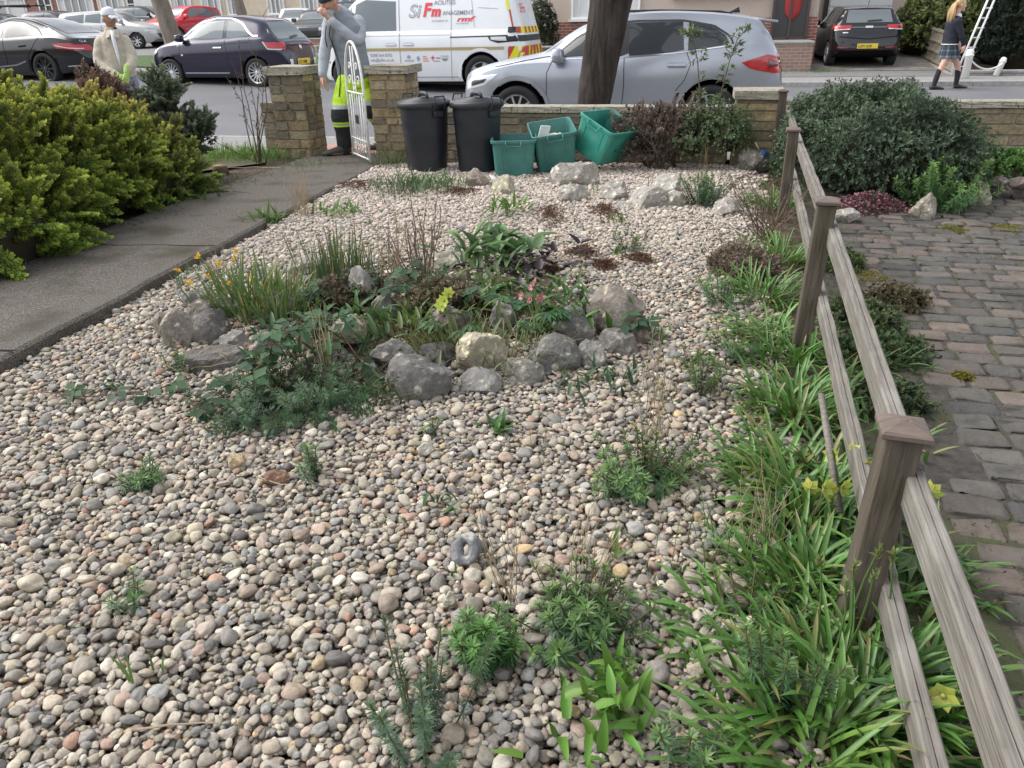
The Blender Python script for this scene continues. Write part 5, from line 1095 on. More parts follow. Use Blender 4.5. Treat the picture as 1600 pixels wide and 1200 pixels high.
# leaf litter under the fence
jm = MB(); m = 2600; y = r_.uniform(.9, 8, m); x = np.array([fence_x(q) for q in y])+r_.uniform(-.35, .22, m); leaves(jm, np.stack([x, y, np.full(m, -.012)+r_.uniform(0, .03, m)], 1), nz(r_.normal(0, 1, (m, 3))*np.array([1, 1, .25])), nz(r_.normal(0, .4, (m, 3))+np.array([0, 0, 1])), r_.uniform(.02, .06, m), r_.uniform(.006, .016, m), np.where(r_.random((m, 1)) < .45, jit((.06, .10, .03), m, .4, r_), jit((.14, .105, .065), m, .4, r_)))
struct(jm.build('leaf_litter', LMd), 'stuff')['label'] = 'dead leaves and low weeds on the soil under the fence'
jm = MB(); m = 1500; y = r_.uniform(2.6, 9, m); x = np.array([path_x(q) for q in y])-1.14+np.abs(r_.normal(0, .11, m)); k_ = r_.random(m) < .25; x[k_] = np.array([path_x(q) for q in y])[k_]+r_.normal(.03, .03, int(k_.sum())); zz = np.array([pathz(q) for q in y])+.005; zz[k_] = .02
leaves(jm, np.stack([x, y, zz], 1), nz(r_.normal(0, 1, (m, 3))*np.array([1, 1, .2])), nz(r_.normal(0, .4, (m, 3))+np.array([0, 0, 1])), r_.uniform(.01, .035, m), r_.uniform(.005, .012, m), np.where(r_.random((m, 1)) < .3, jit((.07, .10, .035), m, .4, r_), jit((.10, .075, .05), m, .4, r_)))
struct(jm.build('path_litter', LMd), 'stuff')['label'] = 'dead leaf crumbs along the edges of the concrete path'
# cut stump and small surface twigs
p = at(345, 268, 0); mb = MB(); mb.lathe([(.085, -.05), (.08, .03), (.07, .06), (.0, .065)], 14, p, col=(.12, .09, .06)); st_ = thing('stump', 'freshly cut tree stump in the soil beside the path', 'stump', (0, 0, 0)); mb.build('bark', TW, st_)
mb = MB(); mb.lathe([(.068, .062), (.0, .072)], 14, p, col=(.55, .38, .18)); mb.lathe([(.068, .055), (.069, .062)], 14, p, col=(.5, .33, .15)); mb.build('cut_face', TW, st_)
for k, (a, b_, lb_) in enumerate([((215, 1140), (345, 1130), 'thin pale twig on the pebbles at the bottom left'), ((400, 745), (450, 757), 'short brown twig near the flat rusty stone'), ((440, 262), (340, 262), 'cut grey branch lying beside the stump')]):
    mb = MB(); twig(mb, at(*a, .05 if k < 2 else .03), at(*b_, .05 if k < 2 else .04), .004 if k < 2 else .008, .002, 4, .08, 5, col=(.3, .24, .17)); tag(mb.build('twig', TW), lb_, 'twig')
# ------------------------------------------------------------------ vehicles
M_glass = mat('car_glass', (.035, .04, .045), .05, spec=.5)
M_glass2 = mat('pale_glass', (.15, .175, .185), .06, spec=.5)
M_tyre = mat('tyre', (.018, .018, .019), .85, var=.2, scale=20)
M_black = mat('black_trim', (.015, .015, .017), .5)
M_rim = mat('alloy', (.55, .56, .58), .3, metal=.8); M_rimd = mat('dark_alloy', (.05, .05, .055), .35, metal=.7)
M_red = mat('red_lens', (.42, .012, .02), .12, coat=.8); M_redd = mat('dark_lens', (.14, .01, .014), .12, coat=.8)
M_lens = mat('clear_lens', (.55, .57, .6), .1, coat=.8, spec=.8)
M_chrome = mat('chrome', (.75, .76, .78), .15, metal=.9)
M_plate = mat('plate_yellow', (.70, .52, .05), .5); M_ink = mat('black_ink', (.02, .02, .022), .6); M_grey = mat('grey_ink', (.22, .23, .25), .6)
M_dark = mat('underside', (.012, .012, .013), .95, spec=.1)
def paint(name, col, metal=.3, rough=.28): return mat(name, col, rough, metal=metal, coat=.45, var=.04, scale=1.5)
def smoothc(pts, x):
    """monotone cubic through control points"""
    P = np.array(pts, float); X, Y = P[:, 0], P[:, 1]; h = np.diff(X); d = np.diff(Y)/h; m = np.zeros(len(X)); m[0], m[-1] = d[0], d[-1]
    for i in range(1, len(X)-1): m[i] = 0 if d[i-1]*d[i] <= 0 else 2*d[i-1]*d[i]/(d[i-1]+d[i])
    x = np.clip(x, X[0], X[-1]); k = np.clip(np.searchsorted(X, x)-1, 0, len(X)-2); t = (x-X[k])/h[k]
    return (2*t**3-3*t**2+1)*Y[k]+(t**3-2*t**2+t)*h[k]*m[k]+(-2*t**3+3*t**2)*Y[k+1]+(t**3-t**2)*h[k]*m[k+1]
class Car:
    def __init__(s, label, name, cat, M, sp, pm, group=None, extra=()):
        s.sp = sp; s.root = thing(name, label, cat, (0, 0, 0), 0, group); s.root.matrix_world = M
        L_ = sp['L']; xs = np.unique(np.concatenate([np.linspace(0, .25, 10), np.linspace(.25, L_-.45, 54), np.linspace(L_-.45, L_, 18)]))
        rings = []
        for x in xs:
            zt = float(smoothc(sp['top'], x)); zs = float(smoothc(sp['belt'], x)); zb = float(smoothc(sp['bot'], x)); w_ = float(smoothc(sp['half'], x)); rw = sp.get('rw', .74)
            g = max(0, zt-zs-.03); zs = min(zs, zt-.045); k = min(1, g/.25); wt = w_*(1-(1-rw)*k)
            sill = min(.10, (zs-zb)*.3)
            pts = [(0, zb), (w_*.8, zb), (w_*.93, zb+.015), (w_*.975, zb+sill), (w_*.985, zb+(zs-zb)*.45), (w_, zb+(zs-zb)*.66), (w_*.995, zb+(zs-zb)*.84), (w_*.965, zs-.01), (w_*.94, zs+.012*k)]
            zr = zt-.035-.05*k
            a, b_ = (w_*.935, zs+.02*k), (wt*.95, zr)
            for t in (.12, .3, .5, .7, .88, 1.0): pts.append((a[0]+(b_[0]-a[0])*t+.018*k*math.sin(PI*t), a[1]+(b_[1]-a[1])*t))
            pts += [(wt*.915, zt-.022-.012*k), (wt*.84, zt-.012), (wt*.55, zt-.002), (0, zt+.006*k)]
            h = [(x-L_/2, y, z) for y, z in pts]; rings.append([(q[0], -q[1], q[2]) for q in h]+[(q[0], q[1], q[2]) for q in h[-2:0:-1]])
        b = MB().loft(rings); o = b.build('body', [pm, M_dark], s.root)
        R_ = sp['R']; s.wx = [q-L_/2 for q in sp['wheels']]
        bm = bmesh.new(); 
        for q in s.wx:
            for sd in (-1, 1):
                T = Matrix.Translation((q, sd*(max(p[1] for p in sp['half'])-.02), R_)) @ Matrix.Rotation(PI/2, 4, 'X')
                bmesh.ops.create_cone(bm, cap_ends=True, segments=40, radius1=R_*sp.get('ar', 1.16), radius2=R_*sp.get('ar', 1.16), depth=.62, matrix=T)
        cm = bpy.data.meshes.new('cut'); bm.to_mesh(cm); bm.free(); co = bpy.data.objects.new('cut', cm); C.objects.link(co); co.parent = s.root
        md = o.modifiers.new('b', 'BOOLEAN'); md.object = co; md.operation = 'DIFFERENCE'; md.solver = 'EXACT'
        bpy.context.view_layer.update(); dg = bpy.context.evaluated_depsgraph_get(); nm = bpy.data.meshes.new_from_object(o.evaluated_get(dg)); o.modifiers.clear(); o.data = nm; bpy.data.objects.remove(co)
        nm.materials.clear(); nm.materials.append(pm); nm.materials.append(M_dark)
        ar = R_*sp.get('ar', 1.16)
        for p in nm.polygons:
            c = p.center; n = p.normal
            ins = any(abs(math.hypot(c.x-q, c.z-R_)-ar) < .012 or (math.hypot(c.x-q, c.z-R_) < ar-.01 and abs(c.y) < max(p_[1] for p_ in sp['half'])-.25) for q in s.wx)
            p.material_index = 1 if ins or n.z < -.85 else 0
        nm.polygons.foreach_set('use_smooth', [True]*len(nm.polygons)); nm.set_sharp_from_angle(angle=R(38))
        s.body = o; s.bvh = BVHTree.FromPolygons([v.co for v in nm.vertices], [list(p.vertices) for p in nm.polygons])
        for q in s.wx:
            for sd in (-1, 1): s.wheel(q, sd)
    def wheel(s, x, sd):
        sp = s.sp; R_ = sp['R']; wy = max(p[1] for p in sp['half'])-.115; T = Matrix.Translation((x, sd*wy, R_)) @ Matrix.Rotation(-sd*PI/2, 4, 'X')
        e = bpy.data.objects.new('wheel', None); C.objects.link(e); e.empty_display_size = .1; e.parent = s.root; e.matrix_local = T
        r0 = R_*sp.get('rimr', .70)
        t = MB(); t.lathe([(r0, -.10), (R_*.94, -.105), (R_*.99, -.085), (R_, -.05), (R_, .05), (R_*.99, .085), (R_*.94, .105), (r0, .10), (r0*.99, .09)], 40, caps=False); t.build('tyre', M_tyre, e)
        r = MB(); r.lathe([(r0, .098), (r0*.93, .085), (r0*.9, .03), (.0, .0)], 36, m=1, caps=False); r.lathe([(r0*1.005, .09), (r0*.98, .105), (r0*.9, .085), (r0*.89, .05)], 36, caps=False)
        n, sw = sp.get('spokes', (5, .07))
        for k in range(n):
            a = 2*PI*k/n; A = Matrix.Rotation(a, 4, 'Z'); bm = bmesh.new(); bmesh.ops.create_cube(bm, size=1)
            for v in bm.verts: out = v.co.x > 0; v.co = Vector(((r0*.93 if out else .03), v.co.y*sw*(.75 if out else 1), .062+v.co.z*.03+(.012 if out else 0)))
            r.bm(bm, A)
        r.lathe([(.055, .06), (.05, .088), (.0, .092)], 16); r.build('rim', [sp.get('rim', M_rim), M_black], e, angle=35)
    def hit(s, o, d):
        q = s.bvh.ray_cast(Vector(o), Vector(d)); return q
    def proj(s, axis, u, v, off):
        """axis 'L' near side (-y), 'Rr' far side, 'B' back (+x), 'F' front, 'T' top ; (u,v) = (x,z) or (y,z) or (x,y)"""
        L_ = s.sp['L']
        if axis == 'L': o, d = (u-L_/2, -3, v), (0, 1, 0)
        elif axis == 'R': o, d = (u-L_/2, 3, v), (0, -1, 0)
        elif axis == 'B': o, d = (L_/2+2, u, v), (-1, 0, 0)
        elif axis == 'F': o, d = (-L_/2-2, u, v), (1, 0, 0)
        else: o, d = (u-L_/2, v, 4), (0, 0, -1)
        p, n, i, ds = s.hit(o, d)
        if p is None:
            return None
        if n.dot(Vector(d)) > 0: n = -n
        return p+n*off
    def decal(s, axis, poly, m, name, off=.004, rows=10, cols=14, parent=None):
        P = np.array(poly, float); z0, z1 = P[:, 1].min(), P[:, 1].max(); G = []
        for i in range(rows+1):
            z = z0+(z1-z0)*min(max(i/rows, .002), .998); xs = []
            for k in range(len(P)):
                (ax, az), (bx, bz) = P[k], P[(k+1) % len(P)]
                if (az-z)*(bz-z) <= 0 and az != bz: xs.append(ax+(bx-ax)*(z-az)/(bz-az))
            if len(xs) < 2: continue
            a, b_ = min(xs), max(xs); G.append([s.proj(axis, a+(b_-a)*j/cols, z, off) for j in range(cols+1)])
        V, ids, Q = [], {}, []
        for i, row in enumerate(G):
            for j, p in enumerate(row):
                if p is not None: ids[i, j] = len(V); V.append(p)
        for i in range(len(G)-1):
            for j in range(cols):
                k = [(i, j), (i, j+1), (i+1, j+1), (i+1, j)]
                if all(q in ids for q in k):
                    q = [ids[a] for a in k]; pp = [V[a] for a in q]
                    if max((pp[a]-pp[a-1]).length for a in range(4)) < .6: Q.append(q if axis in ('L', 'B', 'T') else q[::-1])
        if not Q: return None
        return MB().add(V, Q).build(name, m, parent or s.root)
    def strip(s, axis, line, wd, m, name, off=.005, parent=None, n=40):
        P = np.array(line, float); sl = np.concatenate([[0], np.cumsum(np.linalg.norm(np.diff(P, axis=0), axis=1))]); t = np.linspace(0, sl[-1], n); X = np.interp(t, sl, P[:, 0]); Z = np.interp(t, sl, P[:, 1])
        dx, dz = np.gradient(X), np.gradient(Z); l = np.hypot(dx, dz); nx, nz_ = -dz/l, dx/l; V, Q = [], []
        for k in range(n):
            a = s.proj(axis, X[k]+nx[k]*wd/2, Z[k]+nz_[k]*wd/2, off); b_ = s.proj(axis, X[k]-nx[k]*wd/2, Z[k]-nz_[k]*wd/2, off)
            if a is None or b_ is None: continue
            V += [a, b_]
            if len(V) >= 4: q = len(V)-4; Q.append((q, q+1, q+3, q+2))
        if not Q: return
        return MB().add(V, Q).build(name, m, parent or s.root)
    def both(s, f, *a, **k):
        f('L', *a, **k); f('R', *a, **k)
    def mirror(s, x, z, pm, sc=1.0):
        for ax, sd in (('L', -1), ('R', 1)):
            p = s.proj(ax, x, z, 0)
            if p is None: continue
            b = MB(); bm = bmesh.new(); bmesh.ops.create_cube(bm, size=1); bmesh.ops.subdivide_edges(bm, edges=bm.edges[:], cuts=3, use_grid_fill=True)
            for v in bm.verts: c = v.co.copy(); c = c.normalized()*.5*.55+c*.45*1.0; v.co = Vector((c.x*.13*sc-.03*(abs(c.y)), c.y*.24*sc, c.z*.17*sc))
            b.bm(bm, Matrix.Translation(p+Vector((-.03, sd*.12, .05)))); b.tube([p+Vector((-.0, 0, -.02)), p+Vector((-.01, sd*.06, .0))], .025, 6, m=1); b.build('mirror', [pm, M_black], s.root)
    def text(s, axis, txt, u, v, size, m, name, off=.008, shear=0.0, sx=1.0, bold=0.0, parent=None):
        cu = bpy.data.curves.new('t', 'FONT'); cu.body = txt; cu.size = size; cu.shear = shear; cu.offset = bold; cu.fill_mode = 'FRONT'; o = bpy.data.objects.new('t', cu); C.objects.link(o); bpy.context.view_layer.update()
        me = bpy.data.meshes.new_from_object(o.evaluated_get(bpy.context.evaluated_depsgraph_get())); bpy.data.objects.remove(o); V = []
        for q in me.vertices:
            uu = u+q.co.x*sx if axis in ('L', 'B') else u-q.co.x*sx
            p = s.proj(axis, uu, v+q.co.y, off); q.co = p if p is not None else Vector((0, 0, .5))
        me.materials.clear(); me.materials.append(m); o = bpy.data.objects.new(name, me); C.objects.link(o); o.parent = parent or s.root; return o
    def arch_lip(s, m, wd=.05, k=1.0):
        R_ = s.sp['R']; ar = R_*s.sp.get('ar', 1.16)+wd*.5+.015
        for q in s.sp['wheels']:
            for ax in ('L', 'R'): s.strip(ax, [(q+ar*math.cos(a), R_+ar*math.sin(a)) for a in np.linspace(-.1, PI+.1, 30)], wd, m, 'arch_trim', .012)
    def plate(s, txt, y, z, w_=.52, h=.115, col=None, axis='B', tx=.085):
        p = s.decal(axis, [(y-w_/2, z-h/2), (y+w_/2, z-h/2), (y+w_/2, z+h/2), (y-w_/2, z+h/2)], col or M_plate, 'number_plate', .012, 3, 6)
        if p and txt: s.text(axis, txt, y-w_*.44, z-h*.3, tx, M_ink, 'plate_text', .016, sx=.9, bold=.002, parent=p)
def on_line(px, b, py=90):
    """world point on the street line at offset b, seen in photo column px"""
    d = pray(px, py); d = Vector((d[0], d[1], 0)).normalized(); t = (b+SO.dot(SN))/d.dot(SN); return d*t
def car_M(p, z, yaw, sc): return Matrix.Translation((p.x, p.y, z)) @ Matrix.Rotation(yaw, 4, 'Z') @ Matrix.Scale(sc, 4)
def place(px_rear, px_front_or_none, b_near, sp, sc, yaw, z):
    """rear near wheel seen in column px_rear, near side on street line b_near"""
    p = on_line(px_rear, b_near, 110); ux = Vector((math.cos(yaw), math.sin(yaw), 0)); ny = Vector((-math.sin(yaw), math.cos(yaw), 0)); wm = max(q[1] for q in sp['half'])
    c = p+ny*wm*sc-ux*(sp['wheels'][1]-sp['L']/2)*sc; return car_M(c, z, yaw, sc)
# --- silver crossover by the near kerb
SUV = dict(L=4.45, R=.345, wheels=(.88, 3.53), ar=1.2, rimr=.68, rw=.74, spokes=(10, .035),
  top=[(0, .62), (.04, .80), (.2, .90), (.6, 1.0), (1.0, 1.07), (1.22, 1.12), (1.55, 1.33), (1.95, 1.51), (2.35, 1.585), (2.8, 1.60), (3.4, 1.575), (3.85, 1.525), (4.08, 1.47), (4.2, 1.33), (4.3, 1.16), (4.36, 1.05), (4.42, .92), (4.45, .7)],
  belt=[(0, .58), (.3, .84), (1.0, .98), (1.6, 1.0), (2.4, 1.02), (3.1, 1.07), (3.6, 1.14), (4.0, 1.18), (4.3, 1.05), (4.45, .66)],
  bot=[(0, .4), (.25, .24), (.8, .2), (3.5, .2), (4.1, .26), (4.35, .36), (4.45, .5)],
  half=[(0, .42), (.06, .6), (.2, .76), (.5, .87), (.9, .915), (1.6, .915), (2.6, .92), (3.5, .925), (3.95, .9), (4.2, .84), (4.36, .74), (4.45, .6)])
P_silver = paint('silver_paint', (.34, .36, .405), .55, .3)
suv = Car('silver crossover car parked at the near kerb behind the front wall and tree trunk', 'parked_car', 'car', place(1114, 0, .95, SUV, 1.0, -YAW, -.11), SUV, P_silver, 'parked cars along the street')
for ax in 'LR':
    suv.decal(ax, [(1.42, 1.04), (2.30, 1.05), (2.27, 1.44), (2.02, 1.42), (1.7, 1.27)], M_glass, 'door_window', rows=14)
    suv.decal(ax, [(2.42, 1.055), (3.14, 1.10), (3.10, 1.455), (2.40, 1.455)], M_glass, 'door_window', rows=12)
    suv.decal(ax, [(3.19, 1.11), (3.72, 1.18), (3.66, 1.28), (3.50, 1.385), (3.18, 1.45)], M_glass, 'quarter_window', rows=12)
    suv.strip(ax, [(1.36, 1.02), (1.7, 1.29), (2.05, 1.445), (2.5, 1.475), (3.1, 1.47), (3.5, 1.40), (3.72, 1.27), (3.76, 1.18)], .022, M_black, 'window_trim')
    suv.decal(ax, [(2.29, 1.05), (2.42, 1.055), (2.40, 1.455), (2.27, 1.445)], M_black, 'window_pillar', .005)
    suv.strip(ax, [(1.36, 1.02), (2.3, 1.035), (3.1, 1.085), (3.76, 1.165)], .014, M_chrome, 'window_trim', .006)
    suv.strip(ax, [(1.38, 1.0), (1.31, .85), (1.30, .3)], .009, M_black, 'door_seam'); suv.strip(ax, [(2.36, 1.03), (2.37, .7), (2.34, .28)], .009, M_black, 'door_seam')
    suv.strip(ax, [(3.17, 1.1), (3.24, .95), (3.17, .75), (3.06, .62)], .009, M_black, 'door_seam'); suv.strip(ax, [(.55, .93), (1.0, 1.01), (1.35, 1.06)], .008, M_black, 'bonnet_seam')
    for x, z in ((2.14, .87), (3.06, .93)):
        h = suv.decal(ax, [(x-.11, z-.03), (x+.11, z-.03), (x+.13, z), (x+.11, z+.035), (x-.11, z+.035), (x-.13, z)], mat('handle_recess', (.2, .21, .23), .35, metal=.4), 'door_handle', .004, 5, 6); suv.strip(ax, [(x-.12, z+.008), (x+.12, z+.012)], .03, P_silver, 'handle_bar', .022, h, 8)
    l = suv.decal(ax, [(3.88, .96), (4.0, .88), (4.3, .82), (4.43, .83), (4.44, 1.03), (4.2, 1.05)], M_red, 'tail_lamp', .008, 10, 16); suv.decal(ax, [(4.22, .87), (4.40, .88), (4.40, .99), (4.22, 1.0)], M_redd, 'lamp_core', .012, 4, 6, l)
    h = suv.decal(ax, [(.12, .62), (.42, .70), (.62, .84), (.30, .83), (.10, .74)], M_lens, 'headlamp', .008, 8, 10)
    suv.decal(ax, [(.2, .68), (.4, .73), (.45, .78), (.2, .75)], M_black, 'lamp_core', .012, 4, 6, h)
suv.decal('B', [(-.58, 1.10), (.58, 1.10), (.52, 1.42), (-.52, 1.42)], M_glass, 'rear_window', rows=12)
suv.decal('B', [(.5, .82), (.8, .82), (.8, 1.02), (.62, 1.04)], M_red, 'tail_lamp', .008); suv.decal('B', [(-.8, .82), (-.5, .82), (-.62, 1.04), (-.8, 1.02)], M_red, 'tail_lamp', .008)
suv.decal('F', [(-.5, .5), (.5, .5), (.55, .68), (-.55, .68)], M_black, 'grille'); suv.decal('T', [(1.3, -.58), (1.85, -.52), (1.85, .52), (1.3, .58)], M_glass, 'windscreen', .006, 10, 12)
suv.decal('T', [(1.18, -.5), (1.3, -.6), (1.3, .6), (1.18, .5)], M_black, 'scuttle', .004); suv.mirror(1.52, 1.02, P_silver, 1.15); suv.arch_lip(P_silver, .05)
sp_ = MB()
for y in (-.52, .52): sp_.tube([(-.35, y, 1.56), (-.2, y, 1.60), (.6, y*.98, 1.595), (1.35, y*.95, 1.565), (1.5, y*.94, 1.53)], .016, 6)
sp_.build('roof_rail', M_black, suv.root)
bm_ = MB(); bm_.box((1.92, 0, 1.452), (.34, 1.10, .035), bev=.012, M=Euler((0, R(7), 0)).to_matrix().to_4x4()); bm_.build('roof_spoiler', P_silver, suv.root, angle=40)
fn = MB(); fn.prism([(1.45, 1.55), (1.62, 1.55), (1.6, 1.62)], -.012, .012); fn.build('roof_aerial', M_black, suv.root)
# --- purple-black small hatchback
HATCH = dict(L=3.70, R=.30, wheels=(.70, 3.01), ar=1.17, rimr=.74, rw=.72, spokes=(14, .022),
  top=[(0, .5), (.04, .68), (.2, .82), (.6, .93), (.85, 1.0), (1.25, 1.25), (1.6, 1.40), (2.0, 1.465), (2.5, 1.46), (2.95, 1.40), (3.15, 1.33), (3.35, 1.1), (3.52, .95), (3.62, .86), (3.68, .7), (3.70, .55)],
  belt=[(0, .5), (.25, .76), (.8, .88), (1.4, .92), (2.2, .95), (2.8, .98), (3.2, .98), (3.55, .86), (3.7, .5)],
  bot=[(0, .35), (.25, .22), (.7, .19), (3.0, .19), (3.4, .27), (3.7, .42)],
  half=[(0, .42), (.08, .6), (.25, .74), (.6, .83), (1.2, .85), (2.5, .86), (3.1, .85), (3.4, .79), (3.6, .68), (3.7, .52)])
P_plum = paint('plum_paint', (.022, .02, .042), .3, .2)
ad = Car('small dark plum three door hatchback with pale multi spoke wheels on the far kerb', 'parked_car', 'car', place(400, 0, 6.2, HATCH, .99, -YAW-R(6), .19), HATCH, P_plum, 'parked cars along the street')
for ax in 'LR':
    ad.decal(ax, [(1.12, .97), (2.22, .99), (2.22, 1.36), (1.75, 1.33), (1.4, 1.19)], M_glass2, 'door_window', rows=14); ad.decal(ax, [(2.32, .995), (2.92, 1.04), (2.8, 1.2), (2.6, 1.31), (2.32, 1.36)], M_glass2, 'quarter_window', rows=12)
    ad.strip(ax, [(.95, .95), (1.25, 1.16), (1.6, 1.33), (2.0, 1.405), (2.4, 1.395), (2.68, 1.30), (2.9, 1.1), (3.0, 1.04), (3.12, 1.04)], .030, M_chrome, 'window_trim', .008)
    ad.strip(ax, [(2.27, .98), (2.32, .7), (2.24, .3)], .008, M_black, 'door_seam'); ad.strip(ax, [(1.05, .9), (1.02, .6), (1.1, .28)], .008, M_black, 'door_seam'); ad.strip(ax, [(1.1, .3), (2.3, .3)], .03, M_grey, 'sill_trim')
    h = ad.decal(ax, [(1.96, .79), (2.2, .79), (2.2, .83), (1.96, .83)], M_black, 'door_handle', .005, 3, 5); ad.strip(ax, [(1.98, .82), (2.2, .82)], .022, M_chrome, 'handle_bar', .02, h, 6)
    ad.strip(ax, [(1.95, .84), (2.4, .90), (2.9, .92)], .012, M_black, 'crease')
    l = ad.decal(ax, [(3.24, .92), (3.34, .78), (3.60, .76), (3.62, .86), (3.5, .90)], M_red, 'tail_lamp', .008, 8, 10); ad.strip(ax, [(3.25, .92), (3.35, .78), (3.6, .76)], .025, M_lens, 'lamp_rim', .011, l)
    ad.decal(ax, [(.08, .64), (.3, .70), (.42, .82), (.2, .80)], M_lens, 'headlamp', .008, 6, 8); ad.decal(ax, [(.72+.35, .66), (.78+.35, .66), (.78+.35, .69), (.72+.35, .69)], M_lens, 'side_repeater', .008, 2, 3)
ad.decal('B', [(-.56, .97), (.56, .97), (.48, 1.30), (-.48, 1.30)], M_glass2, 'rear_window', rows=12); ad.strip('B', [(-.1, .99), (.25, 1.02)], .03, M_black, 'wiper', .02)
ad.decal('B', [(-.76, .76), (-.55, .75), (-.5, .9), (-.70, .9)], M_red, 'tail_lamp', .008); ad.decal('B', [(.55, .75), (.76, .76), (.70, .9), (.5, .9)], M_red, 'tail_lamp', .008)
ad.strip('B', [(-.46, .90), (0, .915), (.46, .90)], .012, M_black, 'boot_seam'); ad.decal('B', [(0, .745), (.05, .79), (.03, .84), (0, .86), (-.03, .84), (-.05, .79)], M_chrome, 'badge', .012, 5, 5)
ad.plate('LC16 NBR', .0, .5, .50, .12); ad.decal('B', [(-.52, .44), (-.42, .44), (-.42, .56), (-.52, .56)], M_lens, 'reflector', .008, 3, 3); ad.decal('B', [(.42, .44), (.52, .44), (.52, .56), (.42, .56)], M_lens, 'reflector', .008, 3, 3)
ad.decal('B', [(-.3, 1.335), (.3, 1.335), (.3, 1.36), (-.3, 1.36)], M_redd, 'brake_light', .01, 2, 6); ad.mirror(1.17, .97, P_plum, .95); ad.decal('T', [(.95, -.55), (1.5, -.48), (1.5, .48), (.95, .55)], M_glass2, 'windscreen', .006)
an = MB(); an.tube([(.95, 0, 1.44), (1.12, 0, 1.62)], .006, 4); an.build('roof_aerial', M_black, ad.root)
# --- black four door coupe at the left edge
COUPE = dict(L=4.65, R=.335, wheels=(.88, 3.58), ar=1.15, rimr=.76, rw=.66, spokes=(10, .026), rim=M_rimd,
  top=[(0, .5), (.05, .66), (.3, .78), (1.0, .92), (1.4, .99), (1.9, 1.24), (2.3, 1.38), (2.7, 1.43), (3.1, 1.40), (3.6, 1.26), (4.05, 1.08), (4.35, .985), (4.52, .95), (4.6, .82), (4.65, .6)],
  belt=[(0, .5), (.4, .75), (1.3, .90), (2.2, .94), (3.2, .97), (3.9, .99), (4.35, .92), (4.65, .55)],
  bot=[(0, .36), (.25, .22), (.8, .18), (3.6, .18), (4.2, .24), (4.65, .42)],
  half=[(0, .5), (.1, .68), (.35, .82), (.9, .88), (2.3, .885), (3.5, .89), (4.1, .85), (4.4, .76), (4.58, .64), (4.65, .5)])
P_black = paint('black_paint', (.012, .013, .016), .2, .15)
me_c = Car('black four door coupe with dark wheels at the left edge, rear toward the jacketed man', 'parked_car', 'car', place(70, 0, 6.3, COUPE, 1.02, -YAW-R(4), .27), COUPE, P_black, 'parked cars along the street')
for ax in 'LR':
    me_c.decal(ax, [(1.6, .98), (2.5, 1.0), (2.48, 1.31), (2.15, 1.24)], M_glass2, 'door_window', rows=12); me_c.decal(ax, [(2.6, 1.0), (3.55, 1.03), (3.3, 1.2), (2.95, 1.30), (2.58, 1.325)], M_glass, 'door_window', rows=12)
    me_c.strip(ax, [(1.45, .96), (2.1, 1.27), (2.6, 1.355), (3.0, 1.325), (3.4, 1.19), (3.66, 1.03)], .02, M_black, 'window_trim')
    me_c.strip(ax, [(2.55, .98), (2.56, .6), (2.5, .25)], .008, M_dark, 'door_seam'); me_c.strip(ax, [(3.6, 1.0), (3.45, .85), (3.2, .6), (3.12, .3)], .008, M_dark, 'door_seam'); h = me_c.decal(ax, [(3.0, .79), (3.22, .80), (3.22, .84), (3.0, .83)], M_dark, 'door_handle', .006, 3, 4)
    me_c.strip(ax, [(1.5, .33), (2.8, .42), (3.1, .50)], .03, mat('sill_grey', (.16, .165, .17), .3, metal=.3), 'sill_crease', .008)
    l = me_c.decal(ax, [(3.92, .86), (4.05, .76), (4.5, .70), (4.62, .72), (4.6, .82), (4.3, .86)], M_red, 'tail_lamp', .008, 8, 14); me_c.strip(ax, [(4.0, .82), (4.3, .76), (4.55, .74)], .018, M_lens, 'lamp_bar', .012, l)
me_c.decal('T', [(3.2, -.5), (4.1, -.5), (4.1, .5), (3.2, .5)], M_glass, 'rear_window', .006); me_c.decal('B', [(-.75, .70), (-.4, .70), (-.45, .82), (-.72, .83)], M_red, 'tail_lamp', .008); me_c.decal('B', [(.4, .70), (.75, .70), (.72, .83), (.45, .82)], M_red, 'tail_lamp', .008)
me_c.decal('B', [(-.6, .28), (.6, .28), (.65, .42), (-.65, .42)], M_dark, 'bumper_insert'); me_c.text('B', 'CLA', -.6, .87, .07, M_chrome, 'badge_text'); me_c.strip('L', [(4.2, .38), (4.55, .40)], .02, M_chrome, 'bumper_trim', .008); me_c.mirror(1.72, .97, P_black)
# --- black five door hatch on the far drive
KIA = dict(L=4.05, R=.30, wheels=(.75, 3.33), ar=1.15, rimr=.70, rw=.75, spokes=(8, .04),
  top=[(0, .5), (.05, .7), (.3, .85), (.9, .98), (1.1, 1.04), (1.6, 1.34), (2.0, 1.44), (2.5, 1.455), (3.1, 1.43), (3.55, 1.39), (3.62, 1.36), (3.72, 1.2), (3.85, 1.03), (3.93, .9), (4.0, .78), (4.05, .55)],
  belt=[(0, .5), (.3, .78), (1.2, .92), (2.2, .95), (3.2, 1.0), (3.75, 1.0), (4.05, .5)],
  bot=[(0, .36), (.25, .22), (.8, .19), (3.4, .19), (3.8, .27), (4.05, .4)],
  half=[(0, .5), (.1, .66), (.3, .78), (.8, .855), (2.0, .86), (3.3, .865), (3.7, .84), (3.92, .78), (4.0, .70), (4.05, .58)])
pk = on_line(1345, 11.6, 95)
kia = Car('black five door hatchback parked on the opposite driveway before the white garage', 'parked_car', 'car', car_M(Vector((pk.x, pk.y, 0))+SN*1.75, .20, -PI/2-YAW+R(2), .95), KIA, P_black, 'parked cars along the street')
kia.decal('B', [(-.56, 1.04), (.56, 1.04), (.50, 1.335), (-.50, 1.335)], M_glass2, 'rear_window', rows=12); kia.strip('B', [(-.05, 1.07), (.3, 1.085)], .03, M_black, 'wiper', .02)
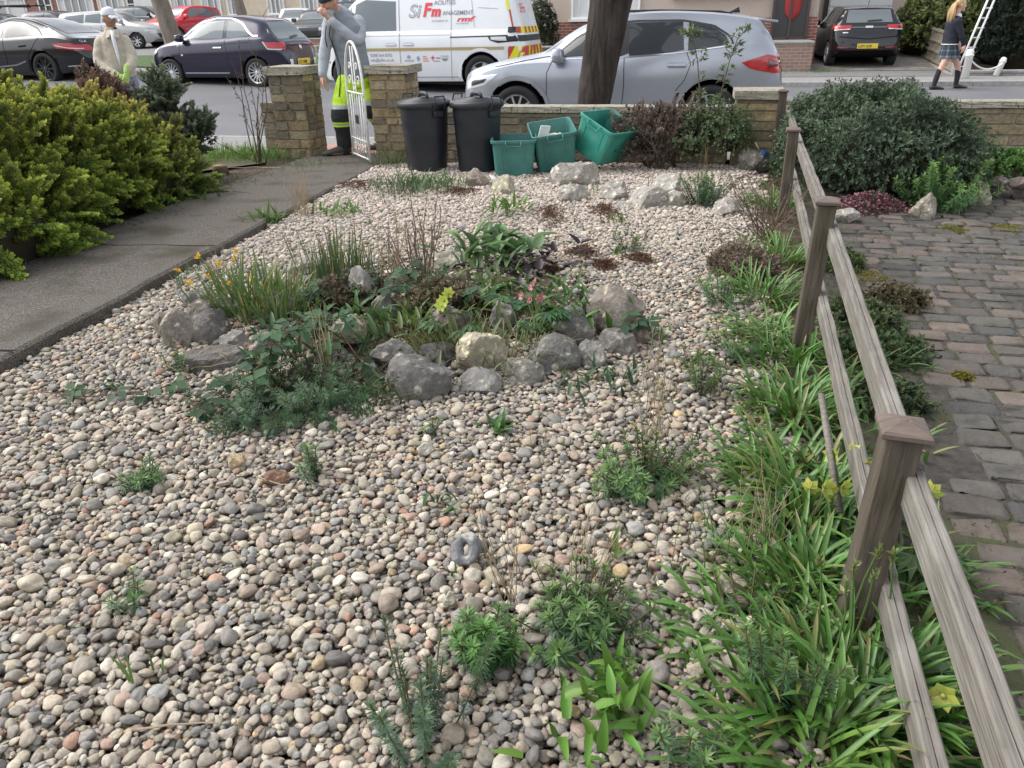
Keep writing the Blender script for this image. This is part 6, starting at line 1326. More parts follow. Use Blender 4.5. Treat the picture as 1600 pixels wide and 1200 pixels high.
for sg in (-1, 1):
    l = kia.decal('B', [(sg*.80, .86), (sg*.80, 1.0), (sg*.42, .98), (sg*.44, .88)], M_red, 'tail_lamp', .012, 6, 10); kia.decal('B', [(sg*.80, .855), (sg*.80, .885), (sg*.46, .90), (sg*.46, .87)], M_lens, 'lamp_strip', .018, 3, 8, l)
    kia.decal('B', [(sg*.72, .44), (sg*.72, .50), (sg*.42, .49), (sg*.42, .44)], M_redd, 'reflector', .01, 3, 6)
for ax in 'LR':
    kia.decal(ax, [(3.6, .87), (3.95, .86), (3.95, .98), (3.65, 1.0)], M_red, 'tail_lamp', .01, 5, 6); kia.decal(ax, [(1.35, 1.0), (2.3, 1.0), (2.28, 1.36), (1.9, 1.34)], M_glass, 'door_window'); kia.decal(ax, [(2.4, 1.0), (3.3, 1.03), (3.1, 1.36), (2.38, 1.37)], M_glass, 'door_window')
kia.strip('B', [(-.42, .93), (.42, .93)], .03, mat('tail_bar', (.12, .12, .13), .3), 'tail_trim', .01); kia.decal('B', [(-.09, .91), (.09, .91), (.09, .96), (-.09, .96)], M_chrome, 'badge', .016, 3, 5); kia.decal('B', [(-.62, .80), (-.5, .80), (-.5, .825), (-.62, .825)], M_chrome, 'badge', .012, 2, 3)
kia.strip('B', [(-.7, .72), (0, .66), (.7, .72)], .02, M_dark, 'boot_seam', .006); kia.decal('B', [(-.75, .28), (.75, .28), (.8, .40), (-.8, .40)], M_dark, 'bumper_insert', .006); kia.plate('LV71 GTF', 0, .50, .50, .115); kia.decal('B', [(-.22, 1.365), (.22, 1.365), (.22, 1.38), (-.22, 1.38)], M_redd, 'brake_light', .01, 2, 4); kia.mirror(1.45, 1.0, P_black)
an = MB(); an.tube([(1.35, 0, 1.42), (1.5, 0, 1.62)], .006, 4); an.build('roof_aerial', M_black, kia.root)
# --- white electric panel van
VAN = dict(L=4.45, R=.355, wheels=(.70, 3.55), ar=1.17, rimr=.66, rw=.84, spokes=(5, .09),
  top=[(0, .7), (.03, .95), (.12, 1.1), (.3, 1.22), (.6, 1.5), (.95, 1.78), (1.3, 1.90), (1.8, 1.935), (3.6, 1.93), (4.05, 1.89), (4.15, 1.8), (4.25, 1.5), (4.34, 1.2), (4.40, 1.0), (4.44, .8), (4.45, .5)],
  belt=[(0, .65), (.15, 1.0), (.4, 1.13), (1.0, 1.15), (4.2, 1.15), (4.45, .5)],
  bot=[(0, .38), (.2, .24), (.7, .21), (3.6, .21), (4.1, .28), (4.45, .40)],
  half=[(0, .6), (.06, .74), (.2, .87), (.5, .95), (1.0, .985), (3.9, .985), (4.2, .965), (4.36, .92), (4.45, .80)])
P_white = paint('white_paint', (.74, .75, .77), .0, .25)
M_gold = mat('gold_stripe', (.40, .30, .13), .5); M_yel = mat('hi_vis_yellow', (.72, .70, .02), .5); M_chev = mat('chevron_red', (.48, .045, .04), .5); M_sred = mat('sign_red', (.70, .06, .07), .5)
van = Car('white electric panel van with gold stripe, red lettering and yellow red chevron tail', 'van', 'van', place(752, 0, 6.0, VAN, 1.02, -YAW-R(1), .07), VAN, P_white, None)
for ax in 'LR':
    van.decal(ax, [(.44, 1.17), (.80, 1.17), (.84, 1.62), (.72, 1.55)], M_glass2, 'quarter_window', rows=12); van.decal(ax, [(.90, 1.17), (1.80, 1.17), (1.80, 1.72), (1.15, 1.74), (.93, 1.66)], M_glass2, 'door_window', rows=14)
    van.strip(ax, [(1.86, 1.85), (1.87, 1.2), (1.86, .26)], .012, M_grey, 'door_seam'); van.strip(ax, [(2.95, 1.85), (2.95, 1.05), (2.93, .26)], .010, M_grey, 'door_seam'); van.strip(ax, [(.88, 1.15), (.9, .8), (1.1, .3)], .01, M_grey, 'door_seam')
    van.strip(ax, [(2.93, 1.035), (4.1, 1.05)], .022, M_black, 'door_rail'); van.strip(ax, [(1.1, .31), (3.1, .31)], .012, M_grey, 'sill_seam'); van.strip(ax, [(.9, 1.08), (2.93, 1.08)], .007, M_grey, 'crease')
    for x in (1.68, 2.05):
        h = van.decal(ax, [(x-.11, .89), (x+.11, .89), (x+.12, .92), (x+.09, .955), (x-.09, .955), (x-.12, .92)], mat('handle_shadow_gap', (.45, .46, .48), .4), 'door_handle', .004, 4, 6); van.strip(ax, [(x-.10, .925), (x+.10, .925)], .035, P_white, 'handle_bar', .02, h, 6)
    van.strip(ax, [(.95, .83), (4.02, .83)], .052, M_gold, 'gold_stripe', .006)
    l = van.decal(ax, [(3.70, 1.04), (3.74, .97), (3.9, .92), (4.42, .93), (4.42, 1.06)], M_black, 'tail_lamp', .008, 6, 12); van.decal(ax, [(3.76, .98), (3.95, .96), (4.08, .96), (4.06, 1.03), (3.76, 1.03)], M_lens, 'lamp_core', .013, 4, 6, l)
    van.decal(ax, [(4.03, .44), (4.42, .44), (4.42, .86), (4.03, .86)], mat('reflective_white', (.7, .7, .68), .4), 'tail_panel', .006, 4, 5); van.decal(ax, [(4.12, .36), (4.42, .36), (4.40, .86), (4.12, .86)], M_yel, 'chevron_panel', .010, 5, 5)
    van.decal(ax, [(4.1, .62), (4.24, .86), (4.12, .86), (4.1, .8)], M_chev, 'chevron_bar', .014, 4, 4); van.decal(ax, [(4.14, .36), (4.26, .36), (4.42, .76), (4.38, .86)], M_chev, 'chevron_bar', .014, 5, 4)
    van.strip(ax, [(4.02, 1.86), (4.10, 1.5)], .05, M_yel, 'hi_vis_edge', .01); van.strip(ax, [(4.12, 1.5), (4.19, 1.2)], .03, M_chev, 'hi_vis_edge', .01); van.decal(ax, [(4.05, .50), (4.2, .50), (4.2, .60), (4.05, .60)], M_black, 'hinge_cover', .02, 3, 3); van.decal(ax, [(4.1, 1.10), (4.24, 1.10), (4.24, 1.20), (4.1, 1.20)], M_black, 'hinge_cover', .02, 3, 3)
    van.strip(ax, [(3.35, 1.8), (3.42, 1.25), (3.44, 1.2)], .007, M_grey, 'panel_crease'); van.strip(ax, [(3.5, 1.55), (3.9, 1.52)], .007, M_grey, 'panel_crease')
van.decal('B', [(-.9, 1.09), (.9, 1.09), (.88, 1.2), (-.88, 1.2)], M_yel, 'chevron_panel', .008, 4, 16); van.decal('B', [(-.95, .37), (.95, .37), (.95, .86), (-.95, .86)], M_yel, 'chevron_panel', .010, 6, 20); van.decal('B', [(-.95, .94), (.95, .94), (.95, 1.05), (-.95, 1.05)], M_black, 'tail_band', .012, 4, 20)
for k in range(6):
    y = -.9+k*.32; sg = 1 if y < 0 else -1
    van.decal('B', [(y-.07*sg, .37), (y+.09*sg, .37), (y+.30*sg, .86), (y+.14*sg, .86)], M_chev, 'chevron_bar', .016, 5, 4); van.decal('B', [(y-.05, 1.09), (y+.09, 1.09), (y+.12, 1.2), (y-.02, 1.2)], M_chev, 'chevron_bar', .014, 3, 3)
van.text('B', 'SiFm', -.55, 1.45, .24, M_sred, 'tail_lettering', .012, .25); van.decal('T', [(.35, -.8), (.95, -.72), (.95, .72), (.35, .8)], M_glass2, 'windscreen', .006); van.mirror(.98, 1.17, M_black, 1.15); van.arch_lip(P_white, .05)
def both_text(*a, **k):
    van.text('L', *a, **k)
M_off = mat('outline_grey', (.30, .31, .33), .5)
both_text('Si', 2.06, 1.405, .33, M_off, 'lettering', .007, .22, 1.1, .006); both_text('Si', 2.068, 1.407, .33, P_white, 'lettering', .0105, .22, 1.1, -.010)
both_text('F', 2.36, 1.42, .33, M_sred, 'lettering', .008, .22, 1.0, .012); both_text('m', 2.535, 1.42, .25, M_sred, 'lettering', .008, .22, 1.0, .012)
both_text('ACILITIES', 2.60, 1.62, .105, M_grey, 'lettering', .008, .0, 1.0, .001); both_text('ANAGEMENT', 2.78, 1.435, .105, M_grey, 'lettering', .008, .0, .98, .001)
both_text('A DIVISION OF', 2.55, 1.315, .05, M_grey, 'lettering', .008); both_text('rmf', 3.06, 1.315, .12, M_sred, 'lettering', .008, .3, 1.9, .004); both_text('M & E SERVICES', 3.05, 1.265, .038, M_grey, 'lettering', .008)
both_text('0208 564 8392', 1.22, .70, .082, M_grey, 'lettering', .008, 0, .95); both_text('info@sifm.co.uk', 1.21, .61, .082, M_grey, 'lettering', .008, 0, .95)
M_lblue = mat('emblem_blue', (.25, .35, .55), .5)
def emblem(m, cx, cz, parts):
    for kind, *q in parts:
        if kind == 'p': van.decal('L', [(cx+a, cz+b_) for a, b_ in q[0]], m, 'emblem', .008, 5, 5)
        else: both_text(q[0], cx+q[1], cz+q[2], q[3], m, 'emblem')
emblem(M_lblue, 2.05, .66, [('p', [(-.035, .0), (.02, 0), (.03, .04), (0, .07), (-.045, .05)]), ('p', [(-0.1, -0.05), (0.1, -0.05), (0.1, -0.03), (-0.1, -0.03)])]); emblem(M_lblue, 2.24, .65, [('p', [(-.03, 0), (.0, -.05), (.035, 0), (.02, .06), (-.025, .055)])])
emblem(mat('emblem_orange', (.75, .28, .22), .5), 2.36, .66, [('p', [(-0.02, 0.025), (0.06, 0.025), (0.06, 0.047), (-0.02, 0.047)]), ('p', [(-0.02, -0.015), (0.09, -0.015), (0.09, 0.007), (-0.02, 0.007)]), ('p', [(-0.02, -0.055), (0.11, -0.055), (0.11, -0.037), (-0.02, -0.037)])]); emblem(mat('emblem_red', (.65, .08, .15), .5), 2.55, .65, [('p', [(-.045, .01), (.045, .01), (.045, .03), (-.045, .03)]), ('p', [(-.01, -.03), (.012, -.03), (.012, .06), (-.01, .06)])]); emblem(M_grey, 2.62, .655, [('p', [(0, 0), (0.09, 0), (0.09, 0.02), (0, 0.02)]), ('p', [(-0.06, -0.055), (0.07, -0.055), (0.07, -0.041), (-0.06, -0.041)])]); emblem(M_grey, 2.80, .67, [('t', 'CHAS', -.08, -.0, .065), ('p', [(-.07, -.015), (-.03, -.06), (.03, -.06), (.075, -.015), (.03, -.045), (-.03, -.045)])])
# --- cars on the service road and forecourts
def simple_sp(L=4.2, H=1.45, W=1.75, boot=False, est=False, R_=.31):
    k = H/1.45; h = W/2
    top = [(0, .5), (.05, .7*k), (.3, .84*k), (.9, .97*k), (1.15, 1.03*k), (1.65, 1.33*k), (2.1, 1.44*k), (2.6, 1.45*k), (L-.95, 1.42*k)]
    top += [(L-.4, 1.38*k), (L-.25, 1.28*k), (L-.12, 1.0*k), (L-.04, .85*k), (L, .6)] if est else [(L-.55, 1.30*k), (L-.25, 1.0*k), (L-.08, .88*k), (L, .6)]
    return dict(L=L, R=R_, wheels=(.8, L-.85), ar=1.15, rimr=.68, rw=.76, spokes=(7, .05), top=top, belt=[(0, .5), (.3, .76*k), (1.2, .90*k), (2.4, .95*k), (L-.5, .97*k), (L, .55)], bot=[(0, .38), (.3, .22), (L-.6, .2), (L, .4)], half=[(0, h*.6), (.1, h*.78), (.35, h*.92), (.9, h), (L-.7, h), (L-.25, h*.92), (L, h*.7)])
def far_car(label, px, b, yaw, pm, sc=.93, z=None, glass=None, **k):
    sp = simple_sp(**k); p = on_line(px, b, 60); L_ = sp['L']; q = k.get('H', 1.45)/1.45; g = glass or M_glass2; e = L_-4.2
    c = Car(label, 'parked_car', 'car', car_M(p, zgr(b)+.02 if z is None else z, yaw, sc), sp, pm, 'cars parked on the far forecourts')
    for ax in 'LR':
        c.decal(ax, [(1.35, .97*q), (2.25, .99*q), (2.22, 1.35*q), (1.9, 1.32*q)], g, 'door_window', rows=8, cols=8); c.decal(ax, [(2.32, .99*q), (3.02, 1.0*q), (3.0, 1.34*q), (2.3, 1.35*q)], g, 'door_window', rows=8, cols=8)
        if k.get('est'): c.decal(ax, [(3.1, 1.0*q), (L_-.5, 1.02*q), (L_-.65, 1.3*q), (3.08, 1.33*q)], g, 'quarter_window', rows=8, cols=8)
        c.strip(ax, [(2.28, .95), (2.3, .3)], .012, M_dark, 'door_seam', n=12); c.strip(ax, [(1.2, .58), (3.1, .60)], .07, M_grey if k.get('est') else M_dark, 'rubbing_strip', .01, n=14); c.decal(ax, [(L_-.3, .72*q), (L_-.08, .70*q), (L_-.1, .92*q), (L_-.3, .93*q)], M_red, 'tail_lamp', .01, 4, 4); c.decal(ax, [(.06, .62), (.35, .66), (.4, .76), (.1, .74)], M_lens, 'headlamp', .01, 4, 5)
    h = k.get('W', 1.75)/2
    c.decal('B', [(-h*.66, 1.0*q), (h*.66, 1.0*q), (h*.58, 1.27*q), (-h*.58, 1.27*q)], g, 'rear_window', rows=8, cols=8); c.decal('F', [(-h*.4, .42), (h*.4, .42), (h*.5, .60), (-h*.5, .60)], M_black, 'grille', .008, 4, 8); c.decal('F', [(-h*.85, .6), (-h*.5, .6), (-h*.5, .72), (-h*.8, .76)], M_lens, 'headlamp', .01, 4, 5); c.decal('F', [(h*.5, .6), (h*.85, .6), (h*.8, .76), (h*.5, .72)], M_lens, 'headlamp', .01, 4, 5)
    c.decal('T', [(1.16, -h*.66), (1.72, -h*.6), (1.72, h*.6), (1.16, h*.66)], g, 'windscreen', .008, 8, 8); c.mirror(1.38, .98*q, pm); return c
P_est = paint('estate_silver', (.42, .42, .42), .35, .35); P_redc = paint('red_paint', (.55, .02, .04), .05, .25); P_navy = paint('navy_paint', (.03, .04, .07), .3, .3); P_maroon = paint('maroon_paint', (.06, .035, .045), .3, .3); P_char = paint('charcoal_paint', (.05, .055, .06), .3, .3)
far_car('silver grey estate car with black rubbing strip behind the jacketed man', 180, 20.0, PI-YAW+R(6), P_est, est=True, L=4.6, H=1.52)
far_car('white hatchback behind the black coupe', 68, 15.0, PI-YAW, P_white, sc=.97, L=4.2)
far_car('dark maroon hatchback between the white hatchback and silver estate', 98, 24.0, PI-YAW, P_maroon)
far_car('dark blue car beneath roof bars at the far left edge', 8, 22.5, PI-YAW, P_navy, est=True)
far_car('red off road car with black roof bars behind the street tree', 292, 22.5, R(64), P_redc, est=True, L=4.0, H=1.55)
far_car('charcoal hatchback behind the silver estate and left of the red car', 236, 26.5, PI-YAW, P_char)
far_car('charcoal hatchback parked behind the low brick wall', 404, 30.0, -YAW, P_char, z=1.35)
far_car('white car half hidden behind the charcoal hatchback and brick wall', 443, 30.5, -YAW, P_white, z=1.3)
far_car('white small car facing the street behind the brick wall', 466, 23.5, PI/2+R(8), P_white, z=.75, L=3.8)
far_car('dark car seen past the beanie wearing man, on the forecourt', 500, 23.0, PI/2, P_char, z=.65, est=True)
far_car('dark car with roof rails between the man and the white van', 545, 24.0, -YAW, P_navy, z=.95, est=True)
rb = MB(); pr_ = on_line(15, 22.5, 40)
for s_ in (-.5, .5): rb.box(Vector((pr_.x, pr_.y, 2.42))+SU*s_*1.6, (.06, 1.3, .05), -YAW, .01)
for s_ in (-.45, 0, .45): rb.box(Vector((pr_.x, pr_.y, 2.47))+SN*s_, (3.4, .12, .07), -YAW, .01)
tag(rb.build('roof_ladder', M_black, smooth=False), 'dark ladder rack carried on the far left car', 'roof rack')
# ------------------------------------------------------------------ houses, far walls and far greenery
M_brick = mat('red_brick', (.26, .10, .075), .9, var=.1, scale=3)
def brickify(m, c1, c2, mort, sc):
    t = m.node_tree; L = t.links.new; b = t.nodes['Principled BSDF']; tc = t.nodes.new('ShaderNodeTexCoord'); mp = t.nodes.new('ShaderNodeMapping'); mp.inputs['Rotation'].default_value = (R(90), 0, 0)
    br = t.nodes.new('ShaderNodeTexBrick'); br.inputs['Color1'].default_value = (*c1, 1); br.inputs['Color2'].default_value = (*c2, 1); br.inputs['Mortar'].default_value = (*mort, 1); br.inputs['Scale'].default_value = sc; br.inputs['Mortar Size'].default_value = .012; br.inputs['Brick Width'].default_value = .45; br.inputs['Row Height'].default_value = .15
    L(tc.outputs['Object'], mp.inputs[0]); L(mp.outputs[0], br.inputs['Vector']); L(br.outputs['Color'], b.inputs['Base Color'])
brickify(M_brick, (.30, .11, .08), (.22, .085, .065), (.42, .38, .33), 2.0)
M_brick2 = mat('brown_brick', (.26, .15, .11), .9); brickify(M_brick2, (.30, .19, .15), (.24, .15, .12), (.36, .32, .28), 2.0)
M_dash = mat('pebbledash', (.46, .37, .31), .95, col2=(.60, .51, .44), scale=55, bump=.012, bscale=90)
M_cream = mat('cream_render', (.62, .54, .42), .9, var=.1, scale=3); M_whiter = mat('white_render', (.72, .71, .68), .9, var=.06, scale=3)
M_upvc = mat('white_frame', (.78, .78, .77), .35); M_win = mat('house_glass', (.28, .30, .31), .08, spec=.8, coat=.5); M_net = mat('net_curtain', (.62, .62, .62), .9, var=.12, scale=1.0, stretch=(30, 1, 1)); M_tile = mat('roof_tile', (.16, .09, .07), .9, var=.3, scale=4)
M_doordark = mat('dark_door', (.03, .03, .035), .3, coat=.3); M_garage = mat('garage_white', (.74, .75, .75), .4)
def on_b(px, b, y=60): p = on_line(px, b, y); return toS(p)[0]
def window(par, a0, a1, z0, z1, mull=3, y=0.0, dark=False, kind='window', transom=True):
    """white framed window set on the local wall plane y=0 (facing -y)"""
    t = .055; f = MB(); w_, h = a1-a0, z1-z0; cx, cz = (a0+a1)/2, (z0+z1)/2
    f.box((cx, y-.03, z1-t/2), (w_, .08, t)); f.box((cx, y-.03, z0+t/2), (w_, .08, t)); f.box((a0+t/2, y-.031, cz), (t, .078, h-2*t)); f.box((a1-t/2, y-.031, cz), (t, .078, h-2*t))
    for k in range(1, mull): f.box((a0+w_*k/mull, y-.032, cz), (t*.9, .076, h-2*t))
    if transom: f.box((cx, y-.028, z0+h*.72), (w_-2*t, .06, t*.8))
    f.box((cx, y-.06, z0-.03), (w_+.12, .16, .055))
    o = f.build(kind, M_upvc, par, smooth=False)
    MB().box((cx, y-.004, cz), (w_-.06, .012, h-.06)).build('pane', M_doordark if dark else M_win, o, smooth=False)
    if not dark:
        for s_ in (0, 1): MB().box((a0+w_*(.13+.74*s_), y-.012, cz), (w_*.2, .006, h-.1)).build('curtain', M_net, o, smooth=False)
    return o
def house(label, a0, a1, b, z, depth, height, wm, wins, name='house', plinth=None, roof=True, upper=True):
    t = thing(name, label, 'house', S(a0, b, z), -YAW); W = a1-a0
    MB().box((W/2, depth/2, height/2-.3), (W, depth, height+.6)).build('wall', wm, t, smooth=False)
    if plinth: MB().box((W/2, -.03, plinth[0]/2-.3), (W+.04, .07, plinth[0]+.6)).build('plinth', plinth[1], t, smooth=False)
    for wn in wins: window(t, *wn[:4], **(wn[4] if len(wn) > 4 else {}))
    if upper:
        for k in range(int(W//3)): window(t, .7+k*3, 2.5+k*3, 3.6, 4.8, 3)
    if roof:
        r = MB(); r.loft([[(-.3, -.35, height), (-.3, depth+.35, height), (-.3, depth/2, height+depth*.38)], [(W+.3, -.35, height), (W+.3, depth+.35, height), (W+.3, depth/2, height+depth*.38)]]); ro = r.build('roof', M_tile, t, smooth=False)
        MB().box((W*.8, depth/2, height+depth*.38+.3), (.6, .6, 1.3)).build('chimney', M_brick, ro, smooth=False)
    return t
HB = 28.0; HZ = 1.03
def hw(p0, p1, a0): return on_b(p0, HB, 12)-a0, on_b(p1, HB, 12)-a0
A = on_b(-150, HB, 12); B_ = on_b(152, HB, 12); Cx = on_b(352, HB, 12); D_ = on_b(600, HB, 12)
def dwin(p0, p1, a0, z0, z1, m, **k): q = hw(p0, p1, a0); return (q[0], q[1], z0, z1, dict(mull=m, **k))
h1 = house('red brick terraced house with white framed bay and door, top left', A, B_, HB, HZ, 8, 5.4, M_brick, [dwin(-100, 42, A, .9, 2.3, 5), dwin(92, 148, A, .75, 2.3, 5)])
q = hw(62, 83, A); window(h1, q[0], q[1], .05, 2.2, 2, dark=True, kind='door')
h2 = house('cream rendered house with white windows and a dark door behind the red car', B_+.02, Cx, HB, HZ, 8, 5.4, M_cream, [dwin(158, 196, B_, .85, 2.3, 4), dwin(268, 300, B_, .8, 2.3, 3), dwin(316, 346, B_, .8, 2.3, 3)])
q = hw(200, 213, B_); window(h2, q[0], q[1], .05, 2.1, 1, dark=True, kind='door'); q = hw(214, 258, B_); MB().box(((q[0]+q[1])/2, -.05, 1.2), (q[1]-q[0], .1, 2.9)).build('garage_door', M_whiter, h2, smooth=False)
h3 = house('pale rendered house with white windows beyond the low brick wall', Cx+.02, D_, HB, HZ, 8, 5.4, M_cream, [dwin(356, 376, Cx, .9, 2.3, 3), dwin(418, 445, Cx, .9, 2.3, 4), dwin(470, 498, Cx, .9, 2.3, 4), dwin(520, 590, Cx, .9, 2.3, 5)])
house('brown brick house far behind the white van', D_+.02, D_+9, HB, HZ, 8, 5.4, M_brick2, [(1, 3.5, .9, 2.3, {}), (5, 7.5, .9, 2.3, {})])
house('second brick house off to the left of the terrace', A-8.02, A-.02, HB, HZ, 8, 5.4, M_brick2, [(1, 3.5, .9, 2.3, {}), (5, 7.5, .9, 2.3, {})])
# low walls before the far forecourt
def lowwall(label, a0, a1, b, z, h, m, th=.22, cop=None):
    t = thing('garden_wall', label, 'wall', S(a0, b, z), -YAW); MB().box(((a1-a0)/2, th/2, h/2-.2), (a1-a0, th, h+.4)).build('brickwork', m, t, smooth=False); MB().box(((a1-a0)/2, th/2, h+.03), (a1-a0+.04, th+.06, .055), bev=.01).build('coping', cop or M_kerb, t, smooth=False); return t
M_pinkb = mat('pink_blocks', (.40, .27, .22), .9); brickify(M_pinkb, (.42, .29, .24), (.36, .25, .21), (.5, .44, .4), 1.2)
t = lowwall('long pinkish low wall with white posts behind the plum hatchback', on_b(352, 24.0, 25), on_b(452, 24.0, 25), 24.0, .85, .62, M_pinkb)
for px in (366, 395, 424):
    a_ = on_b(px, 23.9, 20)-on_b(352, 24.0, 25); MB().box((a_, -.02, .38), (.12, .10, .9), bev=.01).build('white_post', M_upvc, t, smooth=False)
lowwall('brown brick garden wall at the back of the grass verge behind the gate man', on_b(432, 16.5, 45), on_b(560, 16.5, 45), 16.5, .40, .55, M_brick2)
pl = thing('planter', 'grey stone planter with a small shrub in the brown garden wall', 'planter', S(on_b(489, 15.9, 60), 15.9, .36), -YAW); MB().box((0, 0, .2), (.4, .4, .45), bev=.02).build('pot', M_topgrey, pl, smooth=False)
gb = thing('wheelie_bin', 'green wheelie bin beside the red car', 'wheelie bin', S(on_b(344, 24.2, 25), 24.2, .8), -YAW); M_wb = mat('green_bin', (.03, .11, .08), .5); MB().loft([[(x*.25, y*.3, 0) for x, y in ((-1, -1), (1, -1), (1, 1), (-1, 1))], [(x*.31, y*.36, 1.0) for x, y in ((-1, -1), (1, -1), (1, 1), (-1, 1))]]).build('body', M_wb, gb, smooth=False); MB().box((0, 0, 1.04), (.66, .76, .08), bev=.02).build('lid', M_wb, gb, smooth=False)
# ---- pebbledashed house opposite on the right
RB = 12.5; RZ = .16
ra0, ra1 = on_b(860, RB, 40), on_b(1276, RB, 40)
def rw_(p): return on_b(p, RB, 20)-ra0
rh = house('pink pebbledashed house with brick base and white window behind the silver car', ra0, ra1, RB, RZ, 8, 5.4, M_dash, [(rw_(893), rw_(1000), 1.24, 2.6, dict(mull=4)), (rw_(1050), rw_(1190), 1.75, 2.6, dict(mull=3))], plinth=(1.18, M_brick), upper=True)
g_ = MB(); x0, x1 = rw_(1052), rw_(1186)
g_.box(((x0+x1)/2, -.2, 1.72), (x1-x0, .02, .02)); g_.box(((x0+x1)/2, -.2, 2.05), (x1-x0, .02, .02))
for k in range(18): g_.box((x0+(x1-x0)*k/17, -.2, 1.88), (.014, .014, .34))
g_.build('window_guard', M_black, rh, smooth=False)
x0, x1 = rw_(1208), rw_(1262); d_ = MB().box(((x0+x1)/2, -.06, 1.75), (x1-x0, .08, 2.2)).build('porch_door', M_doordark, rh, smooth=False)
fr = MB()
for x in (x0, (x0+x1)/2, x1): fr.box((x, -.12, 1.75), (.06, .06, 2.25))
fr.box(((x0+x1)/2, -.125, .68), (x1-x0, .05, .08)); fr.build('frame', mat('dark_brown_frame', (.06, .04, .035), .5), d_, smooth=False)
MB().ball(((x0*.45+x1*.55), -.11, 1.5), (.22, .03, .42), 2).build('red_coat', mat('red_cloth', (.30, .03, .03), .8), d_)
lowwall('brick porch base and low wall left of the far driveway', on_b(1206, 11.0, 80), on_b(1270, 11.0, 80), 11.0, .14, .62, M_brick2, th=1.4)
lowwall('low brown brick wall beyond the back of the van', on_b(800, 10.6, 70), on_b(868, 10.6, 70), 10.6, .15, .60, M_brick2)
# garage
ga0, ga1 = on_b(1284, 17.5, 60), on_b(1400, 17.5, 60); gt = thing('garage', 'pebbledashed garage with a white ribbed up and over door behind the black hatch', 'garage', S(ga0, 17.5, .45), -YAW); Wg = ga1-ga0
MB().box((Wg/2+.4, 3, 1.4), (Wg+1.8, 5.8, 3.4)).build('wall', M_dash, gt, smooth=False)
gd = MB(); gd.box((Wg/2-.1, .05, 1.0), (Wg-.35, .06, 2.5))
for k in range(9): gd.box((Wg/2-.1, .01, -.1+k*.27), (Wg-.4, .03, .22), bev=.01)
gd.build('door', M_garage, gt, smooth=False); MB().box((.0, .02, 1.0), (.12, .1, 2.8)).build('frame', M_black, gt, smooth=False)
# grass by the drive
tuft(0, 0, 420, .14, 'patch of lawn grass on the left edge of the far driveway', 80, pos=S(on_b(1285, 10.9, 100), 10.9, .12), spread=.34, W=.008, col=(.09, .16, .04))
# wooden lattice fence, hedges, white chain posts on the far right
M_ofence = mat('old_fence', (.26, .22, .17), .9, var=.25, scale=6, stretch=(1, 1, .2))
fa = on_line(1432, 15.5, 60); fb_ = on_line(1494, 9.6, 100); d = fb_-fa; ft = thing('panel_fence', 'old low wooden panel fence beside the far driveway', 'fence', (fa.x, fa.y, .32), math.atan2(d.y, d.x)); Lf = d.length
fm_ = MB(); fm_.box((Lf/2, 0, .36), (Lf, .03, .72)); sl = -.03
for k in range(8): fm_.box((Lf*k/7, -.03, .38), (.05, .03, .84))
for z in (.08, .3, .52, .76): fm_.box((Lf/2, -.035, z), (Lf, .04, .05))
fm_.build('panels', M_ofence, ft, smooth=False); MB().box((Lf/2, -.01, -.12), (Lf, .16, .26)).build('gravel_board', M_topgrey, ft, smooth=False)
for o_ in ft.children: o_.rotation_euler = (0, math.atan2(.18, Lf), 0)
ph = on_line(1452, 14.2, 30); leaf_shrub('hedge', 'leafy light green hedge behind the wooden panel fence', [((ph.x+.4, ph.y, .9), (1.1, 1.6, 1.0)), ((ph.x+1.2, ph.y-2.0, .8), (.8, 1.6, .95))], 2600, (.11, .05), (.09, .12, .035), (.22, .25, .09), 81, per=5, corek=.85)
py_ = on_line(1436, 15.6, 20); leaf_shrub('forsythia', 'yellow flowering shrub at the end of the wooden panel fence', [((py_.x, py_.y, 1.5), (.3, .4, .7))], 420, (.07, .04), (.60, .42, .02), (.70, .52, .04), 82, per=6, corek=.6)
pc = on_line(1640, 11.2, 60); conifer('tall_conifer', 'tall dark grey green conifer hedge at the far right edge', [((pc.x-.1, pc.y, 1.1), (1.35, 1.0, 1.9)), ((pc.x+1.6, pc.y-.3, 1.2), (1.6, 1.2, 2.0))], 6000, .22, (.03, .042, .03), ((.05, .07, .05), (.06, .08, .055)), 83, protos=FP5, up=.7)
for k, (px, b_, h_, rad, lb_) in enumerate([(1512, 8.45, .56, .075, 'round topped white bollard post just right of the schoolgirl'), (1560, 9.0, .38, .06, 'leaning white chain post at the foot of the dark conifer'), (1492, 9.3, .30, .05, 'short white post between the legs of the schoolgirl')]):
    p = on_line(px, b_, 100); t = thing('bollard', lb_, 'bollard', (p.x, p.y, .14), 0, 'white posts by the far footway'); b = MB(); b.lathe([(rad, 0), (rad, h_*.75), (rad*1.15, h_*.76), (rad*1.15, h_*.8), (rad*.9, h_*.81), (rad, h_*.88), (rad*.7, h_*.97), (0, h_)], 16); o = b.build('post', M_upvc, t)
    if k == 1: t.rotation_euler = (0, R(16), 0)
pA = on_line(1516, 8.45, 100)+Vector((0, 0, .48)); pB = on_line(1567, 9.0, 100)+Vector((.05, 0, .42)); cm_ = MB(); pts = [pA.lerp(pB, t)+Vector((0, 0, -.16*4*t*(1-t))) for t in np.linspace(0, 1, 16)]; cm_.tube(pts, .016, 6); tag(cm_.build('chain', M_upvc), 'sagging white plastic chain between two white posts', 'chain')
pr2 = on_line(1530, 9.6, 40); lt = MB()
for s_ in (-.08, .06): lt.tube([Vector((pr2.x+s_-.2, pr2.y, .14)), Vector((pr2.x+s_+.18, pr2.y, 1.75))], .022, 6)
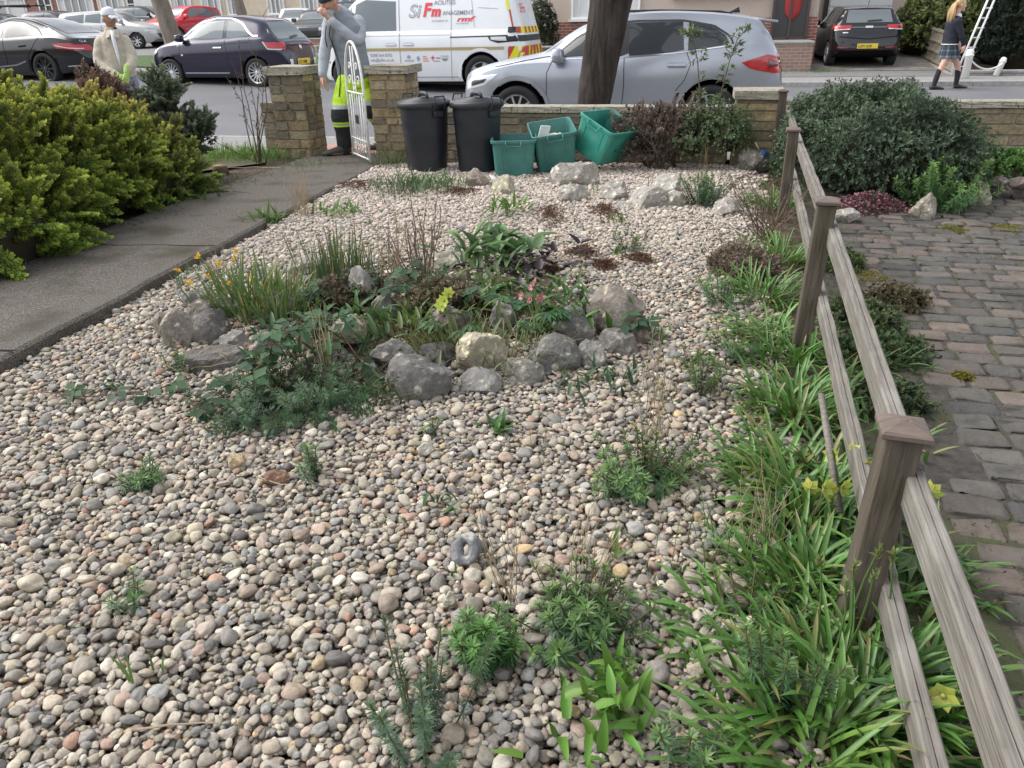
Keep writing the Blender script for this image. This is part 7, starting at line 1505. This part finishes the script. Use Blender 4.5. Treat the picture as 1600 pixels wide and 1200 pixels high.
for k in range(8): z = .3+k*.19; x = pr2.x-.2+.38*(z-.14)/1.61; lt.tube([Vector((x-.1, pr2.y, z)), Vector((x+.1, pr2.y, z))], .012, 5)
tag(lt.build('trellis', M_upvc), 'leaning narrow white trellis behind the schoolgirl', 'trellis')
lowwall('low kerb wall under the dark conifer', on_b(1515, 9.1, 105), on_b(1700, 9.1, 105), 9.1, .13, .06, M_kerb, th=.15)
pcm = on_line(846, 11.6, 40); leaf_shrub('camellia', 'dark leafy shrub with small white flowers behind the van', [((pcm.x, pcm.y, .9), (.42, .5, .95))], 800, (.06, .03), (.05, .065, .04), (.09, .10, .06), 84, per=5, corek=.8)
fl = MB(); r_ = np.random.default_rng(85)
P, Nn = dome_points([((pcm.x, pcm.y, .9), (.46, .54, 1.0))], 60, r_)
for k in range(5): leaves(fl, P, nz(Nn+r_.normal(0, .8, P.shape)), Nn, .05, .04, jit((.7, .6, .58), len(P), .1, r_))
bpy.data.objects['camellia']; fl.build('flowers', LM, bpy.data.objects['camellia'])
# ------------------------------------------------------------------ street trees
M_bark = mat('bark', (.040, .033, .029), .95, var=.6, scale=11, stretch=(1, 1, .2), bump=.05, bscale=13, detail=9, spec=.2)
M_bark2 = mat('grey_bark', (.20, .165, .14), .95, var=.3, scale=8, stretch=(1, 1, .3), bump=.02, bscale=14)
def street_tree(label, base, r0, lean, H, m, seed, burr=None, z0=-.1):
    r = np.random.default_rng(seed); t = thing('street_tree', label, 'tree', (base.x, base.y, z0)); mb = MB(); n = 28; K = 40; rings = []
    for k in range(K+1):
        z = H*k/K; rad = r0*(1-.35*z/H)*(1+.35*math.exp(-z/.18)) if not burr else r0*(.76+.19*min(z, 1.9)); rg = []
        for j in range(n):
            a = 2*PI*j/n; q = rad*(1+.06*math.sin(3*a+z*1.2+seed)+.07*noise.noise(Vector((math.cos(a)*2, math.sin(a)*2, z*1.4+seed)))+.03*noise.noise(Vector((math.cos(a)*9, math.sin(a)*9, z*3))))
            if burr: 
                da = (a-burr[0]+PI) % (2*PI)-PI; q += burr[2]*math.exp(-(da/.35)**2-((z-burr[1])/.13)**2)
            rg.append((lean[0]*z+q*math.cos(a), lean[1]*z+q*math.sin(a), z))
        rings.append(rg)
    mb.loft(rings, (False, True)); mb.build('trunk', m, t); cr = MB(); top = np.array([lean[0]*H, lean[1]*H, H])
    def br(p, d, l, rad, depth):
        e = p+d*l; twig(cr, p, e, rad, rad*.6, 6 if depth < 2 else 4, .12, 5, col=(.10, .085, .07), r=r)
        if depth < 4:
            for _ in range(3): br(p+(e-p)*r.uniform(.6, 1), nz(d+r.normal(0, .5, 3)+np.array([0, 0, .15])), l*r.uniform(.55, .8), rad*.6, depth+1)
    for k in range(5): a = k*1.26+r.random(); br(top-np.array([0, 0, .1]), nz(np.array([math.cos(a)*.7, math.sin(a)*.7, 1])), H*.35, r0*.42, 0)
    cr.build('crown', TW, t); return t
tb = atY(919, 160, 9.75); street_tree('thick dark street tree trunk in front of the silver car', Vector((tb.x-.03, tb.y, 0)), .225, (.17, .02), 3.4, M_bark, 3, burr=(-PI/2+.45, 1.42, .05))
tb = on_line(278, 9.6, 60); street_tree('leaning grey street tree trunk on the verge before the red car', tb, .26, (-.16, .0), 3.2, M_bark2, 5, z0=.2)
tb = on_line(385, 22.5, 30); street_tree('far grey tree trunk beside the low pinkish wall', tb, .24, (-.15, 0), 4.0, M_bark2, 7, z0=.8)
# ------------------------------------------------------------------ white wrought gate, standing open
M_iron = mat('white_iron', (.68, .67, .64), .5, var=.12, scale=20, stain=(18, (.30, .22, .16), .60, .72))
g0 = Vector((-1.74, 9.04, .02)); g1 = Vector((-1.47, 8.50, .02)); gd_ = g1-g0; GW = gd_.length*1.0
gt = thing('gate', 'white wrought iron garden gate with arched top, standing open by the right pillar', 'gate', g0, math.atan2(gd_.y, gd_.x)); GHT = 1.05
fr = MB(); arc = [(0, 0, .04), (0, 0, .76)]+[(GW/2-GW/2*math.cos(t), 0, .76+.46*math.sin(t)) for t in np.linspace(.1, PI-.1, 18)]+[(GW, 0, .76), (GW, 0, .04)]
fr.tube(arc, .014, 8); fr.tube([(0, 0, .06), (GW, 0, .06)], .010, 6); fr.tube([(0, 0, .72), (GW, 0, .72)], .010, 6); fr.tube([(0, 0, .24), (GW, 0, .24)], .007, 6); fr.build('frame', M_iron, gt)
for k in range(1, 7):
    x = GW*k/7; top = .72 if k not in (3, 4) else 1.18; b = MB(); b.tube([(x, 0, .06), (x, 0, top)], .0065, 6); b.build('bar', M_iron, gt)
def scroll(cx, cz, sg, sc_):
    s_ = MB(); s_.tube([(cx+sg*sc_*(1-.8*t/7)*math.cos(t), 0, cz+sc_*(1-.8*t/7)*math.sin(t)) for t in np.linspace(0, 7, 26)], .0055, 5); s_.build('scroll', M_iron, gt)
for cx, cz, sg, q in [(GW*.25, .84, 1, .06), (GW*.75, .84, -1, .06), (GW*.3, .98, 1, .045), (GW*.7, .98, -1, .045), (GW*.2, .15, 1, .05), (GW*.4, .15, -1, .05), (GW*.6, .15, 1, .05), (GW*.8, .15, -1, .05), (GW*.5, .78, 1, .05)]: scroll(cx, cz, sg, q)
pq = MB(); pq.box((GW*.5, -.01, .45), (.1, .008, .09), bev=.003); pq.build('plaque', M_black, gt, smooth=False)
# ------------------------------------------------------------------ people
M_skin = mat('skin', (.50, .28, .20), .5, var=.08, scale=30, spec=.35); M_skin2 = mat('skin_tan', (.36, .19, .125), .5, var=.08, scale=30, spec=.35)
M_skin3 = mat('skin_fair', (.58, .36, .28), .5, var=.06, scale=30, spec=.35)
def remesh(mb, vox, smooth_it=4):
    me = mb.mesh('tmp', []); o = bpy.data.objects.new('tmp', me); C.objects.link(o); m = o.modifiers.new('r', 'REMESH'); m.mode = 'VOXEL'; m.voxel_size = vox
    s_ = o.modifiers.new('s', 'SMOOTH'); s_.iterations = smooth_it; s_.factor = .5
    bpy.context.view_layer.update(); nm = bpy.data.meshes.new_from_object(o.evaluated_get(bpy.context.evaluated_depsgraph_get())); bpy.data.objects.remove(o)
    nm.polygons.foreach_set('use_smooth', [True]*len(nm.polygons)); return nm
def limb(mb, pts, rad, n=14, flat=None):
    """round-ended tapering tube with interpolated joints"""
    P = [np.array(p, float) for p in pts]; t = np.linspace(0, len(P)-1, (len(P)-1)*6+1); Q = []; Rr = []
    for u in t:
        i = min(int(u), len(P)-2); f = u-i; p0 = P[max(i-1, 0)]; p1, p2 = P[i], P[i+1]; p3 = P[min(i+2, len(P)-1)]
        c = .5*(2*p1+(p2-p0)*f+(2*p0-5*p1+4*p2-p3)*f*f+(3*p1-p0-3*p2+p3)*f**3); Q.append(c); Rr.append(rad[i]+(rad[i+1]-rad[i])*(f*f*(3-2*f)))
    mb.tube(Q, Rr, n); mb.ball(Q[0], Rr[0]*.98, 2); mb.ball(Q[-1], Rr[-1]*.98, 2)
def ering(c, rx, ry, rz=0.0, n=20, pw=2.3):
    o = []
    for k in range(n):
        a = 2*PI*k/n; x = rx*math.copysign(abs(math.cos(a))**(2/pw), math.cos(a)); y = ry*math.copysign(abs(math.sin(a))**(2/pw), math.sin(a)); o.append((c[0]+x*math.cos(rz)-y*math.sin(rz), c[1]+x*math.sin(rz)+y*math.cos(rz), c[2]))
    return o
def torso(mb, secs):
    """secs: (center, rx, ry, rz)"""
    mb.loft([ering(*s) for s in secs])
def head(mb, c, T, s=1.0):
    """T: 3x3 rotation, local frame: face looks along -y, z up; head height .23"""
    def P(x, y, z): return np.array(c)+T@(np.array([x, y, z])*s)
    bm = bmesh.new(); bmesh.ops.create_icosphere(bm, subdivisions=4, radius=1)
    for v in bm.verts:
        x, y, z = v.co; w_ = .076*(1-.20*max(0, -z)**1.5); d = .098*(1-.10*max(0, -z)); yy = y*d
        if z < -.2 and y > 0: yy *= .62
        if z < 0 and y < 0: yy *= 1-.04*(-z)
        v.co = Vector(P(x*w_, yy, z*.118))
    mb.bm(bm)
    mb.tube([P(0, -.088, .022), P(0, -.102, .0), P(0, -.116, -.022), P(0, -.094, -.036)], [.008*s, .010*s, .014*s, .008*s], 8); mb.ball(P(0, -.096, -.03), (.017*s, .012*s, .010*s), 2)
    for sx in (-1, 1):
        mb.ball(P(sx*.034, -.080, .026), (.020*s, .012*s, .007*s), 2); mb.ball(P(sx*.04, -.072, -.02), (.02*s, .016*s, .016*s), 2)
        mb.ball(P(sx*.076, .008, -.004), (.012*s, .020*s, .032*s), 2)
    mb.ball(P(0, -.084, -.093), (.024*s, .018*s, .018*s), 2); mb.ball(P(0, -.091, -.058), (.024*s, .010*s, .006*s), 2); mb.ball(P(0, -.089, -.068), (.020*s, .010*s, .007*s), 2)
    return P
def face_bits(par, P, s, brow, beard=None, lip=(.30, .12, .10)):
    e = MB(); 
    for sx in (-1, 1): e.ball(P(sx*.033, -.082, .010), (.011*s, .008*s, .006*s), 2)
    e.build('eyes', mat('eye_dark', (.05, .035, .03), .3), par); b = MB()
    for sx in (-1, 1): b.tube([P(sx*.016, -.092, .030), P(sx*.034, -.092, .036), P(sx*.052, -.082, .030)], .0045*s, 5)
    b.build('eyebrows', mat('brow_'+brow[0], brow[1], .9), par); m = MB(); m.tube([P(-.022, -.098, -.062), P(0, -.102, -.061), P(.022, -.098, -.062)], .0048*s, 5); m.build('lips', mat('lips', lip, .5), par)
def hand(mb, wr, d, up, side, s=1.0, curl=.5, thumb=1):
    """wr wrist point; d finger direction; up back-of-hand normal"""
    d = nz(np.array(d, float)); up = nz(np.array(up, float)-d*np.dot(up, d)); sd = np.cross(d, up)*side; wr = np.array(wr, float)
    limb(mb, [wr-d*.01, wr+d*.045*s, wr+d*.085*s], [.024*s, .030*s, .028*s], 10); mb.ball(wr+d*.05*s, (.036*s, .036*s, .036*s), 2)
    for k, (o, l) in enumerate([(-.030, .070), (-.010, .080), (.010, .075), (.029, .058)]):
        b = wr+d*.085*s+sd*o*s; c1 = curl*(.8+.12*k); d1 = d*math.cos(c1*.7)-up*math.sin(c1*.7); d2 = d*math.cos(c1*1.6)-up*math.sin(c1*1.6); d3 = d*math.cos(c1*2.3)-up*math.sin(c1*2.3)
        p1 = b+d1*l*.45*s; p2 = p1+d2*l*.33*s; p3 = p2+d3*l*.25*s; limb(mb, [b-d*.01, p1, p2, p3], [.0098*s, .009*s, .0082*s, .007*s], 8)
    b = wr+d*.03*s-sd*.028*s*thumb; t1 = nz(d*.75-sd*.6*thumb-up*.25); p1 = b+t1*.035*s; limb(mb, [b, p1, p1+nz(t1+d*.5)*.032*s], [.0125*s, .011*s, .0085*s], 8)
def boot(mb, heel, d, L=.28, h=.10, w_=.05):
    d = np.array([d[0], d[1], 0]); d = nz(d); s_ = np.array([-d[1], d[0], 0]); h0 = np.array(heel, float)-d*.06; rings = []
    for t, ww, hh in ((0, .6, .75), (.08, .85, .95), (.3, .92, 1.0), (.5, .95, .72), (.72, 1.1, .55), (.9, .95, .45), (1.0, .55, .3)):
        c = h0+d*L*t; rings.append([c+s_*w_*ww*math.cos(a)+np.array([0, 0, h*hh*.5+h*hh*.5*math.sin(a)]) for a in np.linspace(0, 2*PI, 13)[:-1]])
    mb.loft(rings)
def garment(par, name, mb, vox, mats, fn=None, it=3):
    me = remesh(mb, vox, it)
    if name in ('jacket', 'gilet', 'sleeve', 'trousers', 'hood', 'blazer'):
        am = .006
        for v, nn in zip(me.vertices, [v.normal.copy() for v in me.vertices]):
            c = v.co; v.co = c+nn*am*(noise.noise(Vector((c.x*7, c.y*7, c.z*13)))+.6*noise.noise(Vector((c.x*16+c.z*9, c.y*16, c.z*22))))

    for m in mats: me.materials.append(m)
    if fn is not None:
        for p in me.polygons: p.material_index = fn(p.center)
    o = bpy.data.objects.new(name, me); C.objects.link(o); o.parent = par; return o
def person(label, mb, skin, vox=.007):
    me = remesh(mb, vox, 2); me.materials.append(skin); o = bpy.data.objects.new('person', me); C.objects.link(o); return tag(o, label, 'person')
class PX:
    """local metres from photo pixels for one standing figure"""
    def __init__(s, px, py, kx, kz, sk=0.0): s.a = (px, py, kx, kz); s.sk = sk
    def __call__(s, x, y, dep=0.0): px, py, kx, kz = s.a; return np.array([(x-px+s.sk*(py-y))/kx, dep, (py-y)/kz])
def E3(x, y, z): return np.array(Euler((R(x), R(y), R(z)), 'XYZ').to_matrix())
# ---- man stepping through the gate
q = PX(530, 247, 137, 149, .085); base = Vector((-1.93, 9.32, .02)); b = MB()
hc = q(517, 7, -.02); HT = E3(24, 8, -52); P = head(b, hc, HT, 1.0)
limb(b, [q(522, 28, .05), q(519, 16, .02), hc+np.array([.01, .01, -.03])], [.062, .058, .058])
torso(b, [(q(548, 122, .05), .155, .11, -.3), (q(544, 95, .05), .15, .105, -.3), (q(538, 62, .04), .17, .115, -.35), (q(534, 42, .05), .18, .11, -.4), (q(528, 30, .06), .12, .085, -.4), (q(524, 24, .06), .05, .05, 0)])
limb(b, [q(514, 38, .0), q(508, 82, -.02), q(506, 118, -.08)], [.055, .042, .028]); hand(b, q(506, 118, -.08), (.02, -.15, -1), (-1, .1, 0), 1, 1.0, .45)
limb(b, [q(554, 40, .06), q(554, 64, -.06), q(517, 30, -.16)], [.055, .044, .028]); hand(b, q(517, 30, -.16), (-.55, -.1, .75), (.6, -.6, .5), -1, 1.0, 1.1)
limb(b, [q(538, 122, .02), q(528, 178, -.04), q(532, 236, .04)], [.085, .06, .042]); limb(b, [q(556, 122, .08), q(572, 176, .02), q(590, 222, .42)], [.085, .06, .042])
boot(b, q(535, 247, .02), (-1, -.35)); boot(b, np.array([q(590, 240, .42)[0], .42, .02]), (-.9, -.5))
man = person('man in navy beanie, grey gilet and hi vis yellow trousers stepping through the gate', b, M_skin); man.location = base; man.scale = (1.08, 1.05, 1.0)
face_bits(man, P, 1.0, ('brown', (.10, .07, .05)))
bn = MB(); ring = []
for t in np.linspace(0, 1, 9): ring.append([P(.086*math.cos(a)*math.cos(t*1.5)**.55, .004+.108*math.sin(a)*math.cos(t*1.5)**.55, .035+.012*math.sin(a)+.10*math.sin(t*1.55)) for a in np.linspace(0, 2*PI, 25)[:-1]])
bn.loft(ring); bn.loft([[P(k_*.088*math.cos(a), .004+k_*.110*math.sin(a), z) for a in np.linspace(0, 2*PI, 25)[:-1]] for k_, z in ((.98, .028), (1.03, .032), (1.03, .066), (.98, .07))]); bn.build('beanie', mat('navy_knit', (.025, .03, .045), .9, bump=.003, bscale=120), man)
g = MB(); torso(g, [(q(549, 126, .05), .178, .132, -.3), (q(547, 112, .05), .182, .135, -.3), (q(544, 90, .05), .172, .128, -.32), (q(538, 62, .04), .188, .135, -.35), (q(535, 44, .05), .198, .125, -.4), (q(530, 30, .06), .14, .10, -.4), (q(525, 22, .06), .085, .08, 0)]); limb(g, [q(540, 28, .1), q(546, 36, .13), q(538, 44, .12)], [.05, .06, .05])
garment(man, 'gilet', g, .009, [mat('grey_gilet', (.20, .225, .25), .85, var=.12, scale=12, bump=.006, bscale=14)])
g = MB(); limb(g, [q(516, 36, .02), q(508, 82, -.02), q(506, 116, -.08)], [.078, .060, .044]); garment(man, 'sleeve', g, .008, [mat('grey_fleece', (.36, .38, .42), .9, var=.12, scale=14, bump=.005, bscale=16)])
g = MB(); limb(g, [q(553, 38, .06), q(554, 65, -.06), q(522, 36, -.15)], [.080, .066, .046]); garment(man, 'sleeve', g, .008, [MATS['grey_fleece']])
g = MB(); limb(g, [q(520, 32, -.03), q(515, 24, -.06), q(524, 18, .08), q(536, 24, .10)], [.03, .04, .05, .05]); garment(man, 'hood', g, .008, [MATS['grey_fleece']])
zk = lambda y: q(0, y)[2]
def trouser(c):
    z = c.z; left = c.x < .20
    k = [zk(y) for y in ((163, 170, 191, 194, 196, 199) if left else (158, 166, 188, 191, 193, 196))]
    if z > k[0]: return 0
    if z > k[1]: return 1
    if k[2] > z > k[3] or k[4] > z > k[5]: return 0
    if k[3] > z > k[4]: return 1
    return 2
g = MB(); torso(g, [(q(553, 138, .05), .15, .12, -.3), (q(551, 126, .05), .172, .128, -.3), (q(549, 116, .05), .168, .124, -.3)])
limb(g, [q(540, 128, .02), q(530, 176, -.04), q(532, 214, .02), q(533, 240, .04)], [.122, .104, .084, .078]); limb(g, [q(560, 128, .08), q(574, 174, .02), q(582, 200, .2), q(589, 218, .40)], [.118, .094, .075, .062])
M_hv = mat('hi_vis_cloth', (.52, .80, .04), .7, var=.10, scale=10, bump=.008, bscale=12); M_refl = mat('reflective_tape', (.42, .43, .44), .4); M_blk = mat('black_cloth', (.022, .023, .026), .85, bump=.006, bscale=14)
garment(man, 'trousers', g, .009, [M_hv, M_refl, M_blk], trouser)
g = MB(); boot(g, q(535, 247, .02), (-1, -.35), .31, .13, .056); limb(g, [q(534, 236, .03), q(534, 226, .03)], [.058, .06]); garment(man, 'boot', g, .008, [mat('boot_suede', (.06, .058, .055), .9)])
g = MB(); boot(g, np.array([q(590, 240, .42)[0], .42, .0]), (-.9, -.5), .31, .13, .056); garment(man, 'boot', g, .008, [MATS['boot_suede']])
cdm = MB(); cdm.tube([q(519, 38, -.10), q(517, 56, -.11), q(526, 84, -.11), q(532, 105, -.11), q(531, 128, -.10), q(530, 150, -.13)], .0055, 6); cdm.build('cord', M_blk, man)
cdm = MB(); cdm.tube([q(513, 42, -.10), q(511, 60, -.10), q(514, 74, -.11)], .0055, 6); cdm.build('cord', M_blk, man)
# ---- man in cream jacket standing on the footway
q = PX(170, 260, 130, 146); base = Vector(on_line(176, -.75, 60)); base.z = -.06; b = MB()
gz = base.z; zt = CAM_H
d_ = base.length; 
hc = np.array([0.01, 0, 1.585]); HT = E3(4, 0, 62); P = head(b, hc, HT, 1.0); N2 = lambda x, y, z: np.array([x, y, z])
limb(b, [N2(-.01, .03, 1.42), N2(.0, .01, 1.50), hc+N2(0, .0, -.05)], [.062, .057, .056])
torso(b, [(N2(.02, 0, .82), .15, .11, .25), (N2(.01, 0, .95), .15, .11, .25), (N2(0, 0, 1.15), .165, .12, .3), (N2(-.01, .02, 1.33), .155, .10, .35), (N2(-.01, .03, 1.41), .12, .08, .3), (N2(-.01, .03, 1.45), .05, .05, 0)])
limb(b, [N2(-.145, -.03, 1.33), N2(-.19, -.12, 1.08), N2(.08, -.24, .93)], [.045, .040, .028]); hand(b, N2(.08, -.24, .93), (.9, -.1, -.35), (.2, -1, .4), -1, 1.05, .8)
limb(b, [N2(.135, .06, 1.33), N2(.24, -.06, 1.10), N2(.20, -.22, .98)], [.045, .044, .028]); hand(b, N2(.20, -.22, .98), (-.1, -.35, -.9), (.9, -.3, .2), 1, 1.05, .7)
for sx, y in ((-.08, -.03), (.10, .04)): limb(b, [N2(sx, y, .86), N2(sx, y-.02, .47), N2(sx, y+.02, .09)], [.085, .06, .042]); boot(b, N2(sx, y+.03, .0), (.8, -.6))
m2 = person('man in cream jacket, white cap and green gloves standing behind the golden conifer', b, M_skin2); m2.location = base; m2.scale = (.9, .95, 1.0)
M_glv = mat('green_glove', (.36, .52, .14), .85, var=.12, scale=30); m2.data.materials.append(M_glv)
for p in m2.data.polygons:
    c = p.center
    if (c-Vector((.11, -.25, .91))).length < .125 or (c-Vector((.19, -.25, .92))).length < .115: p.material_index = 1 if c.y < -.18 and c.z < 1.0 else 0
face_bits(m2, P, 1.0, ('dark', (.03, .022, .018)))
bd = MB(); bd.ball(P(0, -.088, -.098), (.026, .02, .020), 2); garment(m2, 'beard', bd, .005, [mat('beard', (.05, .035, .028), .95)])
cp = MB(); ring = []
for t in np.linspace(0, 1, 9): ring.append([P(.088*math.cos(a)*math.cos(t*1.5)**.5, .006+.112*math.sin(a)*math.cos(t*1.5)**.5, .04-.012*math.sin(a)+.095*math.sin(t*1.55)) for a in np.linspace(0, 2*PI, 25)[:-1]])
cp.loft(ring)
pk_ = [[P(x*.078*(1-.25*t*t), -.096-.085*t*(1-(x)**2*.55), .052-.028*t-.016*x*x+dz) for x in np.linspace(-1, 1, 11)] for dz in (0, .006) for t in ((0, .5, 1.0) if dz == 0 else (1.0, .5, 0))]
cp.loft(pk_+[pk_[0]], (False, False), closed=False); cp.build('cap', mat('pale_cap', (.66, .68, .72), .85, var=.06, scale=20), m2)
M_crm = mat('cream_fleece', (.47, .42, .34), .95, var=.12, scale=16, bump=.010, bscale=16, stain=(4, (.42, .37, .29), .5, .7))
g = MB(); torso(g, [(N2(.03, 0, .90), .175, .135, .25), (N2(.03, 0, .93), .19, .145, .25), (N2(.02, 0, 1.0), .195, .16, .25), (N2(.01, 0, 1.15), .185, .15, .3), (N2(-.01, .02, 1.32), .185, .13, .35), (N2(-.01, .03, 1.40), .15, .11, .3), (N2(-.0, .025, 1.455), .09, .088, 0), (N2(.0, .02, 1.49), .078, .078, 0)])
limb(g, [N2(-.155, -.03, 1.32), N2(-.20, -.12, 1.08), N2(.05, -.235, .94)], [.088, .078, .050]); limb(g, [N2(.145, .06, 1.32), N2(.245, -.06, 1.10), N2(.205, -.20, .995)], [.086, .074, .050])
garment(m2, 'jacket', g, .010, [M_crm])
g = MB()
for sx, yy in ((-1, -.02), (1, .02)):
    g.add([N2(.06+sx*.01, -.085, 1.47), N2(.06+sx*.085, -.06, 1.46), N2(.06+sx*.10, -.13, 1.37), N2(.06+sx*.03, -.155, 1.38)], [(0, 1, 2, 3)]); g.add([N2(.06+sx*.01, -.075, 1.47), N2(.06+sx*.085, -.05, 1.46), N2(.06+sx*.10, -.118, 1.36), N2(.06+sx*.03, -.143, 1.37)], [(3, 2, 1, 0)])
g.build('collar', M_crm, m2)
g = MB(); g.loft([[N2(.045, -.125, 1.46), N2(.10, -.12, 1.45), N2(.10, -.10, 1.45), N2(.045, -.105, 1.46)], [N2(.06, -.160, 1.34), N2(.105, -.153, 1.34), N2(.105, -.13, 1.34), N2(.06, -.14, 1.34)], [N2(.085, -.176, 1.16), N2(.115, -.170, 1.16), N2(.115, -.15, 1.16), N2(.085, -.155, 1.16)], [N2(.10, -.178, 1.0), N2(.108, -.176, 1.0), N2(.108, -.16, 1.0), N2(.10, -.16, 1.0)]]); g.build('shirt', mat('white_shirt', (.70, .71, .76), .85), m2)
for a_, b_ in ((N2(.02, -.222, .955), N2(.085, -.243, .93)), (N2(.212, -.185, 1.02), N2(.2, -.228, .965))):
    g = MB(); limb(g, [a_, b_], [.050, .038]); garment(m2, 'glove_cuff', g, .006, [M_glv], it=1)
g = MB(); torso(g, [(N2(.02, 0, .80), .165, .125, .25), (N2(.02, 0, .93), .17, .13, .25)])
for sx, y in ((-.08, -.03), (.10, .04)): limb(g, [N2(sx, y, .82), N2(sx, y-.02, .47), N2(sx, y+.02, .10)], [.115, .09, .08])
garment(m2, 'trousers', g, .010, [mat('blue_trousers', (.20, .23, .36), .9, var=.12, scale=10, bump=.006, bscale=14)])
g = MB()
for sx, y in ((-.08, -.03), (.10, .04)): boot(g, N2(sx, y+.03, -.01), (.8, -.6), .31, .12, .055)
garment(m2, 'shoes', g, .009, [M_blk])
# ---- schoolgirl walking to the right on the far side
q = PX(1482, 145, 86, 94.5, -.19); base = on_line(1482, 7.05, 120); base.z = zg(8.5, 7.05); b = MB()
hc = q(1504, 7, 0); HT = E3(6, 0, 82); P = head(b, hc, HT, .94)
limb(b, [q(1498, 24), q(1500, 17), hc+np.array([-.02, 0, -.04])], [.05, .047, .047])
torso(b, [(q(1490, 84), .10, .14, 0), (q(1489, 68), .09, .125, 0), (q(1491, 52), .095, .13, 0), (q(1493, 36), .10, .15, 0), (q(1496, 27), .07, .10, 0), (q(1498, 23), .04, .04, 0)])
limb(b, [q(1492, 33, -.16), q(1497, 54, -.20), q(1502, 72, -.20)], [.045, .036, .024]); hand(b, q(1502, 72, -.20), (-.12, -.05, -1), (.2, -1, 0), -1, .9, .4)
limb(b, [q(1494, 33, .16), q(1500, 54, .19), q(1508, 66, .14)], [.045, .036, .024]); hand(b, q(1508, 66, .14), (.3, 0, -1), (.2, 1, 0), 1, .9, .4)
limb(b, [q(1484, 86, -.07), q(1470, 110, -.07), q(1460, 138, -.06)], [.078, .052, .034]); limb(b, [q(1494, 86, .07), q(1504, 110, .06), q(1500, 138, .05)], [.078, .052, .034])
boot(b, q(1457, 145, -.06), (1, 0), .24, .08, .04); boot(b, q(1501, 145, .05), (1, 0), .24, .08, .04)
girl = person('schoolgirl in navy blazer, tartan skirt and long black socks walking to the right', b, M_skin3, .006); girl.location = base
face_bits(girl, P, .94, ('fair', (.22, .14, .07)))
g = MB(); torso(g, [(q(1488, 71), .135, .175, 0), (q(1489, 60), .125, .165, 0), (q(1491, 48), .125, .16, 0), (q(1493, 36), .125, .175, 0), (q(1496, 27), .09, .12, 0), (q(1497, 24), .055, .06, 0)])
limb(g, [q(1492, 33, -.15), q(1497, 54, -.20), q(1501, 69, -.20)], [.068, .056, .043]); limb(g, [q(1494, 33, .15), q(1500, 54, .19), q(1507, 64, .14)], [.068, .056, .043]); garment(girl, 'blazer', g, .008, [mat('navy_wool', (.014, .016, .028), .9, var=.15, scale=20)])
g = MB(); torso(g, [(q(1500, 27), .06, .07, 0), (q(1500, 21), .058, .065, 0)]); garment(girl, 'collar', g, .006, [mat('white_cotton', (.75, .76, .78), .85)])
M_tart = bpy.data.materials.new('tartan'); M_tart.use_nodes = True; t_ = M_tart.node_tree; bb_ = t_.nodes['Principled BSDF']; bb_.inputs['Roughness'].default_value = .9
at_ = t_.nodes.new('ShaderNodeAttribute'); at_.attribute_name = 'Col'; t_.links.new(at_.outputs['Color'], bb_.inputs['Base Color'])
g = MB(); rr = []; cc = []; n = 72; H_ = 14
for k in range(H_+1):
    t = k/H_; y = 67+26*t; c = q(1488-1.5*t, y)
    for j in range(n):
        a = 2*PI*j/n; pl_ = 1+.05*t*math.sin(18*a); r0 = (.115+.07*t)*pl_; r1 = (.16+.05*t)*pl_; rr.append((c[0]+r0*math.cos(a), c[1]+r1*math.sin(a), c[2]))
        v_ = (j % 9 < 2); h_ = (k % 5 == 2 or k == H_-1); base_c = np.array((.02, .024, .038)); 
        if v_ or h_: base_c = np.array((.075, .10, .15)) if not (v_ and h_) else np.array((.20, .25, .32))
        if j % 9 == 5 or k % 5 == 4: base_c = base_c*.5+np.array((.02, .03, .02))
        cc.append(base_c)
qd = [(k*n+j, k*n+(j+1) % n, (k+1)*n+(j+1) % n, (k+1)*n+j) for k in range(H_) for j in range(n)]; g.add(rr, qd, None, np.array(cc)); g.build('skirt', M_tart, girl)
tm = MB(); tm.tube([np.array([.135*math.cos(a), .175*math.sin(a), 0])+q(1488, 70) for a in np.linspace(0, 2*PI, 30)], .008, 6); tm.build('blazer_hem', M_upvc, girl)
g = MB(); r_ = np.random.default_rng(7)
bm = bmesh.new(); bmesh.ops.create_icosphere(bm, subdivisions=3, radius=1)
for v in bm.verts: x, y, z = v.co; v.co = Vector(P(x*.082, .016+y*.100 if y > -.35 else .016-.35*.100+(y+.35)*.03, .022+z*.108))
g.bm(bm)
for k in range(46):
    a = r_.uniform(-1, 1); s0 = P(a*.05, .09, .0+.05*r_.random()); e = q(1483+5*r_.random(), 36+10*r_.random(), .10*a+.0); mid = (s0+e)/2+np.array([-.03, .05*a, .03]); g.tube([s0, s0*.6+mid*.4+np.array([-.02, 0, .0]), mid, e], [.012, .016, .015, .003], 6)
g.build('hair', mat('blonde_hair', (.42, .27, .13), .5, var=.3, scale=60, stretch=(1, 1, .15)), girl)
M_sock = mat('black_sock', (.018, .018, .02), .9)
for pts, bp in (([q(1468, 113, -.07), q(1463, 126, -.065), q(1459, 139, -.06)], (1457, 145, -.06)), ([q(1504, 113, .06), q(1503, 126, .055), q(1500, 139, .05)], (1501, 145, .05))):
    g = MB(); limb(g, pts, [.052, .050, .040]); garment(girl, 'sock', g, .006, [M_sock]); g = MB(); boot(g, q(*bp)-np.array([0, 0, .005]), (1, 0), .27, .095, .046); garment(girl, 'shoe', g, .006, [mat('black_leather', (.02, .02, .022), .4)])
